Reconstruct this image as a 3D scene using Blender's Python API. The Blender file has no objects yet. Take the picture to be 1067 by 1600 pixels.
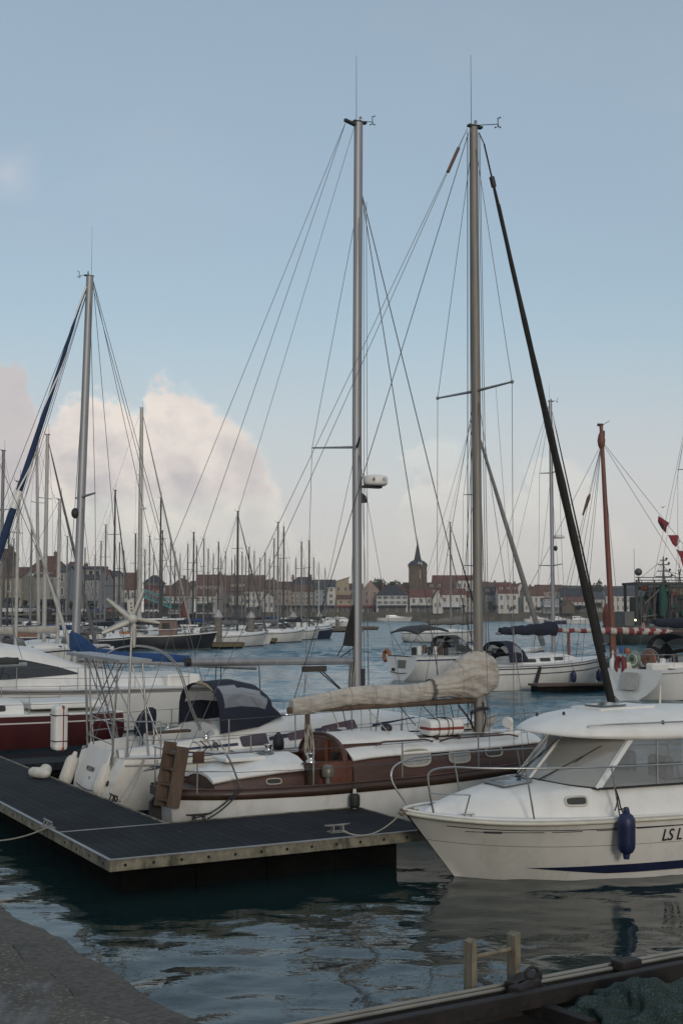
import bpy, math, random
from mathutils import Vector, Matrix, noise
random.seed(7)
SC = bpy.context.scene
COL = SC.collection
# ------------------------------------------------------------------ camera
F = 2000.0; CX = 533.5; CY = 800.0; HZ = 956.0; CH = 3.55
T = math.atan((HZ - CY) / F)
cam = bpy.data.cameras.new("camera"); camo = bpy.data.objects.new("camera", cam); COL.objects.link(camo)
cam.sensor_fit = 'VERTICAL'; cam.sensor_height = 36.0; cam.sensor_width = 24.0; cam.lens = 36.0 * F / 1600.0
cam.clip_start = 0.1; cam.clip_end = 6000
camo.location = (0, 0, CH); camo.rotation_euler = (math.pi / 2 + T, 0, 0)
SC.camera = camo
CAM = Vector((0, 0, CH))

def ray(px, py):
    u = (px - CX) / F; v = (CY - py) / F
    return Vector((u, math.cos(T) - v * math.sin(T), math.sin(T) + v * math.cos(T)))
def P(px, py, Y):
    d = ray(px, py); return CAM + d * (Y / d.y)
def G(px, py, z):
    d = ray(px, py); return CAM + d * ((z - CH) / d.z)

class Frame:
    """A thing's own frame: origin on the water or ground, x forward."""
    def __init__(s, ox, oy, ang, oz=0.0):
        s.o = Vector((ox, oy, oz)); s.a = ang
        s.M = Matrix.Rotation(-ang, 3, 'Z')
    def _r(s, px, py):
        return s.M @ (CAM - s.o), s.M @ ray(px, py)
    def y(s, px, py, yl=0.0):
        c, d = s._r(px, py); return c + d * ((yl - c.y) / d.y)
    def x(s, px, py, xl=0.0):
        c, d = s._r(px, py); return c + d * ((xl - c.x) / d.x)
    def z(s, px, py, zl=0.0):
        c, d = s._r(px, py); return c + d * ((zl - c.z) / d.z)
    def world(s, v):
        return s.o + Matrix.Rotation(s.a, 3, 'Z') @ Vector(v)

# ------------------------------------------------------------------ object helpers
def empty(name, loc=(0, 0, 0), rz=0.0, label=None, cat=None, group=None):
    o = bpy.data.objects.new(name, None); o.location = loc; o.rotation_euler = (0, 0, rz)
    o.empty_display_size = 0.3
    COL.objects.link(o); tag(o, label, cat, group); return o
def tag(o, label=None, cat=None, group=None, kind=None):
    if label: o['label'] = label
    if cat: o['category'] = cat
    if group: o['group'] = group
    if kind: o['kind'] = kind
    return o
def fempty(name, fr, label, cat, group=None):
    return empty(name, fr.o, fr.a, label, cat, group)
def children(o):
    return [c for c in bpy.data.objects if c.parent is o]
def copy_tree(o, kids, parent=None):
    c = o.copy(); COL.objects.link(c)
    if parent is not None: c.parent = parent
    for ch in kids.get(o.name, []): copy_tree(ch, kids, c)
    return c

class MB:
    """Collects vertices and faces, then links ONE mesh object."""
    def __init__(s): s.v = []; s.f = []; s.m = []; s.sm = []
    def add(s, vs, fs, mi=0, smooth=False):
        b = len(s.v); s.v += [tuple(p) for p in vs]
        for f in fs:
            s.f.append([i + b for i in f]); s.m.append(mi); s.sm.append(smooth)
        return s
    def box(s, c, size, rz=0.0, mi=0, R=None):
        x, y, z = size[0] / 2, size[1] / 2, size[2] / 2
        M = R if R is not None else Matrix.Rotation(rz, 3, 'Z')
        c = Vector(c)
        vs = [c + M @ Vector(p) for p in ((-x,-y,-z),(x,-y,-z),(x,y,-z),(-x,y,-z),(-x,-y,z),(x,-y,z),(x,y,z),(-x,y,z))]
        return s.add(vs, [(0,3,2,1),(4,5,6,7),(0,1,5,4),(1,2,6,5),(2,3,7,6),(3,0,4,7)], mi)
    def bbox(s, a, b, mi=0):
        a = Vector(a); b = Vector(b)
        return s.box((a + b) / 2, [abs(q) for q in (b - a)], 0, mi)
    def bar(s, a, b, w, h=None, mi=0, up=(0, 0, 1)):
        """a box-section bar from a to b (w sideways, h along up)"""
        a = Vector(a); b = Vector(b); h = h or w
        d = b - a; L = d.length
        if L < 1e-6: return s
        x = d / L; upv = Vector(up)
        if abs(x.dot(upv)) > .98: upv = Vector((0, 1, 0))
        y = upv.cross(x).normalized(); z = x.cross(y)
        R = Matrix((x, y, z)).transposed()
        return s.box((a + b) / 2, (L, w, h), mi=mi, R=R)
    def tube(s, path, r, seg=8, mi=0, cap=True, flat=1.0, smooth=True):
        """round tube along a path; r number or list; flat scales the second axis"""
        path = [Vector(p) for p in path]; n = len(path)
        rs = r if isinstance(r, (list, tuple)) else [r] * n
        vs = []; fs = []; prev = None
        for i, p in enumerate(path):
            d = (path[min(i + 1, n - 1)] - path[max(i - 1, 0)])
            if d.length < 1e-9: d = Vector((0, 0, 1))
            d.normalize()
            if prev is None:
                a = Vector((0, 0, 1)) if abs(d.z) < .9 else Vector((1, 0, 0))
                u = a.cross(d).normalized()
            else:
                u = (prev - d * prev.dot(d)).normalized()
            prev = u; w = d.cross(u)
            for k in range(seg):
                t = 2 * math.pi * k / seg
                vs.append(p + u * (math.cos(t) * rs[i]) + w * (math.sin(t) * rs[i] * flat))
        for i in range(n - 1):
            for k in range(seg):
                a = i * seg + k; b = i * seg + (k + 1) % seg
                fs.append((a, b, b + seg, a + seg))
        s.add(vs, fs, mi, smooth)
        if cap:
            s.add(vs[:seg], [tuple(range(seg))[::-1]], mi); s.add(vs[-seg:], [tuple(range(seg))], mi)
        return s
    def lathe(s, prof, seg=16, c=(0, 0, 0), axis=(0, 0, 1), mi=0, smooth=True):
        """prof: list of (r, h) along axis"""
        c = Vector(c); ax = Vector(axis).normalized()
        a = Vector((0, 0, 1)) if abs(ax.z) < .9 else Vector((1, 0, 0))
        u = a.cross(ax).normalized(); w = ax.cross(u)
        vs = []; fs = []
        for r, h in prof:
            for k in range(seg):
                t = 2 * math.pi * k / seg
                vs.append(c + ax * h + (u * math.cos(t) + w * math.sin(t)) * max(r, 1e-4))
        for i in range(len(prof) - 1):
            for k in range(seg):
                a_ = i * seg + k; b_ = i * seg + (k + 1) % seg
                fs.append((a_, b_, b_ + seg, a_ + seg))
        s.add(vs, fs, mi, smooth)
        s.add(vs[:seg], [tuple(range(seg))[::-1]], mi); s.add(vs[-seg:], [tuple(range(seg))], mi)
        return s
    def loft(s, rings, mi=0, closed=True, cap=(True, True), smooth=True, rowmi=None, colmi=None):
        n = len(rings[0]); vs = [p for r in rings for p in r]
        b = len(s.v); s.v += [tuple(p) for p in vs]
        for i in range(len(rings) - 1):
            for k in range(n if closed else n - 1):
                k2 = (k + 1) % n
                s.f.append([b + i*n + k, b + i*n + k2, b + (i+1)*n + k2, b + (i+1)*n + k])
                s.m.append(rowmi[i] if rowmi else (colmi(i, k) if callable(colmi) else (colmi[k] if colmi else mi))); s.sm.append(smooth)
        if closed:
            if cap[0]: s.add(rings[0], [tuple(range(n))[::-1]], mi)
            if cap[1]: s.add(rings[-1], [tuple(range(n))], mi)
        return s
    def prism(s, poly, off, mi=0):
        """poly of 3-D points extruded by vector off"""
        poly = [Vector(p) for p in poly]; off = Vector(off); n = len(poly)
        vs = poly + [p + off for p in poly]
        fs = [tuple(range(n))[::-1], tuple(range(n, 2 * n))] + [(i, (i+1) % n, (i+1) % n + n, i + n) for i in range(n)]
        return s.add(vs, fs, mi)
    def ball(s, c, r, seg=14, rings=8, mi=0):
        r = r if isinstance(r, (list, tuple)) else (r, r, r)
        c = Vector(c); vs = []; fs = []
        for i in range(rings + 1):
            ph = math.pi * i / rings
            for k in range(seg):
                t = 2 * math.pi * k / seg
                vs.append(c + Vector((r[0]*math.sin(ph)*math.cos(t), r[1]*math.sin(ph)*math.sin(t), r[2]*math.cos(ph))))
        for i in range(rings):
            for k in range(seg):
                a = i*seg + k; b = i*seg + (k+1) % seg
                fs.append((a, a + seg, b + seg, b))
        return s.add(vs, fs, mi, True)
    def mesh(s, name, mats):
        me = bpy.data.meshes.new(name); me.from_pydata(s.v, [], s.f)
        for m in (mats if isinstance(mats, (list, tuple)) else [mats]): me.materials.append(m)
        me.polygons.foreach_set('material_index', s.m); me.polygons.foreach_set('use_smooth', s.sm)
        me.validate(); me.update(); return me
    def build(s, name, mats, parent=None, label=None, cat=None, group=None, kind=None, bevel=0.0, loc=None):
        me = s.mesh(name, mats); o = bpy.data.objects.new(name, me); COL.objects.link(o)
        if parent is not None: o.parent = parent
        if loc is not None: o.location = loc
        if bevel:
            b = o.modifiers.new("bevel", 'BEVEL'); b.width = bevel; b.segments = 2; b.limit_method = 'ANGLE'; b.angle_limit = math.radians(40)
        return tag(o, label, cat, group, kind)

def lerp(a, b, t): return a + (b - a) * t
def interp(tab, x):
    """piecewise-smooth table lookup: tab = [(x, v...)]"""
    if x <= tab[0][0]: return list(tab[0][1:])
    for i in range(len(tab) - 1):
        if x <= tab[i+1][0]:
            t = (x - tab[i][0]) / (tab[i+1][0] - tab[i][0])
            return [lerp(a, b, t) for a, b in zip(tab[i][1:], tab[i+1][1:])]
    return list(tab[-1][1:])
def spline(pts, n=8):
    """Catmull-Rom through points"""
    pts = [Vector(p) for p in pts]; out = []
    for i in range(len(pts) - 1):
        p0 = pts[max(i-1, 0)]; p1 = pts[i]; p2 = pts[i+1]; p3 = pts[min(i+2, len(pts)-1)]
        for k in range(n):
            t = k / n
            out.append(.5 * ((2*p1) + (p2-p0)*t + (2*p0-5*p1+4*p2-p3)*t*t + (3*p1-p0-3*p2+p3)*t**3))
    out.append(pts[-1]); return out
def sag(a, b, drop, n=10):
    a = Vector(a); b = Vector(b)
    return [a.lerp(b, i/n) - Vector((0, 0, drop * 4 * (i/n) * (1 - i/n))) for i in range(n + 1)]

# ------------------------------------------------------------------ materials
def srgb(r, g, b):
    f = lambda c: (c/255/12.92) if c <= 10 else ((c/255 + .055)/1.055)**2.4
    return (f(r), f(g), f(b))
class NT:
    def __init__(s, tree): s.t = tree
    def n(s, typ, **kw):
        nd = s.t.nodes.new(typ)
        for k, v in kw.items():
            if k.startswith('i_'):
                key = k[2:]; key = int(key) if key.isdigit() else key.replace('_', ' ')
                nd.inputs[key].default_value = v
            else: setattr(nd, k, v)
        return nd
    def l(s, a, b): s.t.links.new(a, b)
    def math(s, op, a, b=None, c=None, clamp=False):
        nd = s.t.nodes.new('ShaderNodeMath'); nd.operation = op; nd.use_clamp = clamp
        for i, q in enumerate((a, b, c)):
            if q is None: continue
            if isinstance(q, (int, float)): nd.inputs[i].default_value = q
            else: s.l(q, nd.inputs[i])
        return nd.outputs[0]
    def mix(s, fac, a, b, mode='MIX'):
        nd = s.t.nodes.new('ShaderNodeMix'); nd.data_type = 'RGBA'; nd.blend_type = mode
        for sock, q in ((nd.inputs[0], fac), (nd.inputs[6], a), (nd.inputs[7], b)):
            if isinstance(q, (int, float)): sock.default_value = q
            elif isinstance(q, (tuple, list)): sock.default_value = (*q[:3], 1)
            else: s.l(q, sock)
        return nd.outputs[2]
    def ramp(s, fac, stops, interp='LINEAR'):
        nd = s.t.nodes.new('ShaderNodeValToRGB'); cr = nd.color_ramp; cr.interpolation = interp
        while len(cr.elements) < len(stops): cr.elements.new(.5)
        for e, (p, c) in zip(cr.elements, stops):
            e.position = p; e.color = (*(c if isinstance(c, (tuple, list)) else (c, c, c)), 1)
        s.l(fac, nd.inputs[0]); return nd.outputs[0]
    def smooth(s, x, lo, hi):
        nd = s.t.nodes.new('ShaderNodeMapRange'); nd.interpolation_type = 'SMOOTHSTEP'
        s.l(x, nd.inputs[0]); nd.inputs[1].default_value = lo; nd.inputs[2].default_value = hi
        return nd.outputs[0]
    def noise(s, vec, scale, detail=4, rough=.55, dist=0.0):
        nd = s.t.nodes.new('ShaderNodeTexNoise'); nd.inputs['Scale'].default_value = scale
        nd.inputs['Detail'].default_value = detail; nd.inputs['Roughness'].default_value = rough; nd.inputs['Distortion'].default_value = dist
        if vec is not None: s.l(vec, nd.inputs['Vector'])
        return nd.outputs['Fac']
    def vmap(s, vec, scale=(1, 1, 1), loc=(0, 0, 0), rot=(0, 0, 0)):
        nd = s.t.nodes.new('ShaderNodeMapping'); nd.inputs['Scale'].default_value = scale
        nd.inputs['Location'].default_value = loc; nd.inputs['Rotation'].default_value = rot
        s.l(vec, nd.inputs['Vector']); return nd.outputs[0]
def newmat(name):
    m = bpy.data.materials.new(name); m.use_nodes = True; t = m.node_tree
    b = t.nodes['Principled BSDF']; return m, NT(t), b
MATS = {}
def mat(name, rgb, rough=.5, metal=0.0, var=.12, vs=2.5, bump=0.0, bs=25.0, spec=.5, coat=0.0, stretch=(1, 1, 1), stain=None, stain_amt=.0, stain_scale=1.2, line=None):
    """painted/woven/weathered surface: colour wanders with noise, optional stains with a shape of their own, optional bump"""
    if name in MATS: return MATS[name]
    m, k, b = newmat(name)
    tc = k.n('ShaderNodeTexCoord').outputs['Object']
    v = k.vmap(tc, stretch) if stretch != (1, 1, 1) else tc
    nz = k.noise(v, vs, 5, .6)
    lo = tuple(c * (1 - var) for c in rgb); hi = tuple(min(1, c * (1 + var)) for c in rgb)
    col = k.mix(k.smooth(nz, .3, .7), lo, hi)
    if stain:
        s_ = k.noise(k.vmap(tc, (1, 1, .35)), stain_scale, 6, .7)
        col = k.mix(k.math('MULTIPLY', k.smooth(s_, .48, .72), stain_amt), col, stain)
    k.l(col, b.inputs['Base Color'])
    rr = k.n('ShaderNodeMapRange'); k.l(nz, rr.inputs[0]); rr.inputs[3].default_value = max(0, rough - .08); rr.inputs[4].default_value = min(1, rough + .1)
    k.l(rr.outputs[0], b.inputs['Roughness'])
    b.inputs['Metallic'].default_value = metal; b.inputs['Specular IOR Level'].default_value = spec; b.inputs['Coat Weight'].default_value = coat
    if bump:
        bn = k.n('ShaderNodeBump', i_Strength=1.0, i_Distance=bump); k.l(k.noise(v, bs, 5, .6), bn.inputs['Height']); k.l(bn.outputs[0], b.inputs['Normal'])
    MATS[name] = m; return m
def glass(name, tint, refl=.3, through=.5, rough=.04):
    if name in MATS: return MATS[name]
    m, k, b = newmat(name); t = k.t
    b.inputs['Base Color'].default_value = (*tint, 1); b.inputs['Roughness'].default_value = rough; b.inputs['IOR'].default_value = 1.75
    b.inputs['Specular IOR Level'].default_value = .5 + refl
    tr = k.n('ShaderNodeBsdfTransparent'); tr.inputs[0].default_value = (*[min(1, .66 + c) for c in tint], 1)
    mx = k.n('ShaderNodeMixShader'); lw = k.n('ShaderNodeLayerWeight', i_Blend=.25)
    k.l(k.math('SUBTRACT', through, k.math('MULTIPLY', lw.outputs['Fresnel'], through)), mx.inputs[0])
    k.l(b.outputs[0], mx.inputs[1]); k.l(tr.outputs[0], mx.inputs[2])
    k.l(mx.outputs[0], t.nodes['Material Output'].inputs[0])
    MATS[name] = m; return m
def text(name, s, size, m, parent, loc, R, ext=.002, shear=0.0, align='LEFT', sx=1.0):
    """raised lettering; R is the 3x3 whose columns are reading direction, up, outward"""
    cu = bpy.data.curves.new(name, 'FONT'); cu.body = s; cu.size = size; cu.extrude = ext; cu.shear = shear; cu.align_x = align
    tmp = bpy.data.objects.new(name, cu); COL.objects.link(tmp)
    dg = bpy.context.evaluated_depsgraph_get(); me = bpy.data.meshes.new_from_object(tmp.evaluated_get(dg))
    bpy.data.objects.remove(tmp)
    M = R @ Matrix.Diagonal((sx, 1, 1))
    for v in me.vertices: v.co = M @ v.co + Vector(loc)
    me.materials.clear(); me.materials.append(m)
    o = bpy.data.objects.new(name, me); COL.objects.link(o)
    if parent is not None: o.parent = parent
    return o
# ------------------------------------------------------------------ render, sky, sun
SC.render.engine = 'CYCLES'
SC.view_settings.view_transform = 'Standard'; SC.view_settings.look = 'None'; SC.view_settings.gamma = 1; SC.view_settings.exposure = 0.0
SC.cycles.max_bounces = 8; SC.cycles.transparent_max_bounces = 16; SC.cycles.use_denoising = True
SC.cycles.caustics_reflective = False; SC.cycles.caustics_refractive = False
SUN_EL = math.radians(14); SUN_AZ = math.radians(166)      # clockwise from the view direction: low behind the camera
w = bpy.data.worlds.new("World"); SC.world = w; w.use_nodes = True
k = NT(w.node_tree); t = w.node_tree
bg = t.nodes['Background']; out = t.nodes['World Output']
sky = k.n('ShaderNodeTexSky'); sky.sky_type = 'NISHITA'; sky.sun_disc = False
sky.sun_elevation = SUN_EL; sky.sun_rotation = SUN_AZ; sky.air_density = 1.0; sky.dust_density = 0.6; sky.ozone_density = 2.0
k.l(k.mix(1.0, sky.outputs[0], (1.06, 1.01, .89), 'MULTIPLY'), bg.inputs[0]); bg.inputs[1].default_value = 0.135
d = k.n('ShaderNodeTexCoord').outputs['Generated']
sx = k.n('ShaderNodeSeparateXYZ'); k.l(d, sx.inputs[0])
X, Y, Z = sx.outputs
az = k.math('ARCTAN2', X, Y)
hyp = k.math('SQRT', k.math('ADD', k.math('MULTIPLY', X, X), k.math('MULTIPLY', Y, Y)))
el = k.math('DIVIDE', Z, k.math('MAXIMUM', hyp, .001))
# billowing edges: noise over the direction, finer towards the edge of the cloud
nA = k.noise(k.vmap(d, (1, 1, 1.3)), 9, 7, .58)
nB = k.noise(k.vmap(d, (1, 1, 1.15), (3.1, .2, .7)), 26, 8, .62)
wob = k.math('ADD', k.math('MULTIPLY', k.math('SUBTRACT', nA, .5), .10), k.math('MULTIPLY', k.math('SUBTRACT', nB, .5), .11))
azw = k.math('ADD', az, k.math('MULTIPLY', k.math('SUBTRACT', nB, .5), .05))
# height of the cumulus bank against azimuth
fc = k.n('ShaderNodeFloatCurve'); cv = fc.mapping.curves[0]
pts = [(.5 + (px - 533.5) / 1600, (956 - py) / 2000) for px, py in ((-266, 700), (-60, 560), (0, 548), (45, 565), (72, 640), (92, 617), (115, 606), (150, 606), (195, 618), (226, 642), (246, 624), (272, 615), (305, 626), (335, 655), (375, 680), (410, 715), (440, 765), (480, 830), (560, 850), (612, 845), (645, 725), (690, 708), (735, 760), (775, 850), (820, 735), (880, 705), (940, 800), (1000, 840), (1067, 820), (1200, 760))]
while len(cv.points) < len(pts): cv.points.new(.5, .5)
for p_, q_ in zip(cv.points, pts): p_.location = (q_[0], q_[1] * 3); p_.handle_type = 'AUTO'
fc.mapping.update()
k.l(k.math('ADD', k.math('DIVIDE', azw, .8), .5), fc.inputs['Value'])
top = k.math('DIVIDE', fc.outputs[0], 3.0)
depth = k.math('ADD', k.math('SUBTRACT', top, el), wob)          # metres-free: how far below the cloud's top this direction is
cum = k.smooth(depth, -.003, .014)
# veil: thin pale layer thickening towards the horizon
veil = k.math('MULTIPLY', k.smooth(k.math('ADD', el, k.math('MULTIPLY', k.math('SUBTRACT', nA, .5), .10)), .46, .03), .86)
high = k.math('ADD', k.math('ADD', .50, k.math('MULTIPLY', k.smooth(el, .50, 1.0), .30)), k.math('MULTIPLY', k.smooth(k.noise(k.vmap(d, (1, 1, 3)), 3, 5, .6), .40, .75), .12))  # thin high cloud; unseen overhead rise added to brighten water reflections and ambient light
def relief(sc, off, gain):   # billows lit from the upper right: the noise compared with itself a step towards the light
    a_ = k.noise(k.vmap(d, (1, 1, 1.25), (1.7, 4.0, 2.0)), sc, 5, .55); b2_ = k.noise(k.vmap(d, (1, 1, 1.25), (1.7 + off, 4.0, 2.0 + off * 1.3)), sc, 5, .55)
    return k.math('MULTIPLY', k.math('SUBTRACT', a_, b2_), gain)
lump = k.math('ADD', relief(14, .018, 2.0), relief(36, .007, 1.0))
shade = k.math('ADD', k.math('ADD', k.math('MULTIPLY', k.smooth(depth, .17, .0), .60), .26), lump, clamp=True)
# the bank's right-hand part catches the low sun, its left part lies behind
litside = k.smooth(az, -.245, -.215)
shade = k.math('MULTIPLY', shade, k.math('SUBTRACT', 1.0, k.math('MULTIPLY', k.smooth(az, -.13, -.06), .28)))
shade = k.math('MULTIPLY', shade, k.math('ADD', .25, k.math('MULTIPLY', litside, .75)))
ccol = k.mix(shade, srgb(192, 186, 189), srgb(238, 227, 218))
wv = k.math('MULTIPLY', k.smooth(k.math('ADD', k.math('SUBTRACT', .030, k.math('ABSOLUTE', k.math('SUBTRACT', el, .338))), k.math('MULTIPLY', k.math('SUBTRACT', nA, .5), .08)), .0, .03), k.smooth(az, -.23, -.26))
vcol = k.mix(k.smooth(el, .08, .27), srgb(204, 199, 201), srgb(178, 191, 203))
cumA = k.math('MULTIPLY', k.math('MULTIPLY', cum, k.math('ADD', .0, k.smooth(el, .015, .10))), k.math('SUBTRACT', 1.0, k.math('MULTIPLY', k.smooth(az, -.02, .03), .40)))
colr = k.mix(cumA, vcol, ccol)
colr = k.mix(wv, colr, srgb(205, 205, 210))
bg2 = k.n('ShaderNodeBackground'); k.l(colr, bg2.inputs[0]); bg2.inputs[1].default_value = 1.0
bank = k.math('MULTIPLY', k.smooth(k.math('ADD', el, k.math('MULTIPLY', wob, 1.3)), .185, .075), .86)
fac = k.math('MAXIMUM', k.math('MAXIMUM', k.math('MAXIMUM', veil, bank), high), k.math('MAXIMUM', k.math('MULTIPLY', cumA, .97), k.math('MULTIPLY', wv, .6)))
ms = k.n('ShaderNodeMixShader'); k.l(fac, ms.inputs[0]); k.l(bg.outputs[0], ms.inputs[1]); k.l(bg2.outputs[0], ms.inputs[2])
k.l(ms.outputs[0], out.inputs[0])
sun = bpy.data.lights.new("sun", 'SUN'); sun.energy = .9; sun.angle = math.radians(12); sun.color = (1.0, .93, .84)
so = bpy.data.objects.new("sun", sun); COL.objects.link(so)
sd = Vector((math.sin(SUN_AZ) * math.cos(SUN_EL), math.cos(SUN_AZ) * math.cos(SUN_EL), math.sin(SUN_EL)))
so.rotation_euler = sd.to_track_quat('Z', 'Y').to_euler()

# ------------------------------------------------------------------ water
import numpy as np
def water_mat():
    m, k, b = newmat("harbour water")
    tc = k.n('ShaderNodeTexCoord').outputs['Object']
    sp = k.n('ShaderNodeSeparateXYZ'); k.l(tc, sp.inputs[0])
    y = sp.outputs[1]; x = sp.outputs[0]
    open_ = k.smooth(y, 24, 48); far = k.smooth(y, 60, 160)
    rip = k.noise(k.vmap(tc, (.6, 1.0, 1), (0, 0, 0), (0, 0, .2)), 5.5, 3, .55, .3)
    chop = k.noise(k.vmap(tc, (.42, 1.0, 1), (0, 0, 0), (0, 0, .15)), 1.6, 4, .6, .4)
    patch = k.noise(k.vmap(tc, (.5, 1.0, 1), (3, 0, 0)), .09, 3, .5)
    h = k.math('ADD', k.math('MULTIPLY', rip, k.math('ADD', .004, k.math('MULTIPLY', open_, .035))), k.math('MULTIPLY', chop, k.math('MULTIPLY', far, .30)))
    bn = k.n('ShaderNodeBump', i_Strength=1.0, i_Distance=1.0); k.l(h, bn.inputs['Height']); k.l(bn.outputs[0], b.inputs['Normal'])
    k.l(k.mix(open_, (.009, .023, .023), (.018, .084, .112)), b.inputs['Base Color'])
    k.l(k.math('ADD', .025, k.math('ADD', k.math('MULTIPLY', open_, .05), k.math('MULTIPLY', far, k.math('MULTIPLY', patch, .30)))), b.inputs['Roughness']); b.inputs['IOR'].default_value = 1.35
    return m
def water_sheet():
    rng = np.random.default_rng(11)
    ys = [-30.0, -8.0, 0.0]; y = 3.0
    while y < 170: ys.append(y); y += .085 + max(0, y - 12) * .0042
    ys += [180, 220, 300, 450, 700, 1500]
    xs = [-700, -200, -90] + list(np.arange(-55, -9, .34)) + list(np.arange(-9, 9, .115)) + list(np.arange(9, 55, .34)) + [90, 200, 700]
    xs = np.array(xs); ys = np.array(ys); Xg, Yg = np.meshgrid(xs, ys)
    op = np.clip((Yg - 22) / 24, 0, 1); op = op * op * (3 - 2 * op)
    Z = np.zeros_like(Xg)
    def waves(n, l0, l1, slope, main, spread):
        z = np.zeros_like(Xg)
        for i in range(n):
            l = l0 * (l1 / l0) ** rng.random(); kk = 2 * np.pi / l; a = main + rng.normal() * spread
            z += (slope * np.sqrt(2.0 / n) / kk) * np.sin(kk * (np.cos(a) * Xg + np.sin(a) * Yg) + rng.random() * 6.28)
        return z
    calm = waves(52, .22, 1.5, .054, 1.9, .85)
    chop = waves(46, .7, 4.0, .175, 1.25, .6)
    gust = .75 + .5 * np.sin(Xg * .11 + 1) * np.sin(Yg * .07 + Xg * .03)
    inside = ((np.abs(Xg) < 56) & (Yg > 2) & (Yg < 175)).astype(float) * np.clip((175 - Yg) / 60, 0, 1)
    Z = (calm * (1 - op) + (chop + np.abs(chop) * .25) * op * gust) * inside
    n, m = Xg.shape; me = bpy.data.meshes.new("water")
    co = np.stack([Xg, Yg, Z], -1).reshape(-1, 3).astype(np.float32)
    idx = np.arange(n * m).reshape(n, m); q = np.stack([idx[:-1, :-1], idx[:-1, 1:], idx[1:, 1:], idx[1:, :-1]], -1).reshape(-1, 4)
    me.vertices.add(len(co)); me.vertices.foreach_set('co', co.ravel())
    me.loops.add(q.size); me.loops.foreach_set('vertex_index', q.ravel().astype(np.int32))
    me.polygons.add(len(q)); me.polygons.foreach_set('loop_start', np.arange(0, q.size, 4, dtype=np.int32)); me.polygons.foreach_set('use_smooth', np.ones(len(q), dtype=bool))
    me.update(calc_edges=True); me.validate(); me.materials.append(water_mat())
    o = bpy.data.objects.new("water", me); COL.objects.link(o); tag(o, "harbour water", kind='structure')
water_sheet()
# ------------------------------------------------------------------ quay, pontoon, timber staging
C0 = G(172, 1345, .5)
E1 = G(670, 1297, .5) - C0; ANG = math.atan2(E1.y, E1.x)
E1 = Vector((math.cos(ANG), math.sin(ANG), 0)); E2 = Vector((-math.sin(ANG), math.cos(ANG), 0))
PF = Frame(C0.x, C0.y, ANG)

def concrete_mat():
    m, k, b = newmat("quay concrete"); tc = k.n('ShaderNodeTexCoord').outputs['Object']
    g = k.noise(tc, 48, 4, .75); l = k.noise(tc, 1.6, 6, .68); vor = k.n('ShaderNodeTexVoronoi', i_Scale=55.0); k.l(tc, vor.inputs['Vector'])
    base = k.mix(k.smooth(l, .35, .65), (.056, .048, .038), (.105, .092, .074))
    base = k.mix(k.math('MULTIPLY', k.smooth(g, .52, .66), .85), base, (.26, .23, .19))
    base = k.mix(k.math('MULTIPLY', k.smooth(vor.outputs['Distance'], .30, .05), .35), base, (.022, .02, .018))
    # wet patches lie in the hollows along the edge
    wet = k.math('MULTIPLY', k.smooth(k.noise(k.vmap(tc, (1.3, .5, 1), (2.2, .4, 0), (0, 0, -.57)), 1.1, 4, .55), .50, .57), 1.0)
    base = k.mix(k.math('MULTIPLY', wet, .55), base, (.022, .022, .022))
    k.l(base, b.inputs['Base Color'])
    k.l(k.math('SUBTRACT', .85, k.math('MULTIPLY', wet, .55)), b.inputs['Roughness'])
    bn = k.n('ShaderNodeBump', i_Strength=1.0, i_Distance=.012)
    k.l(k.math('MULTIPLY', k.math('ADD', g, l), k.math('SUBTRACT', 1.0, k.math('MULTIPLY', wet, .9))), bn.inputs['Height']); k.l(bn.outputs[0], b.inputs['Normal'])
    return m
QZ = 1.95
qa = G(0, 1408, QZ); qb = G(325, 1600, QZ); qd = (qb - qa).normalized(); qn = Vector((-qd.y, qd.x, 0)); qn = -qn if qn.x > 0 else qn
# top sheet with a chipped, uneven edge, and a second older course of stone along it
mb = MB(); mbe = MB(); random.seed(3)
Lq = 13.0; s0 = -7.0; npt = 200; edge = []
for i in range(npt + 1):
    s = s0 + Lq * i / npt
    e = qa + qd * s + qn * (.05 * noise.noise(Vector((s * 1.7, 0, 0))) + .03 * noise.noise(Vector((s * 7, 4, 0))) - .05 * max(0, noise.noise(Vector((s * 3.1, 8, 0))) - .25))
    edge.append(e)
for i in range(npt):
    a, b_ = edge[i], edge[i+1]; ia, ib = a + qn * .27, b_ + qn * .27
    ia -= qn * .05 * noise.noise(Vector((i * .10, 9, 0))); ib -= qn * .05 * noise.noise(Vector(((i+1) * .10, 9, 0)))
    dz = .012
    mbe.add([(a.x, a.y, QZ - .02), (b_.x, b_.y, QZ - .02), (ib.x, ib.y, QZ - dz), (ia.x, ia.y, QZ - dz), (a.x, a.y, -1), (b_.x, b_.y, -1)], [(0, 1, 2, 3), (0, 4, 5, 1)])
    fa, fb = ia + qn * 14, ib + qn * 14
    ja, jb = ia + qn * (.010 + .014 * abs(noise.noise(Vector((i * .37, 2, 0))))), ib + qn * (.010 + .014 * abs(noise.noise(Vector(((i + 1) * .37, 2, 0)))))
    mb.add([(ja.x, ja.y, QZ), (jb.x, jb.y, QZ), (fb.x, fb.y, QZ), (fa.x, fa.y, QZ), (ja.x, ja.y, QZ - .018), (jb.x, jb.y, QZ - .018), (ia.x, ia.y, QZ - .018), (ib.x, ib.y, QZ - .018), (ia.x, ia.y, QZ - dz), (ib.x, ib.y, QZ - dz)],
           [(0, 1, 2, 3), (0, 4, 5, 1), (4, 6, 7, 5), (6, 8, 9, 7)])
CON = concrete_mat()
mb.build("quay", CON, kind='structure', label="concrete quay apron with wet patches")
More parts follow.
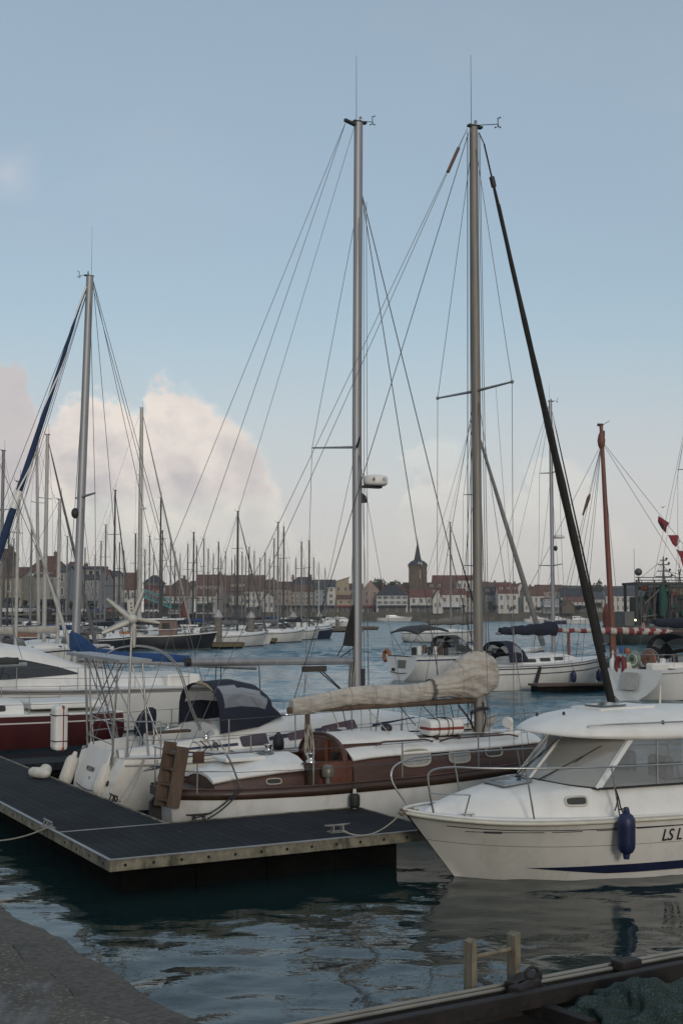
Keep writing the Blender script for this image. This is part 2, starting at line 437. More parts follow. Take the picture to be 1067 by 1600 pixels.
KERB = mat("quay edge stone", (.070, .060, .048), .75, var=.5, vs=34, bump=.012, bs=30, stain=(.022, .022, .02), stain_amt=.85, stain_scale=3.2)
mbe.build("quay_kerb", KERB, kind='structure', label="worn stone kerb along the quay edge")

# ---- pontoon
def deck_mat():
    m, k, b = newmat("pontoon decking"); tc = k.n('ShaderNodeTexCoord').outputs['Object']
    sp = k.n('ShaderNodeSeparateXYZ'); k.l(tc, sp.inputs[0])
    px = k.math('FRACT', k.math('MULTIPLY', sp.outputs[0], 1 / .145))
    gap = k.smooth(k.math('ABSOLUTE', k.math('SUBTRACT', px, .5)), .44, .48)
    rib = k.math('FRACT', k.math('MULTIPLY', sp.outputs[0], 1 / .024))
    n1 = k.noise(tc, 1.3, 5, .65); n2 = k.noise(k.vmap(tc, (8, .6, 1)), 5, 4, .6)
    pid = k.n('ShaderNodeTexWhiteNoise'); pid.noise_dimensions = '1D'; k.l(k.math('FLOOR', k.math('MULTIPLY', sp.outputs[0], 1 / .145)), pid.inputs['W'])
    c = k.mix(k.smooth(n1, .3, .7), (.009, .0115, .014), (.021, .025, .029))
    c = k.mix(k.math('MULTIPLY', pid.outputs[0], .35), c, (.026, .030, .034))
    c = k.mix(k.math('MULTIPLY', k.smooth(n2, .55, .75), .45), c, (.05, .053, .053))
    sv = k.n('ShaderNodeTexVoronoi', i_Scale=2.3); k.l(tc, sv.inputs['Vector']); sn = k.noise(tc, 14, 3, .6)
    c = k.mix(k.math('MULTIPLY', k.smooth(k.math('ADD', sv.outputs['Distance'], k.math('MULTIPLY', sn, .06)), .075, .045), .7), c, (.20, .20, .19))
    wetp = k.smooth(k.noise(k.vmap(tc, (1, .6, 1)), .7, 4, .6), .52, .64); c = k.mix(k.math('MULTIPLY', wetp, .5), c, (.006, .007, .009))
    c = k.mix(k.math('MULTIPLY', gap, .75), c, (.004, .005, .006))
    k.l(c, b.inputs['Base Color']); b.inputs['Roughness'].default_value = .8; b.inputs['Specular IOR Level'].default_value = .15
    bn = k.n('ShaderNodeBump', i_Strength=1.0, i_Distance=.006)
    k.l(k.math('SUBTRACT', k.math('MULTIPLY', k.math('ABSOLUTE', k.math('SUBTRACT', rib, .5)), .6), k.math('MULTIPLY', gap, 2.0)), bn.inputs['Height']); k.l(bn.outputs[0], b.inputs['Normal'])
    return m
DECKM = deck_mat()
EDGEM = mat("weathered pontoon edge", (.19, .172, .125), .8, var=.35, vs=6, bump=.008, bs=40, stain=(.030, .034, .02), stain_amt=1.0, stain_scale=4)
ALU = mat("dull aluminium", (.30, .31, .32), .45, .6, var=.15, vs=3)
DARKF = mat("pontoon float", (.004, .004, .0038), .95, spec=.05, var=.4, vs=2, bump=.02, bs=8, stain=(.012, .014, .009), stain_amt=.6)
BLACKH = mat("black hole", (.006, .006, .006), .9, var=.1)
pt = empty("floating_pontoon", C0 - Vector((0, 0, .5)), ANG, "dark ribbed pontoon with pale weathered edge, L-shaped around the moored yachts", "pontoon")
WL, WF, LF, LM = 1.62, 2.31, 4.80, 26.0
mb = MB(); mb.bbox((.035, .035, .44), (LF - .03, WF - .03, .5)); mb.build("finger_deck", DECKM, pt)
mb = MB(); mb.bbox((.035, WF + .0, .44), (WL - .035, LM, .497)); mb.build("walkway_deck", DECKM, pt)
mb = MB()
mb.bbox((0, 0, .36), (LF, .03, .512)); mb.bbox((0, .03, .36), (.03, LM, .511)); mb.bbox((LF - .03, .03, .36), (LF, WF, .511))
mb.build("edge_beam", EDGEM, pt, bevel=.008)
mb = MB(); mb.bbox((-.022, -.024, .505), (LF, .022, .517)); mb.bbox((-.022, .022, .505), (.024, LM, .516)); mb.build("edge_trim", ALU, pt)
mb = MB(); mb.bbox((WL, WF - .03, .36), (LF - .03, WF, .514)); mb.bbox((WL - .035, WF, .36), (WL, LM, .513)); mb.build("inner_edge", EDGEM, pt)
mb = MB(); mb.bbox((.035, WF - .03, .47), (WL, WF, .508)); mb.build("joint_strip", ALU, pt)
mb = MB()
for i in range(13):
    mb.lathe([(.02, 0), (.02, .006)], 10, (.2 + i * .37, -.001, .43), (0, -1, 0))
    mb.lathe([(.02, 0), (.02, .006)], 10, (-.001, .25 + i * .55, .43), (-1, 0, 0))
mb.build("edge_holes", BLACKH, pt)
mb = MB()
for i in range(4): mb.bbox((.30 + i * 1.02, .42, -.35), (1.31 + i * 1.02, WF - .2, .355))
for i in range(16): mb.bbox((.42, WF + .1 + i * 1.5, -.35), (WL - .2, WF + 1.58 + i * 1.5, .355))
mb.build("float", DARKF, pt, bevel=.03)
# secondary finger between the two inner yachts
mb = MB(); mb.bbox((WL, 10.4, .44), (WL + 6.5, 11.5, .5)); mb.bbox((WL, 10.36, .36), (WL + 6.5, 10.4, .512)); mb.build("far_finger", [DECKM], pt)
mb = MB(); mb.bbox((WL + .3, 10.5, -.3), (WL + 6.2, 11.4, .35)); mb.build("float", DARKF, pt)
GALV = mat("galvanised steel", (.22, .21, .19), .5, .5, var=.3, vs=9)
RUST = mat("dark cleat iron", (.035, .028, .022), .65, .3, var=.4, vs=9)
def cleat(x, y, rz, m, z=.5):
    mb = MB(); R = Matrix.Rotation(rz, 3, 'Z'); q = lambda a, b, c: Vector((x, y, z)) + R @ Vector((a, b, c))
    for dy in (-.05, .05):
        for dx in (-.08, .08): mb.tube([q(dx, dy, 0), q(dx * .9, dy * .5, .09)], .012, 6)
    mb.tube([q(-.2, 0, .10), q(-.1, 0, .092), q(.1, 0, .092), q(.2, 0, .10)], [.012, .018, .018, .012], 8)
    mb.box(q(0, 0, .006), (.26, .16, .012), rz)
    mb.build("cleat", m, pt)
def ploc(px, py, z=.5): return PF.z(px, py, z)
for px, py, m in ((527, 1300, GALV), (75, 1293, GALV), (311, 1283, RUST), (178, 1252, RUST)):
    v = ploc(px, py); cleat(v.x, v.y, .0 if px > 200 else math.pi / 2, m)

# ---- timber staging at bottom right, a step below the quay
TZ = 1.45
ta = G(490, 1600, TZ); tb = G(1067, 1490, TZ); td = (tb - ta).normalized(); TA = math.atan2(td.y, td.x)
TF = Frame(ta.x, ta.y, TA)
WOODD = mat("tarred timber", (.017, .013, .011), .75, var=.4, vs=3, bump=.012, bs=20, stretch=(.35, 3, 3), stain=(.07, .055, .04), stain_amt=.6, stain_scale=3)
RUSTB = mat("rusty steel beam", (.015, .012, .011), .7, .2, var=.4, vs=6, bump=.006, bs=30, stain=(.045, .028, .018), stain_amt=.7, stain_scale=5)
PIPE = mat("pale plastic conduit", (.20, .19, .165), .5, var=.15)
st = empty("timber_staging", TF.o, TA, "tarred timber staging with rusty beams and pale pipes along its edge", "staging")
mb = MB()
for i in range(10): mb.bbox((-1.5, -.30 - i * .31, TZ - .22), (7.5, -.02 - i * .31, TZ - .16 + .012 * (i % 3)))
mb.build("planking", WOODD, st)
mb = MB(); mb.bbox((-1.5, -.03, TZ - .30), (7.5, .05, TZ - .012)); mb.build("edge_beam", WOODD, st, bevel=.008)
mb = MB(); mb.tube([(-1.5, .03, TZ + .006), (7.5, .03, TZ + .006)], .013, 8); mb.build("pipe", PIPE, st)
mb = MB(); mb.tube([(-1.5, -.02, TZ + .002), (7.5, -.02, TZ + .002)], .011, 8); mb.build("pipe", PIPE, st)
def tz(px, py, z=TZ): return TF.z(px, py, z)
mb = MB()
a = tz(634, 1600, TZ - .02); b_ = tz(1067, 1514, TZ - .02); dd = (b_ - a) * 2.2
mb.bar(a - dd * .3, a + dd, .065, .09); mb.build("rail_beam", RUSTB, st, bevel=.006)
mb = MB(); a = tz(800, 1548, TZ + .0); b_ = tz(835, 1528, TZ + .0); mb.bar(a, b_, .10, .09)
a = tz(832, 1573, TZ - .09); b_ = tz(925, 1606, TZ - .09); mb.bar(a, b_, .07, .08)
mb.build("cross_beam", RUSTB, st, bevel=.006)
mb = MB()
a = tz(978, 1512); mb.box((a.x, a.y, TZ + .02), (.17, .10, .06), .1); mb.build("bracket", RUSTB, st, bevel=.01); mb = MB()
a = tz(820, 1548); mb.box((a.x, a.y, TZ + .02), (.24, .08, .05), .35)
mb.build("bracket", RUSTB, st, bevel=.01)
a = tz(832, 1521, TZ + .09); mb = MB(); mb.tube([a + Vector((.045 * math.cos(q), .01, .03 * math.sin(q))) for q in [i * math.pi / 8 for i in range(17)]], .009, 6); mb.build("mooring_ring", RUSTB, st)
mb = MB()
for i in range(5): mb.bbox((-.4 + i * 1.7, -2.9, -2.5), (-.16 + i * 1.7, -2.66, TZ - .23))
for i in range(5): mb.bbox((-.4 + i * 1.7, -.32, -2.5), (-.16 + i * 1.7, -.10, TZ - .31))
mb.build("pile", WOODD, st)
# wooden ladder hanging on the staging's water side
LADM = mat("bleached ladder wood", (.19, .162, .115), .8, var=.3, vs=6, bump=.006, bs=40, stretch=(4, 4, .6), stain=(.05, .045, .03), stain_amt=.7, stain_scale=7)
yl = .13
l0 = TF.y(734, 1553, yl); l1 = TF.y(802, 1541, yl); t0_ = TF.y(734, 1471, yl); t1_ = TF.y(801, 1460, yl)
lx, lz = (l0.x + t0_.x) / 2, t0_.z; rx, rz_ = (l1.x + t1_.x) / 2, t1_.z
ld = empty("wooden_ladder", TF.world((lx, yl, -.6)), TA, "short bleached wooden ladder sticking up beside the dark staging", "ladder")
def ladder_post(h, x, wd):
    mb = MB(); rings = []
    for i in range(7):
        z = -.3 + (h + .9) * i / 6; q = .5 * wd * (1 + .06 * math.sin(i * 2.1))
        rings.append([(x - q, -.045, z), (x + q, -.045, z + (.02 if i == 6 else 0)), (x + q, .04, z + (.012 if i == 6 else 0)), (x - q, .04, z)])
    mb.loft(rings, smooth=False); return mb
ladder_post(lz, 0, .036).build("post", LADM, ld, bevel=.005); ladder_post(rz_, rx - lx, .04).build("post", LADM, ld, bevel=.005)
for z in (TF.y(750, 1493, yl).z + .6, TF.y(750, 1548, yl).z + .6, .9, .5):
    mb = MB(); mb.tube([(-.02, .0, z - .005), (rx - lx + .02, .0, z + .01)], .014, 8); mb.build("rung", LADM, ld)
# heap of fishing net
NETM = None
def net_mat():
    m, k, b = newmat("teal fishing net"); tc = k.n('ShaderNodeTexCoord').outputs['Object']
    vd = k.n('ShaderNodeTexVoronoi', i_Scale=58.0); vd.feature = 'DISTANCE_TO_EDGE'; k.l(k.vmap(tc, (1, 1, 1.4), (0, 0, 0), (.3, .2, .7)), vd.inputs['Vector'])
    cord = k.smooth(vd.outputs['Distance'], .15, .05)
    n1 = k.noise(tc, 4, 4, .6)
    c = k.mix(k.smooth(n1, .3, .7), (.030, .060, .056), (.060, .105, .098))
    k.l(k.mix(cord, (.012, .022, .02), c), b.inputs['Base Color']); b.inputs['Roughness'].default_value = .85
    bn = k.n('ShaderNodeBump', i_Strength=1.0, i_Distance=.012); k.l(cord, bn.inputs['Height']); k.l(bn.outputs[0], b.inputs['Normal'])
    return m
nc = G(1030, 1592, TZ - .1)
mb = MB(); vs = []; fs = []; N1, N2 = 96, 36
for i in range(N2 + 1):
    ph = math.pi * .5 * i / N2
    for j in range(N1):
        th = 2 * math.pi * j / N1
        p = Vector((math.cos(th) * math.sin(ph), math.sin(th) * math.sin(ph), math.cos(ph)))
        r = 1 + .30 * noise.noise(p * 2.2) + .16 * noise.noise(p * 5 + Vector((3, 0, 0))) + .05 * math.sin(14 * th + 6 * noise.noise(p * 2)) * math.sin(ph)
        vs.append(Vector((p.x * .44 * r, p.y * .30 * r, p.z * .24 * r - .02)))
for i in range(N2):
    for j in range(N1): fs.append((i*N1 + j, (i+1)*N1 + j, (i+1)*N1 + (j+1) % N1, i*N1 + (j+1) % N1))
mb.add(vs, fs, 0, True)
for q in range(7):   # loose cords over the heap
    a = random.uniform(0, 6.28); b2 = a + random.uniform(.5, 1.6)
    pth = []
    for s in range(9):
        th = lerp(a, b2, s / 8); r = random.uniform(.33, .38); hh = .10 + .02 * random.random()
        pth.append((math.cos(th) * r, math.sin(th) * r * .62, hh - .1))
    mb.tube(spline(pth, 3), .006, 5)
mb.build("fishing_net", net_mat(), label="heap of teal fishing net lying on the dark staging", cat="fishing net", loc=(nc.x, nc.y, TZ - .13))
# ------------------------------------------------------------------ boat-building kit
GEL = mat("white gelcoat", (.68, .65, .59), .28, var=.05, vs=1.5, coat=.3, stain=(.50, .47, .40), stain_amt=.45, stain_scale=2.2)
GELD = mat("cream deck moulding", (.70, .68, .64), .45, var=.05, vs=2, stain=(.52, .49, .43), stain_amt=.35, stain_scale=3)
CREAM = mat("cream rubbing strake", (.55, .51, .41), .5, var=.08, vs=4)
NAVY = mat("navy paint", (.012, .016, .045), .35, var=.15)
ANTIF = mat("dark antifouling", (.012, .018, .028), .8, var=.3, vs=3)
SS = mat("stainless steel", (.36, .36, .35), .30, .85, var=.1)
MASTM = mat("anodised mast", (.26, .265, .275), .45, .45, var=.12, vs=1.2, stretch=(6, 6, .4))
MASTT = mat("aged mast", (.20, .185, .16), .55, .25, var=.2, vs=1.5, stretch=(6, 6, .5))
WIRE = mat("rigging wire", (.10, .10, .105), .45, .4, var=.1)
ROPED = mat("dark rope", (.022, .022, .024), .85, var=.3, vs=30)
ROPEL = mat("pale rope", (.34, .31, .26), .85, var=.25, vs=30)
BLK = mat("black plastic", (.014, .014, .016), .55, var=.2)
RUBB = mat("dark lettering", (.02, .02, .022), .6, var=.1)
NAVYC = mat("navy canvas", (.008, .011, .024), .85, var=.25, vs=5, bump=.006, bs=14)
BLUEC = mat("royal blue canvas", (.010, .045, .14), .85, var=.25, vs=5, bump=.008, bs=12)
CLEARV = glass("clear vinyl window", (.18, .18, .19), .2, .35, .12)
GLASSW = glass("wheelhouse glass", (.20, .225, .24), .45, .56, .02)
SMOKE = glass("smoked acrylic", (.03, .022, .028), .5, .05, .06)
FENDW = mat("white fender vinyl", (.58, .55, .49), .5, var=.08, vs=4, stain=(.32, .29, .23), stain_amt=.6, stain_scale=5)
FENDB = mat("blue fender vinyl", (.010, .017, .062), .45, var=.2, vs=4)
WOODV = mat("varnished mahogany", (.060, .025, .015), .5, var=.35, vs=3, stretch=(.5, 4, 4), coat=.05, stain=(.03, .014, .01), stain_amt=.6, stain_scale=2)
WOODR = mat("red-brown mahogany", (.105, .035, .018), .4, var=.3, vs=3, stretch=(3, 3, .6), coat=.2)
TEAK = mat("weathered teak deck", (.050, .030, .020), .7, var=.35, vs=4, stretch=(.4, 6, 1))
WOODG = mat("grey-brown wood", (.085, .055, .036), .75, var=.3, vs=4, stretch=(3, 3, .5))
SAILC = mat("beige sail cover", (.42, .385, .335), .9, var=.14, vs=6, bump=.035, bs=8, stretch=(1, 1, 2.2), stain=(.21, .18, .15), stain_amt=.5, stain_scale=4)

def catmull1(vals, t):
    n = len(vals); i = min(int(t), n - 2); f = t - i
    p0 = vals[max(i-1, 0)]; p1 = vals[i]; p2 = vals[i+1]; p3 = vals[min(i+2, n-1)]
    return [.5*((2*b)+(c-a)*f+(2*a-5*b+4*c-d)*f*f+(3*b-a-3*c+d)*f**3) for a, b, c, d in zip(p0, p1, p2, p3)]
def stations(stn, N):
    return [catmull1(stn, (len(stn) - 1) * i / N) for i in range(N + 1)]
def hull_rings(stn, levels, N=36):
    """stn: (x_deck, x_water, z_sheer, b_deck, b_water, z_keel, bulge)"""
    rings = []
    for xd, xw, zs, bd, bw, zk, c in stations(stn, N):
        side = []
        for q in levels:
            side.append((xd + (xw - xd) * q, bw + (bd - bw) * (1 - q ** max(c, .3)), zs * (1 - q)))
        side.append((xw, bw * .7, zk * .65)); side.append((xw, .0001, zk))
        rings.append([(x, -y, z) for x, y, z in side] + [(x, y, z) for x, y, z in side[::-1]])
    return rings
def hull(name, stn, levels, mats, rowmat, parent, N=36, cap=True):
    r = hull_rings(stn, levels, N); mb = MB(); nl = len(levels) + 2
    def cm(i, k):
        k2 = k if k < nl - 1 else (2 * nl - 2 - k)
        return rowmat(i / N, k2) if k2 < len(levels) - 1 else len(mats) - 1
    mb.loft(r, closed=False, colmi=cm)
    if cap:
        n = len(r[0]); mb.add(r[0], [tuple(range(n))], 0)
    return mb.build(name, mats, parent)
def deck(name, stn, m, parent, drop=.02, inset=.015, camber=.06, N=30, x0=None, x1=None, thick=True):
    rings = []
    for xd, xw, zs, bd, bw, zk, c in stations(stn, N):
        if x0 is not None and xd < x0: continue
        if x1 is not None and xd > x1: continue
        b = max(bd - inset, .002)
        rings.append([(xd, b * s, zs - drop + camber * (1 - s * s) * min(1, b)) for s in (-1, -.75, -.4, 0, .4, .75, 1)])
    mb = MB(); mb.loft([list(r)[::-1] for r in rings], closed=False)
    return mb.build(name, m, parent)
def sheer_tube(name, stn, r, m, parent, dz=0.0, dy=0.0, q=0.0, N=36, flat=1.0, t0=0.0, t1=1.0):
    mb = MB()
    for sgn in (-1, 1):
        pth = []
        for i, (xd, xw, zs, bd, bw, zk, c) in enumerate(stations(stn, N)):
            if not (t0 <= i / N <= t1): continue
            pth.append((xd + (xw - xd) * q, sgn * (bw + (bd - bw) * (1 - q ** max(c, .3)) + dy), zs * (1 - q) + dz))
        mb.tube(pth, r, 6, flat=flat)
    return mb.build(name, m, parent)
def house_rings(tab, N=1, nseg=9):
    """tab: (x, yb, zb, yt, zt, crown): bottom half-width and height, top half-width and height, crown height in the middle"""
    rings = []
    for x, yb, zb, yt, zt, cr in tab:
        top = []
        for j in range(nseg):
            s = -1 + 2 * j / (nseg - 1)
            top.append((x, yt * s * (1 - .03 * abs(s)), zt + (cr - zt) * (1 - abs(s) ** 2.4)))
        rings.append([(x, -yb, zb)] + [(x, -(yb + (yt - yb) * .6), zb + (zt - zb) * .62)] + top + [(x, yb + (yt - yb) * .6, zb + (zt - zb) * .62)] + [(x, yb, zb)])
    return rings
def house(name, tab, m, parent, cap=True, nseg=9, roof=None):
    mb = MB(); r = house_rings(tab, nseg=nseg); n = len(r[0])
    mats = m if isinstance(m, (list, tuple)) else [m]
    cm = (lambda i, k: 1 if (1 < k < n - 3) else 0) if len(mats) > 1 else (lambda i, k: 0)
    mb.loft([q[::-1] for q in r], closed=False, colmi=lambda i, k: cm(i, n - 2 - k))
    if cap:
        mb.add(r[0], [tuple(range(n))]); mb.add(r[-1], [tuple(range(n))[::-1]])
    return mb.build(name, mats, parent)
def house_side(tab, x, z):
    """half-width of the deckhouse side at x, z"""
    t = interp([tuple(r) for r in tab], x)
    yb, zb, yt, zt, cr = t
    return yb + (yt - yb) * max(0, min(1, (z - zb) / max(zt - zb, .01)))
def rounded(pts, n=4, rad=.25):
    """round the corners of a 2-D polygon"""
    out = []
    N = len(pts)
    for i in range(N):
        p = Vector(pts[i]); a = Vector(pts[i-1]); b = Vector(pts[(i+1) % N])
        p0 = p.lerp(a, rad); p1 = p.lerp(b, rad)
        for j in range(n + 1):
            t = j / n; out.append(p0 * (1-t)**2 + p * 2*t*(1-t) + p1 * t*t)
    return out
def side_patch(poly, yfun, sgn, off, mb, mi=0, th=.012):
    """a plate following a deckhouse or hull side: poly in (x, z)"""
    pts = [Vector((p[0], sgn * (yfun(p[0], p[1]) + off), p[1])) for p in poly]
    mb.prism(pts if sgn < 0 else pts[::-1], (0, -sgn * th, 0), mi)
def ring_patch(poly, yfun, sgn, off, mb, r, mi=0):
    pts = [Vector((p[0], sgn * (yfun(p[0], p[1]) + off), p[1])) for p in poly]
    mb.tube(pts + [pts[0]], r, 6, mi, cap=False)
def wires(name, segs, r, m, parent, seg=5):
    """each wire a part of its own"""
    for a, b in segs:
        MB().tube([a, b], r, seg).build(name, m, parent)
def mast_head(parent, top, m=None, ant=1.1, vane=(.35, -.2), light=True):
    t = Vector(top)
    mb = MB(); mb.box(t + Vector((.03, 0, .02)), (.30, .09, .04)); mb.build("masthead_fitting", BLK, parent)
    if ant: MB().tube([t + Vector((-.05, .0, .02)), t + Vector((-.05, .0, .02 + ant))], [.007, .004], 5).build("aerial", WIRE, parent)
    mb = MB(); v = Vector((vane[0], vane[1], .03)); mb.tube([t + Vector((0, 0, .04)), t + v], .008, 5)
    e = t + v
    mb.tube([e + Vector((0, 0, -.05)), e + Vector((0, 0, .12))], .009, 5)
    for q in range(3):
        c = e + Vector((.05 * math.cos(q * 2.1), .05 * math.sin(q * 2.1), -.05)); mb.tube([e + Vector((0, 0, -.05)), c], .005, 4); mb.ball(c, .018, 6, 4)
    mb.tube([e + Vector((-.02, 0, .10)), e + Vector((.06, 0, .14))], [.004, .014], 5); mb.build("wind_vane", BLK, parent)
    if light: MB().lathe([(.02, 0), (.03, .02), (.03, .09), (.02, .11)], 8, t + Vector((.06, .02, .04))).build("masthead_light", CLEARV, parent)
def fender(name, top, bottom, r, m, label, group=None, rope_to=None, ropem=None):
    """sausage fender; top/bottom world points; its origin at the bottom"""
    a = Vector(bottom); b = Vector(top); d = b - a; L = d.length
    prof = [(.02, 0), (r * .35, .02 * L), (r * .75, .08 * L), (r * .97, .17 * L), (r, .3 * L), (r, .7 * L), (r * .97, .83 * L), (r * .75, .92 * L), (r * .35, .98 * L), (.02, L)]
    root = empty(name, a, 0, label, "fender", group)
    mb = MB(); mb.lathe(prof, 18, (0, 0, 0), d); mb.build("bladder", m, root)
    mb = MB(); e = d.normalized(); mb.lathe([(r * .33, -.05), (r * .4, 0), (r * .3, .04)], 10, (0, 0, 0), d); mb.lathe([(r * .3, -.04), (r * .4, 0), (r * .26, .06)], 10, d, d); mb.build("end_cap", m if m is FENDB else FENDW, root)
    if rope_to is not None: MB().tube([d + e * .05, Vector(rope_to) - a], .009, 6).build("lanyard", ropem or ROPED, root)
    return root
BIM = mat("dark bimini canvas", (.035, .037, .038), .85, var=.2, vs=4)
# ------------------------------------------------------------------ white motor cruiser, bow towards the pontoon
bw_ = G(632, 1257, 1.0); MA = math.radians(24); mo = bw_ + Vector((math.cos(MA), math.sin(MA), 0)) * 6.62
MF = Frame(mo.x, mo.y, MA + math.pi, -.06)
mbt = fempty("motor_cruiser", MF, "white motor cruiser with glazed wheelhouse, bow against the pontoon's end, blue fender at its side", "motorboat")
MST = [(0, .05, .82, 1.16, 1.06, -.3, 1.1), (1.2, 1.2, .83, 1.24, 1.12, -.34, 1.1), (2.6, 2.55, .85, 1.27, 1.12, -.35, 1.05), (4.0, 3.85, .87, 1.26, 1.02, -.35, .95), (5.0, 4.72, .88, 1.14, .74, -.33, .85), (5.7, 5.25, .895, .89, .44, -.25, .75), (6.2, 5.58, .925, .57, .20, -.15, .7), (6.5, 5.74, .95, .26, .06, -.07, .7), (6.62, 5.83, .965, .05, .012, -.01, .7)]
LV = [0, .06, .13, .145, .30, .40, .41, .56, .70, .80, .90, .97, 1.0]
def mrow(t, k):
    if k == 2 and t < .78: return 1
    if k == 5 and t < .97: return 2
    if k >= 11: return 1 if t < .55 else 0
    return 0
GREYL = mat("grey hull line", (.22, .21, .20), .5)
hull("hull", MST, [0, .06, .12, .135, .30, .385, .395, .56, .66, .84, .935, .968, 1.0], [GEL, NAVY, GREYL, ANTIF], mrow, mbt, N=60)
deck("side_deck", MST, GELD, mbt, drop=.0, inset=.01, camber=.05, N=40)
sheer_tube("rub_rail", MST, .026, CREAM, mbt, dz=-.012, dy=.006, N=50)
sheer_tube("toe_rail", MST, .018, GELD, mbt, dz=.03, dy=-.035, N=50)
# foredeck and cabin moulding
MH = [(.9, 1.02, .84, .94, 1.22, 1.22), (2.6, 1.05, .86, .95, 1.25, 1.28), (3.6, 1.04, .87, .94, 1.265, 1.30), (4.2, .99, .875, .90, 1.25, 1.315), (4.7, .90, .88, .80, 1.20, 1.30), (5.2, .76, .89, .63, 1.13, 1.25), (5.6, .60, .90, .46, 1.07, 1.19), (5.95, .40, .905, .29, 1.01, 1.11), (6.2, .22, .91, .14, .965, 1.02), (6.33, .10, .915, .05, .94, .96)]
MHs = [tuple(catmull1([list(q) for q in MH], (len(MH) - 1) * i / 40)) for i in range(41)]
house("deck_moulding", MHs, GELD, mbt, nseg=13)
# roof
MR = [(1.0, 1.0, 1.84, 2.20), (2.2, 1.03, 1.86, 2.25), (3.2, 1.02, 1.865, 2.25), (3.7, .97, 1.88, 2.23), (4.1, .85, 1.895, 2.19), (4.4, .68, 1.91, 2.13), (4.6, .48, 1.93, 2.07), (4.72, .27, 1.945, 2.02), (4.77, .08, 1.95, 1.98)]
MRs = [catmull1([list(q) for q in MR], (len(MR) - 1) * i / 36) for i in range(37)]
rings = []
for x, wv_, ze, zc in MRs:
    h = max(zc - ze, .01); ring = []
    for j in range(17):
        s = -1 + j / 8.0
        ring.append((x - .10 * (1 - abs(s)) * 0, wv_ * s, ze + h * (.16 + .84 * (1 - abs(s) ** 3.2))))
    ring += [(x - .01, wv_ * .97, ze), (x - .03, 0, ze + .02), (x - .01, -wv_ * .97, ze)]
    rings.append(ring)
mb = MB(); mb.loft(rings, closed=True); mb.build("roof", GELD, mbt)
def roofz(x, y):
    t = interp([tuple(q) for q in MRs], x); s = min(1, abs(y) / t[0]); return t[1] + (t[2] - t[1]) * (.16 + .84 * (1 - s ** 3.2))
# glazing: two windscreen panes and a side window each side, on curved bottom and top lines
bot = spline([(4.27, -.92, 1.262), (4.50, -.60, 1.285), (4.63, -.2, 1.315), (4.63, .2, 1.315), (4.46, .60, 1.285), (4.17, .92, 1.262)], 8)
topl = spline([(3.70, -.88, 1.90), (3.92, -.57, 1.915), (4.05, -.2, 1.93), (4.05, .2, 1.93), (3.90, .57, 1.915), (3.60, .88, 1.90)], 8)
def pane(name, i0, i1, m):
    mb = MB(); n = i1 - i0 + 1; rings = []
    for s in range(7):
        rings.append([bot[i].lerp(topl[i], s / 6) for i in range(i0, i1 + 1)])
    mb.loft(rings, closed=False); return mb.build(name, m, mbt)
nb = len(bot) - 1; mid = nb // 2
GLASSF = glass("windscreen glass", (.36, .345, .30), .45, .36, .02)
pane("windscreen_pane", 0, mid, GLASSF); pane("windscreen_pane", mid, nb, GLASSF)
def out(p, d=.012): v = Vector((p.x - 2.9, p.y, 0)).normalized(); return p + v * d
for name, i in (("centre_pillar", mid), ("corner_pillar", 0), ("corner_pillar", nb)):
    mb = MB(); a = out(bot[i], .004) + Vector((.02, 0, -.02)); b_ = out(topl[i], .004) + Vector((0, 0, .0))
    w_ = .05 if name == "centre_pillar" else .085
    mb.bar(a, b_, w_, .035, up=(Vector((a.x - 2.9, a.y, 0)))); mb.build(name, GELD, mbt, bevel=.008)
for sg in (-1, 1):
    sb = [Vector((x, sg * (.955 - .0 * x), 1.262 + (.0 if x > 2.8 else 0))) for x in (4.20, 3.7, 3.1, 2.5, 1.9, 1.3)]
    stp = [Vector((x, sg * .905, 1.90)) for x in (3.66, 3.3, 2.85, 2.35, 1.85, 1.3)]
    sb[0].y = sg * .925; stp[0].y = sg * .885
    mb = MB(); mb.loft([sb, [a.lerp(b_, .5) for a, b_ in zip(sb, stp)], stp], closed=False); sw = mb.build("side_window", GLASSW, mbt)
    q = lambda i, f: sb[i].lerp(stp[i], f) + Vector((0, sg * .006, 0))
    for xa in (3.22, 2.62):
        f = (4.20 - xa) / 2.9
        a = Vector((xa + .02, sg * .962, 1.27)); b_ = Vector((xa - .22 + .2, sg * .912, 1.885))
        MB().bar(a, b_, .018, .014, up=(0, sg, 0)).build("window_bar", SS, sw)
    MB().tube([Vector((3.20, sg * .955, 1.36)), Vector((3.1, sg * .958, 1.325)), Vector((2.62, sg * .962, 1.33))], .008, 6).build("slider_rail", SS, sw)
    # black seal along the bottom of the glazing
mb = MB(); mb.tube([out(p, .012) + Vector((0, 0, -.018)) for p in bot], .016, 6); mb.build("window_seal", BLK, mbt)
for sg in (-1, 1): MB().tube([Vector((x, sg * (.945 + .018), 1.25)) for x in (4.2, 3.7, 3.1, 2.5, 1.3)], .016, 6).build("window_seal", BLK, mbt)
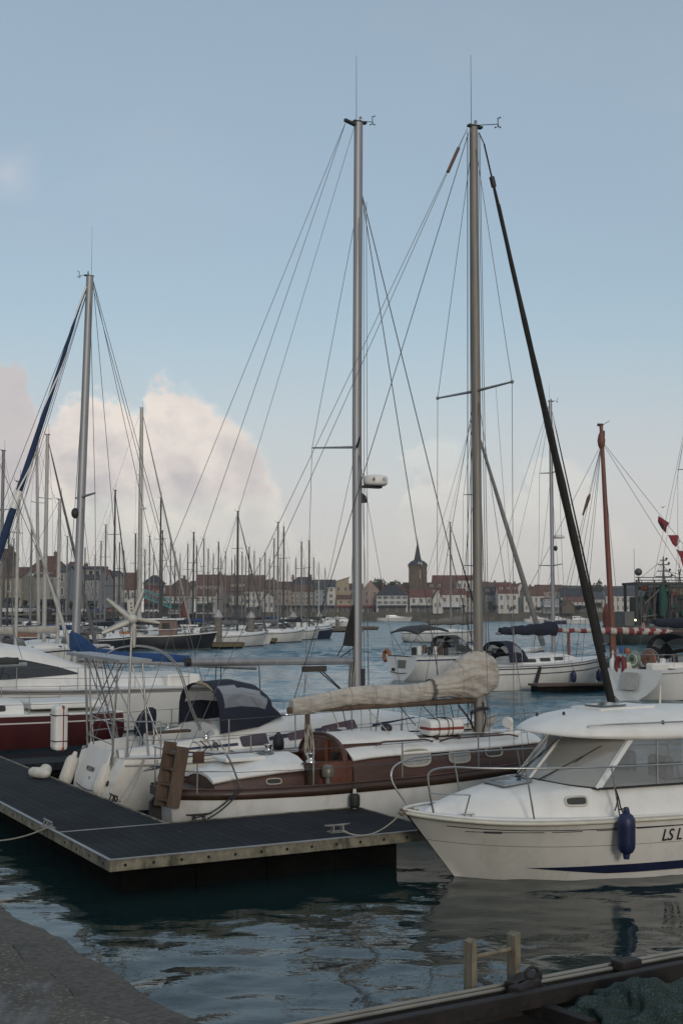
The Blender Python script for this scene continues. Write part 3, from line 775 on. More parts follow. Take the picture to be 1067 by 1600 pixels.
# inside of the wheelhouse: sole, dash, helm seat backs
INT = mat("wheelhouse lining", (.42, .40, .35), .7, var=.1)
mb = MB(); mb.bbox((1.1, -.88, .9), (3.9, .88, .92)); mb.build("sole", INT, mbt)
mb = MB(); mb.prism([(4.30, -.7, 1.25), (3.75, -.82, 1.25), (3.75, -.82, 1.0), (4.30, -.7, 1.0)], (0, 1.5, 0)); mb.build("dashboard", INT, mbt)
for yy in (-.45, .40):
    mb = MB(); mb.box((2.75, yy, 1.3), (.14, .46, .55)); mb.box((2.95, yy, 1.1), (.45, .48, .14)); mb.build("helm_seat", mat("grey vinyl seat", (.13, .13, .135), .6), mbt, bevel=.05)
mb = MB(); mb.bbox((1.0, -.93, .86), (1.06, .93, 1.86)); mb.build("aft_bulkhead", GLASSW, mbt)
# wipers
for ya, yb_, xa in ((.18, .62, 0), (-.5, -.1, 0)):
    i0 = min(range(len(bot)), key=lambda i: abs(bot[i].y - ya)); i1 = min(range(len(bot)), key=lambda i: abs(bot[i].y - yb_))
    a = out(bot[i0].lerp(topl[i0], -.02), .03); b_ = out(bot[i1].lerp(topl[i1], .60), .035)
    mb = MB(); mb.tube([a, a.lerp(b_, .5), b_], [.011, .008, .006], 6)
    dv = (b_ - a).normalized(); c0 = b_ - dv * .17 + Vector((.02, -.02, -.05)); c1 = b_ + dv * .22 + Vector((-.02, .02, .02)); mb.tube([c0, b_, c1], .007, 5)
    mb.build("wiper", BLK, mbt)
# bow rail
def rz(x): return 1.585 - .012 * (6 - x)
ry = lambda x: max(0.0, interp([(0, 1.13), (2.6, 1.2), (4, 1.19), (5, 1.09), (5.7, .86), (6.2, .58), (6.5, .36), (6.74, .0)], x)[0])
near = [(x, ry(x), rz(x)) for x in (1.4, 2.2, 3.0, 4.0, 4.8, 5.4, 5.9, 6.25)]
near2 = [(6.45, .40, 1.52), (6.46, .39, 1.32), (6.38, .36, .99)]
far = [(x, -ry(x), rz(x)) for x in (6.25, 5.9, 5.4, 4.8, 4.0, 3.0, 2.2, 1.4)]
far2 = [(6.40, -.33, .99), (6.60, -.40, 1.30), (6.56, -.44, 1.50)]
MB().tube(spline(near + near2, 5), .0135, 8).build("bow_rail", SS, mbt)
MB().tube(spline(far2 + far, 5), .0135, 8).build("bow_rail", SS, mbt)
for x in (5.35, 4.15, 2.7, 1.4):
    for sg in (-1, 1):
        y = ry(x - .0); yb = interp([(q[0], q[3]) for q in MST], x - .12)[0] - .09
        MB().tube([(x, sg * y, rz(x)), (x - .13, sg * yb, .90)], .0125, 7).build("stanchion", SS, mbt)
MB().tube([(6.46, .39, 1.25), (6.2, .56, 1.24), (6.0, .66, 1.235)], .010, 6).build("rail_brace", SS, mbt)
MB().tube([(6.0, .66, 1.235), (6.06, .62, .98)], .010, 6).build("rail_brace", SS, mbt)
# foredeck hatch
def dz(x, y):
    t = interp([tuple(q) for q in MHs], x); s = min(1, abs(y) / max(t[2], .01)); return t[3] + (t[4] - t[3]) * (1 - s ** 2.4)
HG = mat("hatch acrylic", (.09, .11, .115), .12, spec=.7)
hc = [(5.28, -.27), (4.80, -.30), (4.80, .30), (5.28, .27)]
poly = [Vector((p.x, p.y, dz(p.x, p.y) + .035)) for p in rounded(hc, 4, .18)]
mb = MB(); mb.prism([p for p in poly], (0, 0, -.05)); hh = mb.build("foredeck_hatch", HG, mbt)
MB().tube(poly + [poly[0]], .018, 6, cap=False).build("hatch_frame", ALU, hh)
MB().box((4.86, .0, dz(4.86, 0) + .05), (.05, .06, .03)).build("hatch_handle", BLK, hh)
# portlight in the coachroof side
for sg in (1, -1):
    pl = rounded([(4.66, 1.15), (4.66, 1.04), (4.37, 1.04), (4.37, 1.16)], 4, .3)
    yf = lambda x, z: house_side(MHs, x, z)
    mb = MB(); side_patch(pl, yf, sg, .014, mb, th=.02); po = mb.build("portlight", mat("dark portlight", (.02, .018, .016), .2), mbt)
    mb = MB(); ring_patch(pl, yf, sg, .012, mb, .017); mb.build("portlight_frame", mat("portlight rim", (.50, .48, .44), .4), po)
# roof rails, roof hatch, aerial base
for sg in (-1, 1):
    pth = [(x, sg * interp([tuple((q[0], q[1])) for q in MRs], x)[0] * .86, 0) for x in (4.15, 3.9, 3.4, 2.8, 2.0, 1.3)]
    pth = [Vector((x, y, roofz(x, y) + .035)) for x, y, _ in pth]; pth = [pth[0] - Vector((-.03, 0, .03))] + pth
    MB().tube(spline(pth, 4), .011, 6).build("roof_rail", SS, mbt)
for x, y in ((4.35, -.3), (4.2, .15), (3.05, .86)):
    MB().lathe([(.02, 0), (.02, .04), (.012, .05)], 8, (x, y, roofz(x, y) - .005)).build("light_fitting", BLK, mbt)
rh = [(3.75, -.38), (2.75, -.42), (2.75, .34), (3.7, .34)]
poly = [Vector((p.x, p.y, roofz(p.x, p.y) + .03)) for p in rounded(rh, 3, .08)]
mb = MB(); mb.prism(poly, (0, 0, -.05)); rhh = mb.build("roof_hatch", GELD, mbt, bevel=.006)
mb = MB(); mb.prism([Vector((p.x, p.y, roofz(p.x, p.y) + .045)) for p in rounded([(3.6, -.25), (3.15, -.27), (3.15, .2), (3.58, .2)], 3, .12)], (0, 0, -.02)); mb.build("roof_skylight", HG, rhh)
ax = MF.y(1030, 1086, -.1)
MB().tube([(ax.x, -.1, roofz(ax.x, -.1)), (ax.x - .02, -.1, roofz(ax.x, -.1) + .28)], [.016, .011], 8).build("aerial_mount", CREAM, mbt)
# bow fitting with roller, deck cleat
mb = MB(); mb.bbox((6.40, -.07, .93), (6.68, .07, .965)); mb.tube([(6.66, -.07, .945), (6.66, .07, .945)], .03, 10); mb.bbox((6.45, .05, .95), (6.66, .068, 1.0)); mb.bbox((6.45, -.068, .95), (6.66, -.05, 1.0)); mb.build("bow_roller", mat("stained bow fitting", (.24, .19, .13), .45, .5, var=.4, vs=9), mbt)
for sg in (-1, 1):
    mb = MB(); mb.tube([(6.02, sg * .46, .965), (5.86, sg * .53, .965)], .014, 6); mb.tube([(5.98, sg * .48, .91), (5.98, sg * .48, .965)], .012, 6); mb.tube([(5.90, sg * .51, .91), (5.90, sg * .51, .965)], .012, 6); mb.build("deck_cleat", SS, mbt)
# registration lettering "LS L..." along the port bow
HST = stations(MST, 60)
def hy(x, z):
    pts = []
    for xd, xw, zs, bd, bw, zk, c in HST:
        q = max(0, 1 - z / zs); pts.append((xd + (xw - xd) * q, bw + (bd - bw) * (1 - q ** max(c, .3))))
    for (x0, b0), (x1, b1) in zip(pts, pts[1:]):
        if x0 <= x <= x1: return lerp(b0, b1, (x - x0) / max(x1 - x0, 1e-6))
    return pts[0][1] if x < pts[0][0] else pts[-1][1]
lx = MF.y(1035, 1312, 1.25).x; zl = .550
R = Matrix(((-1, 0, 0), (0, 0, 1), (0, 1, 0)))
y1 = max(hy(lx, zl + .2), hy(lx, zl)); 
slope = (hy(lx, zl + .2) - hy(lx, zl)) / .2
rd_ = Vector((-.5, hy(lx - .5, zl + .1) - hy(lx, zl + .1), 0)).normalized(); up_ = Vector((0, slope, 1)); up_ = (up_ - rd_ * up_.dot(rd_)).normalized()
R = Matrix((rd_, up_, rd_.cross(up_))).transposed()
text("registration", "LS L", .235, RUBB, mbt, (lx, hy(lx, zl) + .012, zl), R, .006, .18, sx=.82)
# thin dark cove line with a pointed end, worn
mb = MB()
xs = [6.0 - .1 * i for i in range(45)]
pth = [Vector((x, hy(x, .745) + .003, .745)) for x in xs]
for i in range(0, len(pth) - 1):
    if i in (9, 14, 15, 21): continue
    mb.tube([pth[i], pth[i + 1]], .006 if i > 8 else .006 + .012 * (i % 8 == 2 or i == 3), 5)
mb.build("cove_line", RUBB, mbt)
# blue stripe low on the topsides, pointed at its forward end, on both sides
for sg in (-1, 1):
    lo_, hi_ = [], []
    for i in range(60):
        x = lerp(5.18, .1, i / 59); f = min(1, i / 12); zm = .205 - .004 * i / 59
        zl_ = zm - .058 * f + .03 * (1 - f); zh_ = zm + .058 * f + .03 * (1 - f)
        lo_.append((x, sg * (hy(x, zl_) + .011), zl_)); hi_.append((x, sg * (hy(x, zh_) + .011), zh_))
    mb = MB(); mb.loft([lo_, hi_] if sg < 0 else [hi_, lo_], closed=False); mb.build("hull_stripe", NAVY, mbt)
# blue fender over the side
ft = MF.y(975, 1268, 1.36); fb = MF.y(978, 1336, 1.36)
sB = MF.world((4.02, 1.12, .95)); 
fender("fender", MF.world((ft.x, 1.40, ft.z)), MF.world((fb.x, 1.36, fb.z)), .118, FENDB, "blue fender hanging at the side of the white motor cruiser", rope_to=MF.world((4.06, 1.20, 1.0)))
mb = MB(); mb.tube(spline([MF.world((4.10, 1.17, 1.30)), MF.world((4.06, 1.20, 1.15)), MF.world((4.04, 1.22, 1.02)), MF.world((4.02, 1.30, .92)), MF.world((ft.x, 1.40, ft.z))], 5), .011, 6)
mb.tube(spline([MF.world((4.07, 1.20, 1.17)), MF.world((4.12, 1.24, 1.08)), MF.world((4.16, 1.25, 1.0))], 4), .009, 6)
o = mb.build("fender_rope", ROPED, label="dark knotted rope holding the blue fender on the motor cruiser's rail", cat="rope")
# mooring line from the bow to the galvanised cleat
cl = ploc(535, 1298, .6); clw = PF.world(cl)
MB().tube(sag(MF.world((6.66, 0, .96)), clw, .16, 14), .010, 6).build("mooring_line", ROPEL, label="pale mooring line from the motor cruiser's bow to the pontoon's cleat", cat="rope")
# ------------------------------------------------------------------ wooden classic sloop alongside the finger
co = C0 + 1.75 * E1 + 3.65 * E2
CF = Frame(co.x, co.y, ANG)
cb = fempty("classic_sloop", CF, "old wooden sloop with white hull, varnished brown deckhouse and beige sail cover", "sailboat")
CST = [(0.28, .42, .73, .40, .18, -.15, 1.8), (1.0, 1.05, .735, .86, .62, -.4, 2.2), (1.8, 1.8, .745, 1.10, .90, -.6, 2.4), (2.8, 2.8, .76, 1.27, 1.12, -.8, 2.4), (4.6, 4.5, .80, 1.32, 1.17, -.9, 2.3), (6.4, 6.2, .88, 1.18, .95, -.8, 2.0), (8.0, 7.5, .98, .78, .50, -.55, 1.6), (9.0, 8.1, 1.06, .38, .16, -.3, 1.3), (9.55, 8.35, 1.12, .03, .02, -.1, 1.1)]
HULLW = mat("chalky white hull paint", (.58, .57, .54), .5, var=.06, vs=2, stain=(.36, .33, .28), stain_amt=.5, stain_scale=2)
hull("hull", CST, [0, .12, .35, .6, .8, .9, .97, 1.0], [HULLW, mat("green boot top", (.02, .035, .03), .6), ANTIF], lambda t, k: 1 if k >= 5 else 0, cb, N=44)
deck("deck", CST, TEAK, cb, drop=-.02, inset=.03, camber=.05, N=40)
# bulwark with capping rail
BW = mat("dark stained bulwark", (.045, .024, .015), .45, var=.3, vs=3, stretch=(.4, 4, 4))
mb = MB()
for sg in (-1, 1):
    rings = []
    for xd, xw, zs, bd, bw, zk, c in stations(CST, 44):
        b = max(bd, .04); rings.append([(xd, sg * (b + .012), zs - .045), (xd, sg * (b + .018), zs + .10), (xd, sg * (b - .03), zs + .10), (xd, sg * (b - .03), zs - .045)])
    mb.loft(rings, closed=True)
mb.bbox((.25, -.40, .685), (.30, .40, .825)); mb.build("bulwark", BW, cb)
sheer_tube("cap_rail", CST, .03, WOODV, cb, dz=.112, dy=-.005, N=44, flat=.45)
# transom-hung rudder and boarding ladder
mb = MB(); mb.prism([(.27, -.025, .80), (.10, -.025, .62), (.06, -.025, -.3), (.34, -.025, -.3)], (0, .05, 0)); mb.build("rudder", mat("black rudder", (.016, .014, .013), .6), cb)
ba = CF.y(259, 1262, -.75); bt = CF.y(263, 1160, -.75)
lad = None
mb = MB()
for dx, dy in ((.20, -.36), (.30, -.62)):
    a = Vector((-.06 + dx, dy, .60)); b_ = Vector((.10 + dx, dy, 1.56 if dy > -.5 else 1.50)); MB().bar(a, b_, .05, .20, up=(1, 0, 0)).build("ladder_board", WOODG, cb, bevel=.006)
for i in range(4):
    f = .12 + i * .24; a = Vector((.14, -.36, .60)).lerp(Vector((.30, -.36, 1.56)), f); b_ = a + Vector((.10, -.26, -.01)); MB().bar(a, b_, .19, .03, up=(0, 0, 1)).build("ladder_step", WOODG, cb)
# aft cabin
ACt = [(.95, .58, .74, .52, .92, 1.00), (1.25, .66, .74, .63, .98, 1.10), (2.0, .74, .74, .66, 1.04, 1.20), (2.42, .75, .74, .66, 1.06, 1.23)]
house("aft_cabin", ACt, WOODV, cb)
mb = MB(); rings = []
for x, yb, zb, yt, zt, cr in [(.93, 0, 0, .55, .935, 1.04), (1.3, 0, 0, .64, 1.0, 1.14), (2.0, 0, 0, .70, 1.06, 1.24), (2.48, 0, 0, .71, 1.08, 1.27)]:
    rings.append([(x, yt * s, zt + (cr - zt) * (1 - abs(s) ** 2.2)) for s in (-1, -.8, -.5, 0, .5, .8, 1)] + [(x, yt * s, zt - .045 + (cr - zt) * (1 - abs(s) ** 2.2)) for s in (1, .5, 0, -.5, -1)])
mb.loft(rings); acr = mb.build("aft_cabin_roof", GELD, cb)
mb = MB(); mb.bbox((1.25, -.30, 1.18), (1.95, .30, 1.245)); mb.build("sliding_hatch", GELD, acr, bevel=.02)
mb = MB(); mb.lathe([(.14, 0), (.14, .02), (.10, .03)], 18, (2.1, .05, 1.245)); mb.build("deck_light", HG, acr)
def oval(cx, cz, w, h, p=3.2, n=28):
    return [Vector((cx + w/2 * math.copysign(abs(math.cos(t)) ** (2/p), math.cos(t)), cz + h/2 * math.copysign(abs(math.sin(t)) ** (2/p), math.sin(t)))) for t in [2*math.pi*i/n for i in range(n)]]
CREAMF = mat("cream window frame", (.42, .38, .29), .4, var=.1)
def port(tab, cx, cz, w, h, m, parent, fr=.014):
    for sg in (-1, 1):
        yf = lambda x, z: house_side(tab, x, z); pl = oval(cx, cz, w, h)
        mb = MB(); side_patch(pl if sg < 0 else pl, yf, sg, .012, mb, th=.02); po = mb.build("portlight", m, parent)
        mb = MB(); ring_patch(pl, yf, sg, .012, mb, fr); mb.build("portlight_frame", CREAMF, po)
pv = CF.y(429, 1221, -.72); port(ACt, pv.x, pv.z, .25, .085, mat("dark portlight", (.02, .018, .016), .2), cb, .010)
# cockpit coaming
mb = MB()
for sg in (-1, 1): mb.prism([(2.42, sg * .80, .76), (3.35, sg * .86, .76), (3.35, sg * .84, 1.16), (2.42, sg * .78, 1.14)], (0, -sg * .04, 0))
mb.bbox((2.42, -.78, .30), (3.35, .78, .34)); mb.build("cockpit_coaming", WOODR, cb)
mb = MB(); mb.bbox((2.38, -.80, 1.135), (3.36, -.70, 1.165)); mb.bbox((2.38, .70, 1.135), (3.36, .80, 1.165)); mb.build("coaming_cap", WOODV, cb)
# main deckhouse
MT = [(3.22, .92, .78, .84, 1.20, 1.44), (3.7, .95, .79, .86, 1.24, 1.45), (4.8, .96, .80, .86, 1.26, 1.44), (5.8, .88, .83, .78, 1.26, 1.42), (6.6, .74, .87, .66, 1.27, 1.40), (7.25, .56, .91, .48, 1.27, 1.38)]
MTs = [tuple(catmull1([list(q) for q in MT], (len(MT) - 1) * i / 24)) for i in range(25)]
house("deckhouse", MTs, WOODV, cb)
mb = MB(); rings = []
for x, yb, zb, yt, zt, cr in MTs:
    e = yt + .035
    rings.append([(x + (.03 if x > 7.2 else 0), e * s, zt - .012 + (cr + .02 - zt) * (1 - abs(s) ** 2.2)) for s in (-1, -.8, -.5, 0, .5, .8, 1)] + [(x, e * s, zt - .05 + (cr + .02 - zt) * (1 - abs(s) ** 2.2)) for s in (1, .5, 0, -.5, -1)])
mb.loft(rings); mb.build("deckhouse_roof", GELD, cb)
# raised companionway: arched bulkhead, doors, stepped white hatch
ARW, ARZ = .60, 1.66
def arch(x, w, z0, z1, n=14): return [(x, -w, z0)] + [(x, w * -math.cos(math.pi * i / n), z0 + (z1 - z0) * (.52 + .48 * math.sin(math.pi * i / n))) for i in range(n + 1)] + [(x, w, z0)]
mb = MB(); mb.loft([arch(3.10, .80, .74, 1.55), arch(3.16, .80, .74, 1.55)], smooth=False); mb.build("companion_bulkhead", WOODR, cb)
mb = MB(); mb.tube([Vector(p) + Vector((-.02, 0, 0)) for p in arch(3.12, .79, .74, 1.54)], .030, 6); mb.build("bulkhead_trim", WOODV, cb)
mb = MB(); mb.loft([arch(3.14, .58, 1.12, 1.545), arch(3.9, .58, 1.12, 1.54)], closed=True, smooth=True); mb.build("sliding_hatch", GELD, cb)
mb = MB(); mb.loft([arch(3.9, .46, 1.2, 1.525), arch(4.75, .46, 1.2, 1.50)], closed=True, smooth=True); mb.build("hatch_garage", GELD, cb)
for x0, x1, w in ((3.13, 3.91, .585), (3.9, 4.76, .465)):
    mb = MB(); mb.bbox((x0, -w - .012, 1.30), (x1, -w + .02, 1.40)); mb.bbox((x0, w - .02, 1.30), (x1, w + .012, 1.40)); mb.build("hatch_side", WOODV, cb)
def door(y0, y1, m=WOODR, ang=0.0):
    mb = MB(); n = 5
    for i in range(n):
        a = lerp(y0, y1, i / n) + .008; b_ = lerp(y0, y1, (i + 1) / n) - .008
        mb.bbox((3.045, a, .92), (3.075, b_, 1.44))
    mb.bbox((3.06, y0, .90), (3.09, y1, 1.45)); return mb.build("companion_door", m, cb)
door(-.26, .02); door(.02, .30)
mb = MB(); mb.bbox((3.06, -.62, 1.05), (3.10, -.42, 1.28)); mb.build("bulkhead_window", mat("dark portlight", (.02, .018, .016), .2), cb)
# deckhouse windows with cream frames
CURT = mat("curtained window", (.30, .295, .28), .35, var=.12, vs=8)
for px0, px1, py0, py1, m in ((627, 671, 1171, 1196, CURT), (702, 735, 1172, 1191, CURT), (763, 790, 1168, 1182, mat("dark portlight", (.02, .018, .016), .2))):
    a = CF.y(px0, (py0 + py1) / 2, -.90); b_ = CF.y(px1, (py0 + py1) / 2, -.88); h = (py1 - py0) * (20.5 + .3 * a.x) / F
    port(MTs, (a.x + b_.x) / 2, (a.z + b_.z) / 2 - .005, abs(b_.x - a.x), h, m, cb, .016)
# wooden handrails on the roof
for sg in (-1, 1):
    for x0, x1 in ((3.75, 4.85), (5.0, 6.75)):
        pth = []; n = 9
        for i in range(n):
            x = lerp(x0, x1, i / (n - 1)); t = interp(MTs, x); y = sg * t[2] * .80
            pth.append((x, y, t[3] + (t[4] - t[3]) * .45 + (.075 if i not in (0, n - 1) else .03)))
        MB().tube(spline(pth, 2), .022, 6, flat=.7).build("handrail", WOODV, cb)
# winches, binnacle, vents, foredeck hatch
CHR = mat("chrome", (.55, .55, .54), .15, .9, var=.05)
for y in (-.78, .78):
    MB().lathe([(.075, 0), (.075, .03), (.05, .05), (.055, .10), (.08, .14), (.08, .15), (.02, .155)], 14, (2.50, y, 1.165)).build("winch", CHR, cb)
    mb = MB(); mb.bbox((2.42, y - .09, .78), (2.60, y + .09, 1.16)); mb.build("winch_post", BW, cb)
mb = MB(); mb.lathe([(.10, 0), (.11, .08), (.09, .16), (.04, .19)], 14, (2.72, -.95, .95)); mb.lathe([(.05, -.2), (.05, 0)], 10, (2.72, -.95, .95)); mb.build("binnacle_lamp", mat("tarnished lamp", (.16, .15, .12), .4, .4), cb)
MB().lathe([(.09, 0), (.10, .05), (.07, .10), (.02, .12)], 12, (4.45, .15, 1.51)).build("mushroom_vent", BLK, cb)
mb = MB(); mb.lathe([(.06, 0), (.05, .10)], 12, (6.75, -.28, 1.37)); mb.tube(spline([(6.75, -.28, 1.47), (6.76, -.28, 1.56), (6.70, -.32, 1.60), (6.62, -.36, 1.59)], 4), [.05] * 6 + [.065, .075, .085, .09, .09, .095, .095], 12); mb.build("cowl_vent", GELD, cb)
mb = MB(); mb.bbox((6.55, -.36, 1.36), (6.95, .1, 1.44)); mb.build("deck_box", GELD, cb, bevel=.03)
mb = MB(); mb.bbox((7.5, -.32, .98), (8.05, .32, 1.10)); mb.build("fore_hatch", WOODV, cb, bevel=.02)
# boom gallows
MB().tube([(2.84, 0, .4), (2.84, 0, 1.98)], .045, 8).build("boom_crutch", WOODG, cb)
MB().tube([(2.84, -.10, 1.98), (2.84, .10, 1.98)], .05, 8).build("crutch_head", WOODG, cb)
mb = MB()
for i in range(7): mb.tube(spline([(2.84 + .05 * math.cos(i * 2.4), .05 * math.sin(i * 2.4), 1.7), (2.84 + .09 * math.cos(i * 1.7), -.07, 1.3), (2.84 + .06 * math.cos(i), -.05, 1.05 + .05 * (i % 3))], 4), .011, 5)
mb.build("coiled_lines", ROPEL, cb)
# rails and stanchions
SR = [(.30, -.38, 1.42), (.55, -.60, 1.41), (.85, -.80, 1.39), (1.02, -.88, 1.36), (1.22, -.93, .86)]
for sg in (1, -1): MB().tube(spline([(x, -sg * y if sg < 0 else y, z) for x, y, z in SR], 5), .014, 7).build("stern_rail", SS, cb)
MB().tube([(.30, -.38, 1.42), (.30, .38, 1.42)], .014, 7).build("stern_rail", SS, cb)
MB().tube([(.30, -.38, 1.12), (.6, -.66, 1.12), (1.12, -.91, 1.12)], .010, 6).build("stern_rail", SS, cb)
for x, y in ((.32, -.36), (.32, .36), (.62, -.66), (.62, .66)): MB().tube([(x, y, .78), (x, y, 1.41)], .012, 6).build("rail_post", SS, cb)
mb = MB(); mb.box((.62, -.70, 1.34), (.17, .05, .17)); mb.build("rail_block", WOODV, cb)
for x in (2.35, 3.9, 5.4, 6.9, 8.2):
    t = catmull1([list(q) for q in CST], next(i for i in range(800) if catmull1([list(q) for q in CST], i / 800 * 8)[0] >= x) / 800 * 8)
    for sg in (-1, 1): MB().tube([(x, sg * (t[3] - .05), t[2]), (x, sg * (t[3] - .05), t[2] + .68)], .013, 6).build("stanchion", SS, cb)
for sg in (-1, 1):
    for zz in (.66, .36):
        pth = []
        for x in (1.15, 2.35, 3.9, 5.4, 6.9, 8.2, 9.3):
            t = catmull1([list(q) for q in CST], next(i for i in range(800) if catmull1([list(q) for q in CST], i / 800 * 8)[0] >= x) / 800 * 8)
            pth.append((x, sg * (t[3] - .05), t[2] + zz))
        MB().tube(pth, .005, 5).build("guard_wire", WIRE, cb)
# mast, spreaders, standing rigging
mbase = CF.y(748, 1140, 0); mtop = CF.y(739.5, 199, 0); mbase.y = mtop.y = 0
mz0 = 1.36
MB().tube([(mbase.x, 0, mz0), ((mbase.x + mtop.x) / 2, 0, 7), (mtop.x, 0, mtop.z)], [.088, .086, .074], 14).build("mast", MASTT, cb)
mast_head(cb, mtop, ant=1.35, vane=(.35, -.28))
hz_ = 7.56
for sg, tip in ((-1, CF.y(798, 597, -1.1)), (1, CF.y(684, 622, 1.12))):
    MB().tube([(mbase.x, 0, hz_), (tip.x, sg * 1.12, tip.z)], [.028, .018], 8).build("spreader", ALU, cb)
    MB().ball((tip.x, sg * 1.13, tip.z), .035, 8, 6).build("spreader_boot", MASTT, cb)
    ch = (6.15, sg * 1.20, .95)
    wires("shroud", [((mtop.x, 0, mtop.z - .12), (tip.x, sg * 1.13, tip.z)), ((tip.x, sg * 1.13, tip.z), ch)], .0055, WIRE, cb)
    wires("lower_shroud", [((mbase.x, sg * .05, hz_ - .05), (6.55, sg * 1.15, .97)), ((mbase.x, sg * .05, hz_ - .05), (5.65, sg * 1.22, .93))], .005, WIRE, cb)
# twin backstays with an insulator, topping lift
m_ = mtop + Vector((-.14, 0, -.05))
st_ = Vector((.0, .0, 1.0))
for sg in (-1, 1): wires("backstay", [(m_, Vector((.32, sg * .36, .85)))], .0055, WIRE, cb)
ia = m_.lerp(Vector((.32, -.36, .85)), .035); ib = m_.lerp(Vector((.32, -.36, .85)), .078)
MB().tube([ia, ib], .032, 8).build("insulator", mat("brown insulator", (.10, .05, .035), .5), cb)
wires("topping_lift", [(mtop + Vector((-.12, 0, -.15)), Vector((2.58, 0, 2.08)))], .007, ROPED, cb)
# halyards alongside the mast
for dx, dy, m in ((-.17, -.03, ROPED), (-.20, .02, ROPED), (.10, -.07, WIRE), (.13, .04, WIRE), (.17, -.05, WIRE)):
    wires("halyard", [(Vector((mtop.x + dx * .6, dy, mtop.z - .1)), Vector((mbase.x + dx * 1.1, dy * 1.5, 1.5)))], .008 if m is ROPED else .006, m, cb)
wires("flag_halyard", [(Vector((tip.x, -.75, 7.5)), Vector((6.35, -1.2, 1.0)))], .004, ROPEL, cb)
# furled headsail on the forestay
f0 = CF.y(756, 225, 0); f1 = Vector((9.45, 0, 1.35)); f0.y = 0
FSAIL = mat("dark furled headsail", (.016, .015, .012), .85, var=.35, vs=9, bump=.012, bs=18)
n = 40; pth = []; rs = []
for i in range(n + 1):
    f = i / n; pth.append(f0.lerp(f1, f) + Vector((0, 0, 0))); rs.append(.016 if f < .07 else (.03 + .048 * min(1, (f - .07) * 2.0)) * (1 + .06 * math.sin(i * 1.7)) if f < .96 else .05)
MB().tube(pth, rs, 10).build("furled_headsail", FSAIL, cb)
a = f0.lerp(f1, .055); MB().tube([a, f0.lerp(f1, .072)], .05, 8).build("furler_swivel", BLK, cb)
wires("forestay", [(mtop + Vector((.12, 0, -.08)), f0)], .012, WIRE, cb)
MB().lathe([(.12, 0), (.14, .02), (.14, .12), (.10, .15)], 14, (9.45, 0, 1.2)).build("furler_drum", BLK, cb)
# second thin stay parallel to the headsail
wires("sheet", [(f0.lerp(f1, .10) + Vector((.05, 0, 0)), Vector((9.3, -.25, 1.2)))], .006, ROPED, cb)
# boom under its beige cover
MB().tube([(2.48, 0, 1.93), (mbase.x - .1, 0, 1.98)], .055, 10).build("boom", WOODG, cb)
prof = [(455, 1093, 1115), (462, 1090, 1117), (490, 1086, 1114), (530, 1076, 1105), (560, 1072, 1101), (600, 1070, 1101), (640, 1069, 1098), (664, 1066, 1095), (683, 1057, 1091), (699, 1046, 1089), (712, 1033, 1090), (727, 1022, 1092), (742, 1016, 1092), (755, 1017, 1089), (765, 1026, 1080)]
rings = []; NS = 56
P2 = []
for px, pa, pb in prof:
    A = CF.y(px, pa, 0); B = CF.y(px, pb, 0); P2.append((A.x, A.z, B.z))
xs0 = [p[0] for p in P2]
for i in range(130):
    x = lerp(P2[0][0], P2[-1][0] + .02, i / 129); zt, zb = interp(P2, x); h = (zt - zb) / 2; zc = (zt + zb) / 2
    wd = min(.20, max(.10, h * .80))
    big = max(0, min(1, (x - 4.6) / 1.2))
    ring = []
    for k_ in range(NS):
        t = 2 * math.pi * k_ / NS; cx, sz = math.cos(t), math.sin(t)
        nx = noise.noise(Vector((x * 2.6, cx * 1.2, sz * 1.6 + 3))) * .07 + noise.noise(Vector((x * 7 + sz * 3.5, cx * 2, sz * 3))) * .05 + (1 - abs(noise.noise(Vector((x * 3.4 - sz * 2.2, cx, 7))))) ** 6 * .05 - .03
        # diagonal drapes where the sail is gathered at the mast
        pl_ = noise.noise(Vector((x * 1.3, cx, sz))) * 2.5
        nx += big * (.16 * (abs(math.sin(4.5 * sz + 4 * (x - 5) + pl_ * 1.3)) ** .6 - .65) + .07 * (abs(math.sin(9 * sz - 6 * x + pl_ * 2)) ** .6 - .65)) * (.35 + .65 * abs(cx)) + (1 - big) * .07 * (abs(math.sin(7 * x + 2.2 * sz + pl_ * 2)) ** .6 - .65) * (1 if sz < .4 else .4)
        fold = .07 * big * math.sin(9 * (sz * .9 + (x - 5) * .8) + 4 * noise.noise(Vector((x, sz, 1)))) * abs(cx)
        r = 1 + nx * 1.5
        ring.append((x, wd * cx * r + math.copysign(fold, cx) if abs(cx) > .05 else wd * cx * r, zc + h * sz * (1 + nx * .7)))
    rings.append(ring)
mb = MB(); mb.loft(rings); scv = mb.build("sail_cover", SAILC, cb)
STRAP = mat("dark cover strap", (.10, .085, .08), .8)
mb = MB(); i = min(range(130), key=lambda j: abs(rings[j][0][0] - CF.y(673, 1078, 0).x)); 
ctr = Vector((rings[i][0][0], 0, sum(p[2] for p in rings[i]) / NS))
mb.loft([[ctr + Vector((q, 0, 0)) + (Vector(p) - ctr) * Vector((0, 1, 1)).length / math.sqrt(2) * 1.03 for p in rings[i]] for q in (-.05, .05)], cap=(False, False)); mb.build("cover_strap", STRAP, scv)
for pxs in (480, 513, 545, 582, 620, 650, 712):
    i = min(range(130), key=lambda j: abs(rings[j][0][0] - CF.y(pxs, 1078, 0).x)); c0_ = Vector((rings[i][0][0], 0, sum(p[2] for p in rings[i]) / NS))
    mb = MB(); mb.tube([c0_ + (Vector(p) - c0_) * 1.015 for p in rings[i]] + [c0_ + (Vector(rings[i][0]) - c0_) * 1.015], .007, 5, cap=False); mb.build("cover_lacing", ROPEL, scv)
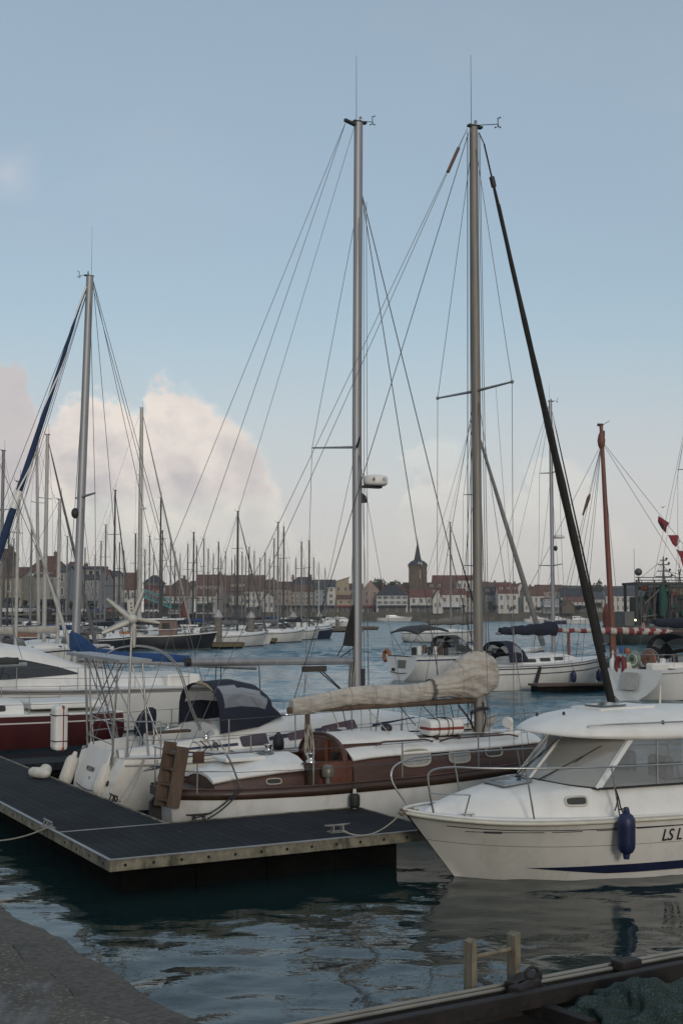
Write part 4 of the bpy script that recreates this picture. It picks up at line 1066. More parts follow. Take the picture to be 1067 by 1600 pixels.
# lazy tackle and sheet lines under the boom
random.seed(5)
for i in range(9):
    x = lerp(3.3, 6.0, i / 8) + random.uniform(-.1, .1); x2 = x + random.uniform(-.25, .35)
    wires("sail_tie", [((x, random.uniform(-.1, .1), 1.93), (x2, random.uniform(-.4, .2), random.uniform(1.45, 1.65)))], .008, random.choice([ROPED, ROPED, ROPEL]), cb)
mb = MB(); mb.tube(spline([(5.75, -.12, 1.92), (5.9, -.2, 1.7), (6.05, -.15, 1.5)], 4), .02, 6); mb.tube(spline([(5.9, -.3, 1.78), (6.1, -.3, 1.86), (6.3, -.25, 1.84)], 4), .03, 8); mb.build("vang_tackle", BLK, cb)
for i in range(6):
    a = 2.4 * i; mb = MB(); mb.tube(spline([(mbase.x + .1 * math.cos(a), .1 * math.sin(a), 1.95), (mbase.x + .14 * math.cos(a + .3), .14 * math.sin(a + .3), 1.65), (mbase.x + .1 * math.cos(a), .1 * math.sin(a), 1.42)], 4), .011, 5); mb.build("halyard_tail", random.choice([ROPED, ROPEL, ROPED]), cb)
# canister life raft lashed to the deckhouse roof
a = CF.y(690, 1148, -.30); zr = 1.42; yr = -.30
lr = empty("life_raft", CF.world((a.x, yr, zr)), ANG, "white canister life raft with a red band, lashed on the deckhouse roof beside the mast", "life raft")
lr.scale = (.74, .85, .92)
rings = []
for i, (x, s) in enumerate([(-.46, .82), (-.44, .94), (-.38, 1.0), (0, 1.0), (.38, 1.0), (.44, .94), (.46, .82)]):
    rings.append([(x, .25 * s * math.copysign(abs(math.cos(t)) ** .55, math.cos(t)), .165 + .155 * s * math.copysign(abs(math.sin(t)) ** .55, math.sin(t))) for t in [2 * math.pi * q / 28 for q in range(28)]])
mb = MB(); mb.loft(rings); mb.build("canister", GELD, lr)
REDB = mat("faded red band", (.22, .035, .028), .6, var=.15)
mb = MB(); mb.loft([[Vector((p[0] * 1.004, p[1] * 1.008, .165 + z_ )) for p in [r[0] for r in [[(x, .25 * math.copysign(abs(math.cos(t)) ** .55, math.cos(t)) * s, 0)] for x, s, t in [(-.462, .9, 0)]]]] * 1 for z_ in (0,)] if False else [[(x, y, z) for x, y in [(-.465, -.2), (-.44, -.236), (-.38, -.252), (.38, -.252), (.44, -.236), (.465, -.2), (.465, .2), (.44, .236), (.38, .252), (-.38, .252), (-.44, .236), (-.465, .2)]] for z in (.125, .175)], closed=True, smooth=False); mb.build("red_band", REDB, lr)
for x in (-.25, 0, .12):
    mb = MB(); mb.tube([(x, .262 * math.copysign(abs(math.cos(t)) ** .55, math.cos(t)), .165 + .165 * math.copysign(abs(math.sin(t)) ** .55, math.sin(t))) for t in [2 * math.pi * q / 24 for q in range(25)]], .009, 5, cap=False); mb.build("lashing", ROPED, lr)
mb = MB()
for x in (-.3, .3): mb.bbox((x - .04, -.24, -.06), (x + .04, .24, .02))
mb.build("cradle", BW, lr)
# stern lines to the dark cleat, fender hung from the bulwark
cl = PF.world(ploc(300, 1278, .58)); cl2 = PF.world(ploc(325, 1279, .58)); fp = CF.world((1.18, -.95, .86))
MB().tube(sag(fp, cl, .10, 12), .012, 6).build("mooring_line", ROPED, label="dark upper mooring line from the wooden sloop's quarter down to the pontoon's cleat", cat="rope")
MB().tube(sag(fp + Vector((.05, 0, 0)), cl2, .05, 12), .012, 6).build("mooring_line", ROPED, label="dark lower mooring line from the wooden sloop's quarter down to the pontoon's cleat", cat="rope")
a = CF.y(553, 1225, -1.40); b_ = CF.y(554, 1262, -1.40)
fender("fender", CF.world((a.x, -1.42, .74)), CF.world((a.x, -1.42, .50)), .085, mat("black fender", (.015, .015, .016), .6), "small black fender hanging at the wooden sloop's side above the pontoon", rope_to=CF.world((a.x, -1.34, .92)))
# ------------------------------------------------------------------ white cruising yacht with navy sprayhood, behind the wooden sloop
bo = C0 + 2.2 * E1 + 7.4 * E2
BF = Frame(bo.x, bo.y, ANG)
bv = fempty("cruising_yacht", BF, "white cruising yacht with navy sprayhood, wind turbine pole and lattice stern frame", "sailboat")
BST = [(0.12, -.22, .98, 1.22, .75, -.2, 2.0), (1.0, .9, .98, 1.40, 1.12, -.45, 2.4), (2.6, 2.5, 1.02, 1.52, 1.30, -.6, 2.5), (4.4, 4.2, 1.08, 1.54, 1.25, -.65, 2.4), (6.2, 5.9, 1.16, 1.28, .90, -.55, 2.0), (7.6, 7.0, 1.24, .78, .42, -.35, 1.5), (8.5, 7.7, 1.30, .30, .10, -.15, 1.2), (8.9, 7.95, 1.33, .03, .02, -.03, 1.1)]
hull("hull", BST, [0, .07, .14, .2, .5, .7, .85, .93, .97, 1.0], [GEL, NAVY, ANTIF], lambda t, k: 1 if k >= 7 else 0, bv, N=44)
deck("deck", BST, GELD, bv, drop=.0, inset=.02, camber=.06, N=40, x0=1.9)
sheer_tube("rub_rail", BST, .022, mat("grey rub rail", (.30, .30, .29), .5), bv, dz=-.10, dy=.006, N=44)
sheer_tube("toe_rail", BST, .018, ALU, bv, dz=.02, dy=-.02, N=44, flat=.7)
def bsec(x):
    n = len(BST) - 1
    i = min(range(600), key=lambda j: abs(catmull1([list(q) for q in BST], j / 600 * n)[0] - x)); return catmull1([list(q) for q in BST], i / 600 * n)
# stern: scoop with a closed centre panel, side decks, cockpit well
mb = MB()
for sg in (-1, 1):
    mb.prism([(.12, sg * 1.20, .97), (1.95, sg * 1.47, 1.0), (1.95, sg * .92, 1.03), (.16, sg * .72, 1.0)], (0, 0, .02))
mb.build("side_deck", GELD, bv)
mb = MB()
for sg in (-1, 1):
    mb.loft([[(.14, sg * .74, .62), (.12, sg * .74, 1.12), (.12, sg * .88, 1.10), (.12, sg * .95, .98)], [(1.2, sg * .78, .62), (1.2, sg * .78, 1.20), (1.2, sg * .92, 1.19), (1.2, sg * 1.02, .99)], [(2.1, sg * .80, .62), (2.1, sg * .80, 1.34), (2.1, sg * .96, 1.32), (2.1, sg * 1.05, 1.0)]], closed=False)
mb.build("cockpit_coaming", GELD, bv)
mb = MB(); mb.bbox((.15, -.74, .55), (2.1, .74, .60)); mb.build("cockpit_sole", GELD, bv)
mb = MB(); mb.prism([(-.17, -.70, .22), (-.17, .70, .22), (.10, .66, 1.10), (.10, -.66, 1.10)], (-.03, 0, .008)); tp = mb.build("transom_door", GELD, bv, bevel=.02)
R = Matrix((Vector((0, -1, 0)), Vector((.27, 0, .88)).normalized(), Vector((-.88, 0, .27)).normalized())).transposed()
# columns: reading direction towards the boat's right seen from astern
text("name_lettering", "MELSDENI", .125, RUBB, tp, (-.080, .34, .66), R, .002, 0, sx=.78)
text("port_lettering", "LS", .075, RUBB, tp, (-.122, .06, .53), R, .002, 0)
MB().tube(sag((-.19, .52, .40), (-.19, -.42, .38), .035, 8), .008, 5).build("grab_line", ROPED, tp)
mb = MB(); mb.lathe([(.05, 0), (.05, .02), (.02, .025)], 12, (-.08, -.93, .55), (-1, 0, .3)); mb.build("exhaust_outlet", BLK, bv)
# coachroof with blue flash and smoked windows
BT = [(1.95, 1.02, .98, .90, 1.36, 1.46), (2.6, 1.08, 1.0, .95, 1.40, 1.52), (3.6, 1.10, 1.02, .96, 1.46, 1.60), (4.6, 1.08, 1.06, .92, 1.50, 1.64), (5.4, .98, 1.10, .80, 1.48, 1.62), (6.2, .80, 1.15, .60, 1.40, 1.52), (6.9, .55, 1.20, .36, 1.31, 1.38), (7.2, .40, 1.22, .22, 1.26, 1.29)]
BTs = [tuple(catmull1([list(q) for q in BT], (len(BT) - 1) * i / 28)) for i in range(29)]
house("coachroof", BTs, GELD, bv, nseg=11)
yfb = lambda x, z: house_side(BTs, x, z)
PURP = mat("tinted purple window", (.085, .040, .055), .12, var=.15, spec=.7)
DKW = mat("tinted dark window", (.045, .032, .042), .12, var=.15, spec=.7)
for (a, b_, c, d), m in ((((375, 1151), (416, 1145), (419, 1163), (378, 1167)), DKW), (((447, 1146), (487, 1137), (490, 1151), (451, 1157)), PURP), (((503, 1135), (557, 1124), (561, 1138), (507, 1146)), PURP)):
    pl = []
    for px, py in (a, b_, c, d):
        v = BF.y(px, py, -1.02); pl.append((v.x, v.z))
    pl = rounded(pl, 4, .13)
    for sg in (-1, 1):
        mb = MB(); side_patch(pl, yfb, sg, .012, mb, th=.02); mb.build("cabin_window", m, bv)
FLASH = mat("blue hull flash", (.018, .026, .075), .5)
mb = MB()
for sg in (-1, 1):
    for (x0, z0), (x1, z1), h0, h1 in (((1.15, 1.06), (2.36, 1.10), .035, .05), ((2.98, 1.16), (3.36, 1.20), .07, .07), ((3.95, 1.26), (4.12, 1.28), .075, .07)):
        pl = [(x0, z0), (x1, z1), (x1, z1 + h1), (x0, z0 + h0)]; side_patch(pl, yfb, sg, .006, mb, th=.01)
    pts = [(4.92, 1.37), (5.9, 1.50), (5.9, 1.515), (4.92, 1.42)]
    mb.prism([Vector((x, sg * (interp(BTs, x)[3] * 1.0 + .02), min(z, interp(BTs, x)[4] + .0))) for x, z in pts], (0, -sg * .01, 0))
mb.build("blue_flash", FLASH, bv)
# swoosh and letter on the hull
def by(x, z): t = bsec(x); q = 1 - z / t[2]; return t[4] + (t[3] - t[4]) * (1 - max(q, 0) ** max(t[6], .3))
v0 = BF.y(226, 1204, -1.4); v1 = BF.y(262, 1192, -1.4)
pl = [(v0.x, v0.z - .03), (v0.x + .25, v0.z + .0), (v1.x, v1.z - .03), (v1.x, v1.z + .02), (v0.x + .22, v0.z + .09)]
mb = MB(); side_patch(pl, by, -1, .012, mb, th=.014); mb.build("hull_swoosh", FLASH, bv)
lx_ = BF.y(246, 1194, -1.4); Rl = Matrix((Vector((1, 0, 0)), Vector((0, 0, 1)), Vector((0, -1, 0)))).transposed()
text("hull_lettering", "B", .09, RUBB, bv, (lx_.x, -by(lx_.x, lx_.z) - .006, lx_.z), Rl, .002, .2)
# sprayhood: arched canvas open aft, clear panels in the sides and the front
def hoop(xf, xt, w, z0, zt, n=16, sh=.42):
    out_ = []
    for i in range(n + 1):
        t = math.pi * i / n; s = -math.cos(t); h = abs(math.sin(t)) ** sh
        out_.append(Vector((lerp(xf, xt, h), w * s * (1 - .06 * h), lerp(z0, zt, h))))
    return out_
hoops = [hoop(2.02, 2.00, 1.04, 1.33, 2.19), hoop(2.10, 2.18, 1.04, 1.345, 2.235), hoop(2.25, 2.62, 1.04, 1.36, 2.26), hoop(2.5, 3.02, 1.02, 1.39, 2.17), hoop(2.8, 3.20, .98, 1.42, 2.02), hoop(3.10, 3.42, .86, 1.50, 1.72), hoop(3.18, 3.52, .82, 1.53, 1.60)]
hs = []
for s in range(len(hoops) - 1):
    for q in range(4): hs.append([a.lerp(b_, q / 4) for a, b_ in zip(hoops[s], hoops[s + 1])])
hs.append(hoops[-1])
NAVYC.use_backface_culling = False
def hood_m(i, k):
    f = i / (len(hs) - 1); s = k / 15.0 if k < 8 else (15 - k) / 15.0
    # triangular side panel and a front window: clear vinyl
    if .10 < f < .62 and .03 < s < .32 - .33 * (f - .10): return 1
    if .70 < f < .94 and .08 < s < .30: return 1
    if .72 < f < .93 and s > .36: return 1
    return 0
mb = MB(); mb.loft(hs, closed=False, colmi=hood_m); mb.build("sprayhood", [NAVYC, CLEARV], bv)
mb = MB(); mb.tube(hoops[0], .022, 6); mb.build("hood_hem", NAVYC, bv)
mb = MB(); mb.tube([p + Vector((-.01, 0, .01)) for p in hoops[0][4:9]], [.01, .02, .03, .035, .05], 6); mb.build("hood_patch", mat("tan canvas patch", (.30, .235, .14), .8), bv)
mb = MB(); mb.bbox((2.06, -.40, 1.0), (2.10, .36, 1.52)); mb.build("washboard", mat("beige washboard", (.24, .20, .165), .6), bv)
# steering: folded cockpit table, wheel, winches
MB().tube([Vector((.95, .42 * math.cos(t), 1.28 + .42 * math.sin(t))) for t in [2*math.pi*i/28 for i in range(29)]], .016, 6, cap=False).build("steering_wheel", SS, bv)
mb = MB(); mb.box((1.05, 0, .95), (.22, .30, .7)); mb.build("steering_pedestal", GELD, bv, bevel=.04)
mb = MB(); mb.box((1.35, -.10, 1.32), (.9, .16, .05), .15); mb.build("tiller_arm", WOODG, bv, bevel=.015)
for x, y in ((1.75, -.96), (1.75, .96), (2.3, -.62)):
    MB().lathe([(.06, 0), (.06, .03), (.045, .05), (.045, .09), (.07, .12), (.07, .13), (.02, .135)], 12, (x, y, 1.25 if x < 2 else 1.42)).build("winch", CHR, bv)
for i in range(5):
    mb = MB(); mb.tube(spline([(1.5 + .12 * i, -1.0, 1.22), (1.62 + .1 * i, -1.08, 1.10), (1.5 + .14 * i, -1.1, 1.04)], 4), .010, 5); mb.build("rope_tail", ROPED if i % 2 else ROPEL, bv)
# deck gear seen over the sloop: chrome vent, spray rails, stanchions, life lines
MB().lathe([(.12, 0), (.12, .02), (.08, .05), (.02, .055)], 14, (3.62, -.45, 1.575)).build("dorade_vent", CHR, bv)
stx = [.75, 2.0, 3.3, 4.5, 5.7, 6.9]
for x in stx:
    t = bsec(x)
    for sg in (-1, 1): MB().tube([(x, sg * (t[3] - .06), t[2]), (x, sg * (t[3] - .07), t[2] + .62)], .012, 6).build("stanchion", SS, bv)
for sg in (-1, 1):
    for zz in (.61, .32):
        MB().tube([(x, sg * (bsec(x)[3] - .07), bsec(x)[2] + zz) for x in stx + [8.4]], .005, 5).build("guard_wire", WIRE, bv)
    MB().tube(spline([(6.9, sg * (bsec(6.9)[3] - .07), 1.85), (8.0, sg * .5, 1.93), (8.75, sg * .12, 1.95), (8.85, 0, 1.95)], 5), .013, 6).build("pulpit", SS, bv)
# the dark leather-covered fender board hung on the guard wire
mb = MB(); mb.lathe([(.02, 0), (.10, .03), (.105, .16), (.08, .27), (.03, .33)], 12, (2.95, -1.50, 1.02)); mb.build("winch_bag", BLK, bv)
mb = MB(); mb.lathe([(.01, 0), (.055, .05), (.05, .09), (.01, .12)], 10, (1.72, -1.46, 1.12)); mb.build("wash_float", mat("grey float", (.07, .085, .095), .6), bv)
# lattice stern frame with solar panel
PZ = 2.70
mb = MB(); mb.prism([(-.24, .98, PZ + .06), (.16, .98, PZ + .06), (.62, -1.02, PZ - .02), (.10, -1.02, PZ - .02)], (0, 0, .03)); sp_ = mb.build("solar_panel", [mat("solar panel", (.02, .03, .05), .2, spec=.7)], bv)
mb = MB(); mb.prism([(-.28, 1.02, PZ + .04), (.20, 1.02, PZ + .04), (.66, -1.06, PZ - .045), (.06, -1.06, PZ - .045)], (0, 0, .055)); mb.build("panel_frame", ALU, sp_)
pole_b = [(-.05, .88, 1.0), (-.02, .78, 1.0), (.18, -1.15, .98), (.16, -.80, .62)]
TUB = .019
def tubepart(name, a, b_, r=TUB, m=SS): return MB().tube([a, b_], r, 8).build(name, m, bv)
tubepart("frame_leg", (.14, .95, .98), (.06, .95, PZ + .05)); tubepart("frame_leg", (.16, .80, .98), (.12, .85, PZ + .05))
tubepart("frame_leg", (.05, -.70, .55), (.10, -.85, PZ - .02)); tubepart("frame_leg", (.62, -1.05, 1.0), (.52, -.95, PZ - .02))
tubepart("frame_leg", (.75, .95, 1.0), (.20, .95, PZ + .02))
for a, b_ in (((.05, -.75, 1.3), (-.05, .5, PZ)), ((.0, .6, 1.2), (.25, -.7, PZ - .02)), ((.55, -1.05, 1.2), (.1, -.1, PZ)), ((.12, .9, 1.5), (.3, -.2, PZ)), ((.9, -1.1, 1.05), (.35, -.75, PZ)), ((.75, .95, 1.1), (.2, .3, PZ))):
    tubepart("frame_brace", a, b_, .012, SS)
tubepart("frame_rail", (.12, .92, 1.62), (.08, -.78, 1.55), .013); tubepart("frame_rail", (.12, .92, 1.25), (.06, -.74, 1.2), .011)
# pushpit
for sg in (-1, 1):
    MB().tube(spline([(.14, sg * .55, 1.0), (.10, sg * .60, 1.58), (.22, sg * 1.0, 1.62), (.75, sg * 1.32, 1.62)], 5), .013, 6).build("pushpit", SS, bv)
    MB().tube([(.22, sg * 1.02, 1.30), (.75, sg * 1.33, 1.30)], .010, 6).build("pushpit", SS, bv)
    MB().tube([(.24, sg * 1.04, .98), (.24, sg * 1.02, 1.62)], .012, 6).build("pushpit_leg", SS, bv)
# bent twin-tube gantry over the cockpit
gp = [(BF.y(px, py, -.98)) for px, py in ((166, 1022), (185, 1013), (215, 1010), (245, 1016), (268, 1032), (283, 1058), (297, 1105), (313, 1142))]
for off in ((0, 0, 0), (.07, .10, .012)):
    MB().tube(spline([p + Vector(off) for p in gp], 6), .013, 7).build("gantry_tube", SS, bv)
# wind turbine on its pole
pb = BF.y(200, 1188, -1.16); hb = BF.y(206, 967, -1.12)
wt = fempty("wind_turbine", Frame(*BF.world((.18, -1.14, .98))[:2], ANG, BF.world((.18, -1.14, .98)).z), "white five-bladed wind turbine on a thin pole at the navy-hooded yacht's stern", "wind turbine")
WTM = mat("off-white turbine", (.50, .48, .43), .45, var=.1, vs=6)
hl = Vector((hb.x - .18, 0, hb.z - .98))
MB().tube([(0, 0, 0), (hl.x * .6, 0, hl.z * .55), (hl.x, 0, hl.z - .10)], .021, 8).build("pole", SS, wt)
toc = Matrix.Rotation(-ANG, 3, 'Z') @ (CAM - BF.world((hb.x, -1.12, hb.z))).normalized()
ax_ = (toc + Vector((.25, .0, -.12))).normalized(); up = Vector((0, 0, 1)); rt = up.cross(ax_).normalized(); up2 = ax_.cross(rt)
mb = MB(); mb.lathe([(.06, -.30), (.085, -.2), (.095, -.05), (.095, .02), (.08, .07), (.04, .11), (.005, .12)], 16, hl, ax_); mb.build("nacelle", WTM, wt)
for px, py in ((166, 935), (222, 921), (247, 973), (209, 1012), (160, 990)):
    d = (BF.y(px, py, -1.12) - hb); vx, vy = d.dot(rt), d.dot(up2); L = math.hypot(vx, vy); L = max(L, .50); dr = (rt * vx + up2 * vy).normalized(); pr = ax_.cross(dr)
    rings = []
    for f, wd, tw in ((.06, .028, .95), (.18, .070, .75), (.45, .060, .5), (.8, .044, .3), (1.0, .026, .2)):
        c = hl + dr * (L * f) + ax_ * .04; u = (pr * math.cos(tw) + ax_ * math.sin(tw))
        rings.append([c + u * wd, c + ax_ * .010, c - u * wd, c - ax_ * .010])
    mb = MB(); mb.loft(rings); mb.build("blade", WTM, wt)
tl = [hl - ax_ * .30 + q for q in (Vector((0, 0, .02)), up2 * .30 + rt * -.03, up2 * .33 + rt * .10, up2 * .02 + rt * .10)]
mb = MB(); mb.prism(tl, ax_ * .012); tf = mb.build("tail_fin", WTM, wt)
mb = MB()
for f in (.35, .55, .78): mb.lathe([(.016, 0), (.016, .016)], 10, tl[0].lerp(tl[1], f) + rt * .07, ax_)
mb.build("tail_hole", BLK, tf)
# mast, spreaders, radome
bm = BF.y(558, 1090, 0); bt_ = BF.y(560, 192, 0)
MB().tube([(bm.x, 0, 1.5), (bm.x, 0, 7.5), (bt_.x, 0, bt_.z)], [.084, .082, .078], 14, flat=1.25).build("mast", MASTM, bv)
mast_head(bv, (bt_.x, 0, bt_.z), ant=1.42, vane=(.27, -.12))
MB().prism([(bt_.x - .33, -.04, bt_.z - .02), (bt_.x - .05, -.05, bt_.z - .09), (bt_.x - .05, .05, bt_.z - .09), (bt_.x - .33, .04, bt_.z - .02)], (0, 0, .05)).build("masthead_crane", BLK, bv)
sl = BF.y(488, 711, 1.02); 
for sg in (-1, 1):
    MB().tube([(bm.x, 0, 6.93), (sl.x, sg * 1.02, 7.0)], [.03, .016], 8).build("spreader", BLK if sg < 0 else ALU, bv)
    cp = (4.95, sg * 1.42, 1.12)
    wires("shroud", [((bt_.x, 0, bt_.z - 1.7), (sl.x, sg * 1.03, 7.0)), ((sl.x, sg * 1.03, 7.0), cp)], .006, WIRE, bv)
    wires("lower_shroud", [((bm.x, sg * .06, 6.85), (4.75, sg * 1.40, 1.1)), ((bm.x, sg * .06, 6.85), (5.9, sg * 1.25, 1.14))], .005, WIRE, bv)
    wires("backstay", [((bt_.x - .30, 0, bt_.z - .03), (.25, sg * 1.05, 1.02))], .006, WIRE, bv)
# two forward lines: headsail halyard and forestay
fsb = BF.y(715, 1095, 0)
wires("forestay", [(Vector((bt_.x + .09, 0, bt_.z - 1.55)), Vector((8.7, 0, 1.4)))], .011, WIRE, bv)
wires("inner_forestay", [(Vector((bt_.x + .09, 0, bt_.z - 1.60)), Vector((7.55, .0, 1.35)))], .010, WIRE, bv)
for dx, dy in ((.11, -.06), (.13, .05), (.17, -.09), (-.10, -.03)):
    wires("halyard", [(Vector((bt_.x + dx * .8, dy, bt_.z - 1.7)), Vector((bm.x + dx, dy * 1.6, 1.62)))], .006, WIRE, bv)
rdp = BF.y(584, 754, -.22)
rd = [(0, -.02), (.20, -.02), (.245, .01), (.25, .04), (.255, .13), (.23, .175), (.12, .20), (0, .205)]
mb = MB(); mb.lathe(rd, 24, (bm.x + .33, -.18, 6.15)); rdm = mb.build("radome", GELD, bv)
nrm = Vector((-math.sin(math.radians(25)), -math.cos(math.radians(25)), 0)); 
Rr = Matrix((Vector((-nrm.y, nrm.x, 0)), Vector((0, 0, 1)), nrm)).transposed()
text("radome_lettering", "4", .13, RUBB, rdm, Vector((bm.x + .33, -.18, 6.20)) + nrm * .252 + Vector((-.10, 0, 0)), Rr, .006)
arc = [Vector((bm.x + .34, -.18, 6.56)) + Vector((math.cos(t) * .257, math.sin(t) * .257, .05 + .0)) for t in []]
a0 = math.atan2(nrm.y, nrm.x) + .62
MB().tube([Vector((bm.x + .34 + .257 * math.cos(a0 + q * .12), -.18 + .257 * math.sin(a0 + q * .12), 6.21 + .055 * (1 - q * q))) for q in (-1, -.7, -.3, 0, .3, .7, 1)], .006, 5).build("radome_mark", RUBB, rdm)
mb = MB(); mb.bbox((bm.x + .05, -.26, 6.08), (bm.x + .45, -.10, 6.13)); mb.build("radome_bracket", BLK, bv)
mb = MB(); mb.prism([(bm.x + .07, -.05, 6.00), (bm.x + .18, -.05, 5.93), (bm.x + .22, -.05, 5.79), (bm.x + .07, -.05, 5.78)], (0, .1, 0)); mb.build("deck_floodlight", BLK, bv)
MB().tube([(bm.x + .09, -.07, 1.9), (bm.x + .09, -.07, 2.4)], .05, 8).build("mast_winch", BLK, bv)
# boom with vang, black bag hanging at the mast
bb = BF.y(296, 1034, 0)
MB().tube([(bb.x, 0, 2.60), (bm.x - .12, 0, 2.56)], .062, 12, flat=1.25).build("boom", MASTM, bv)
MB().tube([(bb.x - .08, 0, 2.60), (bb.x + .02, 0, 2.60)], .075, 10, flat=1.2).build("boom_end", BLK, bv)
MB().tube([(bm.x - .30, 0, 2.56), (bm.x - .02, 0, 2.56)], .05, 8).build("gooseneck", BLK, bv)
MB().bbox((4.20, -.04, 2.36), (4.72, .04, 2.47)).build("boom_board", mat("brown board", (.035, .028, .02), .7), bv)
wires("vang", [((4.5, -.02, 2.42), (bm.x - .1, -.02, 1.75)), ((4.6, .02, 2.42), (bm.x - .08, .02, 1.75))], .014, ROPED, bv)
wires("topping_lift", [((bt_.x - .1, 0, bt_.z - .1), (bb.x + .1, 0, 2.66))], .005, WIRE, bv)
wires("mainsheet", [((2.35, 0, 2.52), (2.32, .05, 1.6)), ((2.45, 0, 2.52), (2.40, -.05, 1.6)), ((3.25, 0, 2.5), (3.3, 0, 1.62))], .010, ROPED, bv)
q0 = [BF.y(px, py, 0) for px, py in ((554, 934), (556, 1010), (536, 1009), (541, 985))]
BAG = mat("black mainsail bag", (.012, .011, .013), .8, var=.3)
mb = MB(); mb.prism([p + Vector((0, -.04, 0)) for p in q0], (0, .08, 0)); mb.build("mast_bag", BAG, bv, bevel=.02)
wires("bag_line", [((q0[2].x, 0, q0[2].z), (4.98, 0, 2.66)), ((q0[1].x, 0, q0[1].z), (5.05, 0, 2.64))], .012, ROPED, bv)
for i in range(5):
    mb = MB(); mb.tube(spline([(bm.x - .1, -.1 + .05 * i, 2.5), (bm.x - .16, -.12 + .05 * i, 2.1), (bm.x - .11, -.1 + .05 * i, 1.7)], 4), .011, 5); mb.build("halyard_tail", ROPED if i % 2 else ROPEL, bv)
# outboard motor with its navy hood, on the far pushpit
om = BF.y(228, 1140, .45)
ob = fempty("outboard_motor", Frame(*BF.world((om.x, .45, 0))[:2], ANG, 1.22), "outboard motor under a navy hood, clamped to the rail of the navy-hooded yacht", "outboard motor")
rings = []
for z, a, b_, x0 in ((0, .16, .13, -.05), (.08, .20, .15, -.04), (.25, .20, .15, -.0), (.38, .17, .14, .04), (.48, .12, .10, .08), (.52, .05, .05, .09)):
    rings.append([(x0 + a * math.cos(t), b_ * math.sin(t), z) for t in [2*math.pi*q/16 for q in range(16)]])
mb = MB(); mb.loft(rings); mb.build("motor_hood", NAVYC, ob)
mb = MB(); mb.box((0, 0, -.14), (.10, .08, .28)); mb.box((.02, 0, -.30), (.22, .08, .06)); mb.build("motor_leg", BLK, ob)
mb = MB(); mb.box((.15, 0, -.04), (.10, .2, .06)); mb.build("rail_clamp", BLK, ob)
# white life-raft valise with a red stripe, strapped to the stern frame
wb = BF.y(93, 1137, 1.12)
vv = fempty("raft_valise", Frame(*BF.world((wb.x, 1.12, 0))[:2], ANG, wb.z - .42), "white upright raft canister with red stripe strapped to the lattice stern frame", "life raft")
mb = MB(); mb.box((0, 0, .42), (.26, .36, .84)); mb.build("canister", GELD, vv, bevel=.07)
mb = MB(); mb.box((.03, 0, .42), (.06, .37, .845)); mb.build("red_stripe", REDB, vv, bevel=.03)
for z in (.18, .66):
    mb = MB(); mb.box((0, 0, z), (.275, .375, .018)); mb.build("strap", ROPED, vv, bevel=.004)
# transom fenders and lines
for (a, b_), yl, lab in (((( 119, 1179), (100, 1229)), .80, "white fender hanging at the far corner of the lettered transom"), (((171, 1192), (153, 1245)), -.60, "white fender hanging at the near corner of the lettered transom")):
    A = BF.y(a[0], a[1], yl); B = BF.y(b_[0], b_[1], yl)
    fender("fender", BF.world((A.x - .02, yl, A.z)), BF.world((B.x - .02, yl, B.z)), .125, FENDW, lab, group="fenders at the transom", rope_to=BF.world((.12, yl, A.z + .16)))
qa_ = BF.world((.45, -1.26, .98)); c1 = PF.world(PF.z(183, 1255, .53)); c2 = PF.world(PF.z(192, 1258, .53))
MB().tube(sag(qa_, c1, .05, 10), .010, 6).build("mooring_line", ROPEL, label="left one of two pale lines from the navy-hooded yacht's quarter to the pontoon", cat="rope")
MB().tube(sag(qa_ + Vector((.02, 0, 0)), c2, .08, 10), .010, 6).build("mooring_line", ROPEL, label="right one of two pale lines from the navy-hooded yacht's quarter to the pontoon", cat="rope")
# fenders left lying on the walkway
a = PF.world(PF.z(62, 1216, .5)); b2 = PF.world(PF.z(75, 1219, .5))
wf = empty("fender", (a.x, a.y, .5), 2.3, "pair of grubby white fenders left lying on the pontoon walkway", "fender"); wf.scale = (.72, .72, .72)
mb = MB(); mb.lathe([(.02, -.36), (.08, -.33), (.13, -.24), (.14, 0), (.13, .24), (.08, .33), (.02, .36)], 16, (0, 0, .14), (1, .25, 0)); mb.build("bladder", FENDW, wf)
mb = MB(); mb.ball((.30, -.34, .15), .16, 16, 10); mb.build("ball_fender", FENDW, wf)
cl = PF.world(ploc(75, 1293, .58)); e = PF.world(PF.z(-20, 1302, .35))
MB().tube(sag(cl, G(-40, 1312, .2), .08, 10), .011, 6).build("mooring_line", ROPEL, label="pale mooring line running from the corner cleat along the pontoon's outer edge", cat="rope")
# ------------------------------------------------------------------ boats across the fairway and beside the pontoon
def gst(L, B, f, bowf=1.35, stern=.72, rake=.05):
    b = B / 2
    return [(0, -rake * L * .4, f, b * stern, b * stern * .30, -.12, 2.6), (.12 * L, .11 * L, f, b * .86, b * .68, -.4, 2.3), (.32 * L, .31 * L, f * 1.02, b * .98, b * .84, -.5, 2.4), (.52 * L, .50 * L, f * 1.06, b, b * .82, -.5, 2.3), (.72 * L, .69 * L, f * 1.14, b * .80, b * .55, -.45, 2.0), (.87 * L, .82 * L, f * 1.24, b * .46, b * .22, -.3, 1.5), (.96 * L, .90 * L, f * 1.31, b * .17, b * .06, -.12, 1.2), (L, .93 * L, f * bowf, .03, .02, -.02, 1.1)]
def sec(st, x):
    n = len(st) - 1; i = min(range(240), key=lambda j: abs(catmull1([list(q) for q in st], j / 240 * n)[0] - x)); return catmull1([list(q) for q in st], i / 240 * n)
WHITEB = mat("white boat paint", (.60, .585, .55), .4, var=.06, vs=1, stain=(.42, .39, .33), stain_amt=.4, stain_scale=1.5)
REDH = mat("oxblood hull paint", (.062, .011, .011), .35, var=.15, vs=1)
BLACKHULL = mat("black hull paint", (.010, .011, .014), .4, var=.2, vs=1)
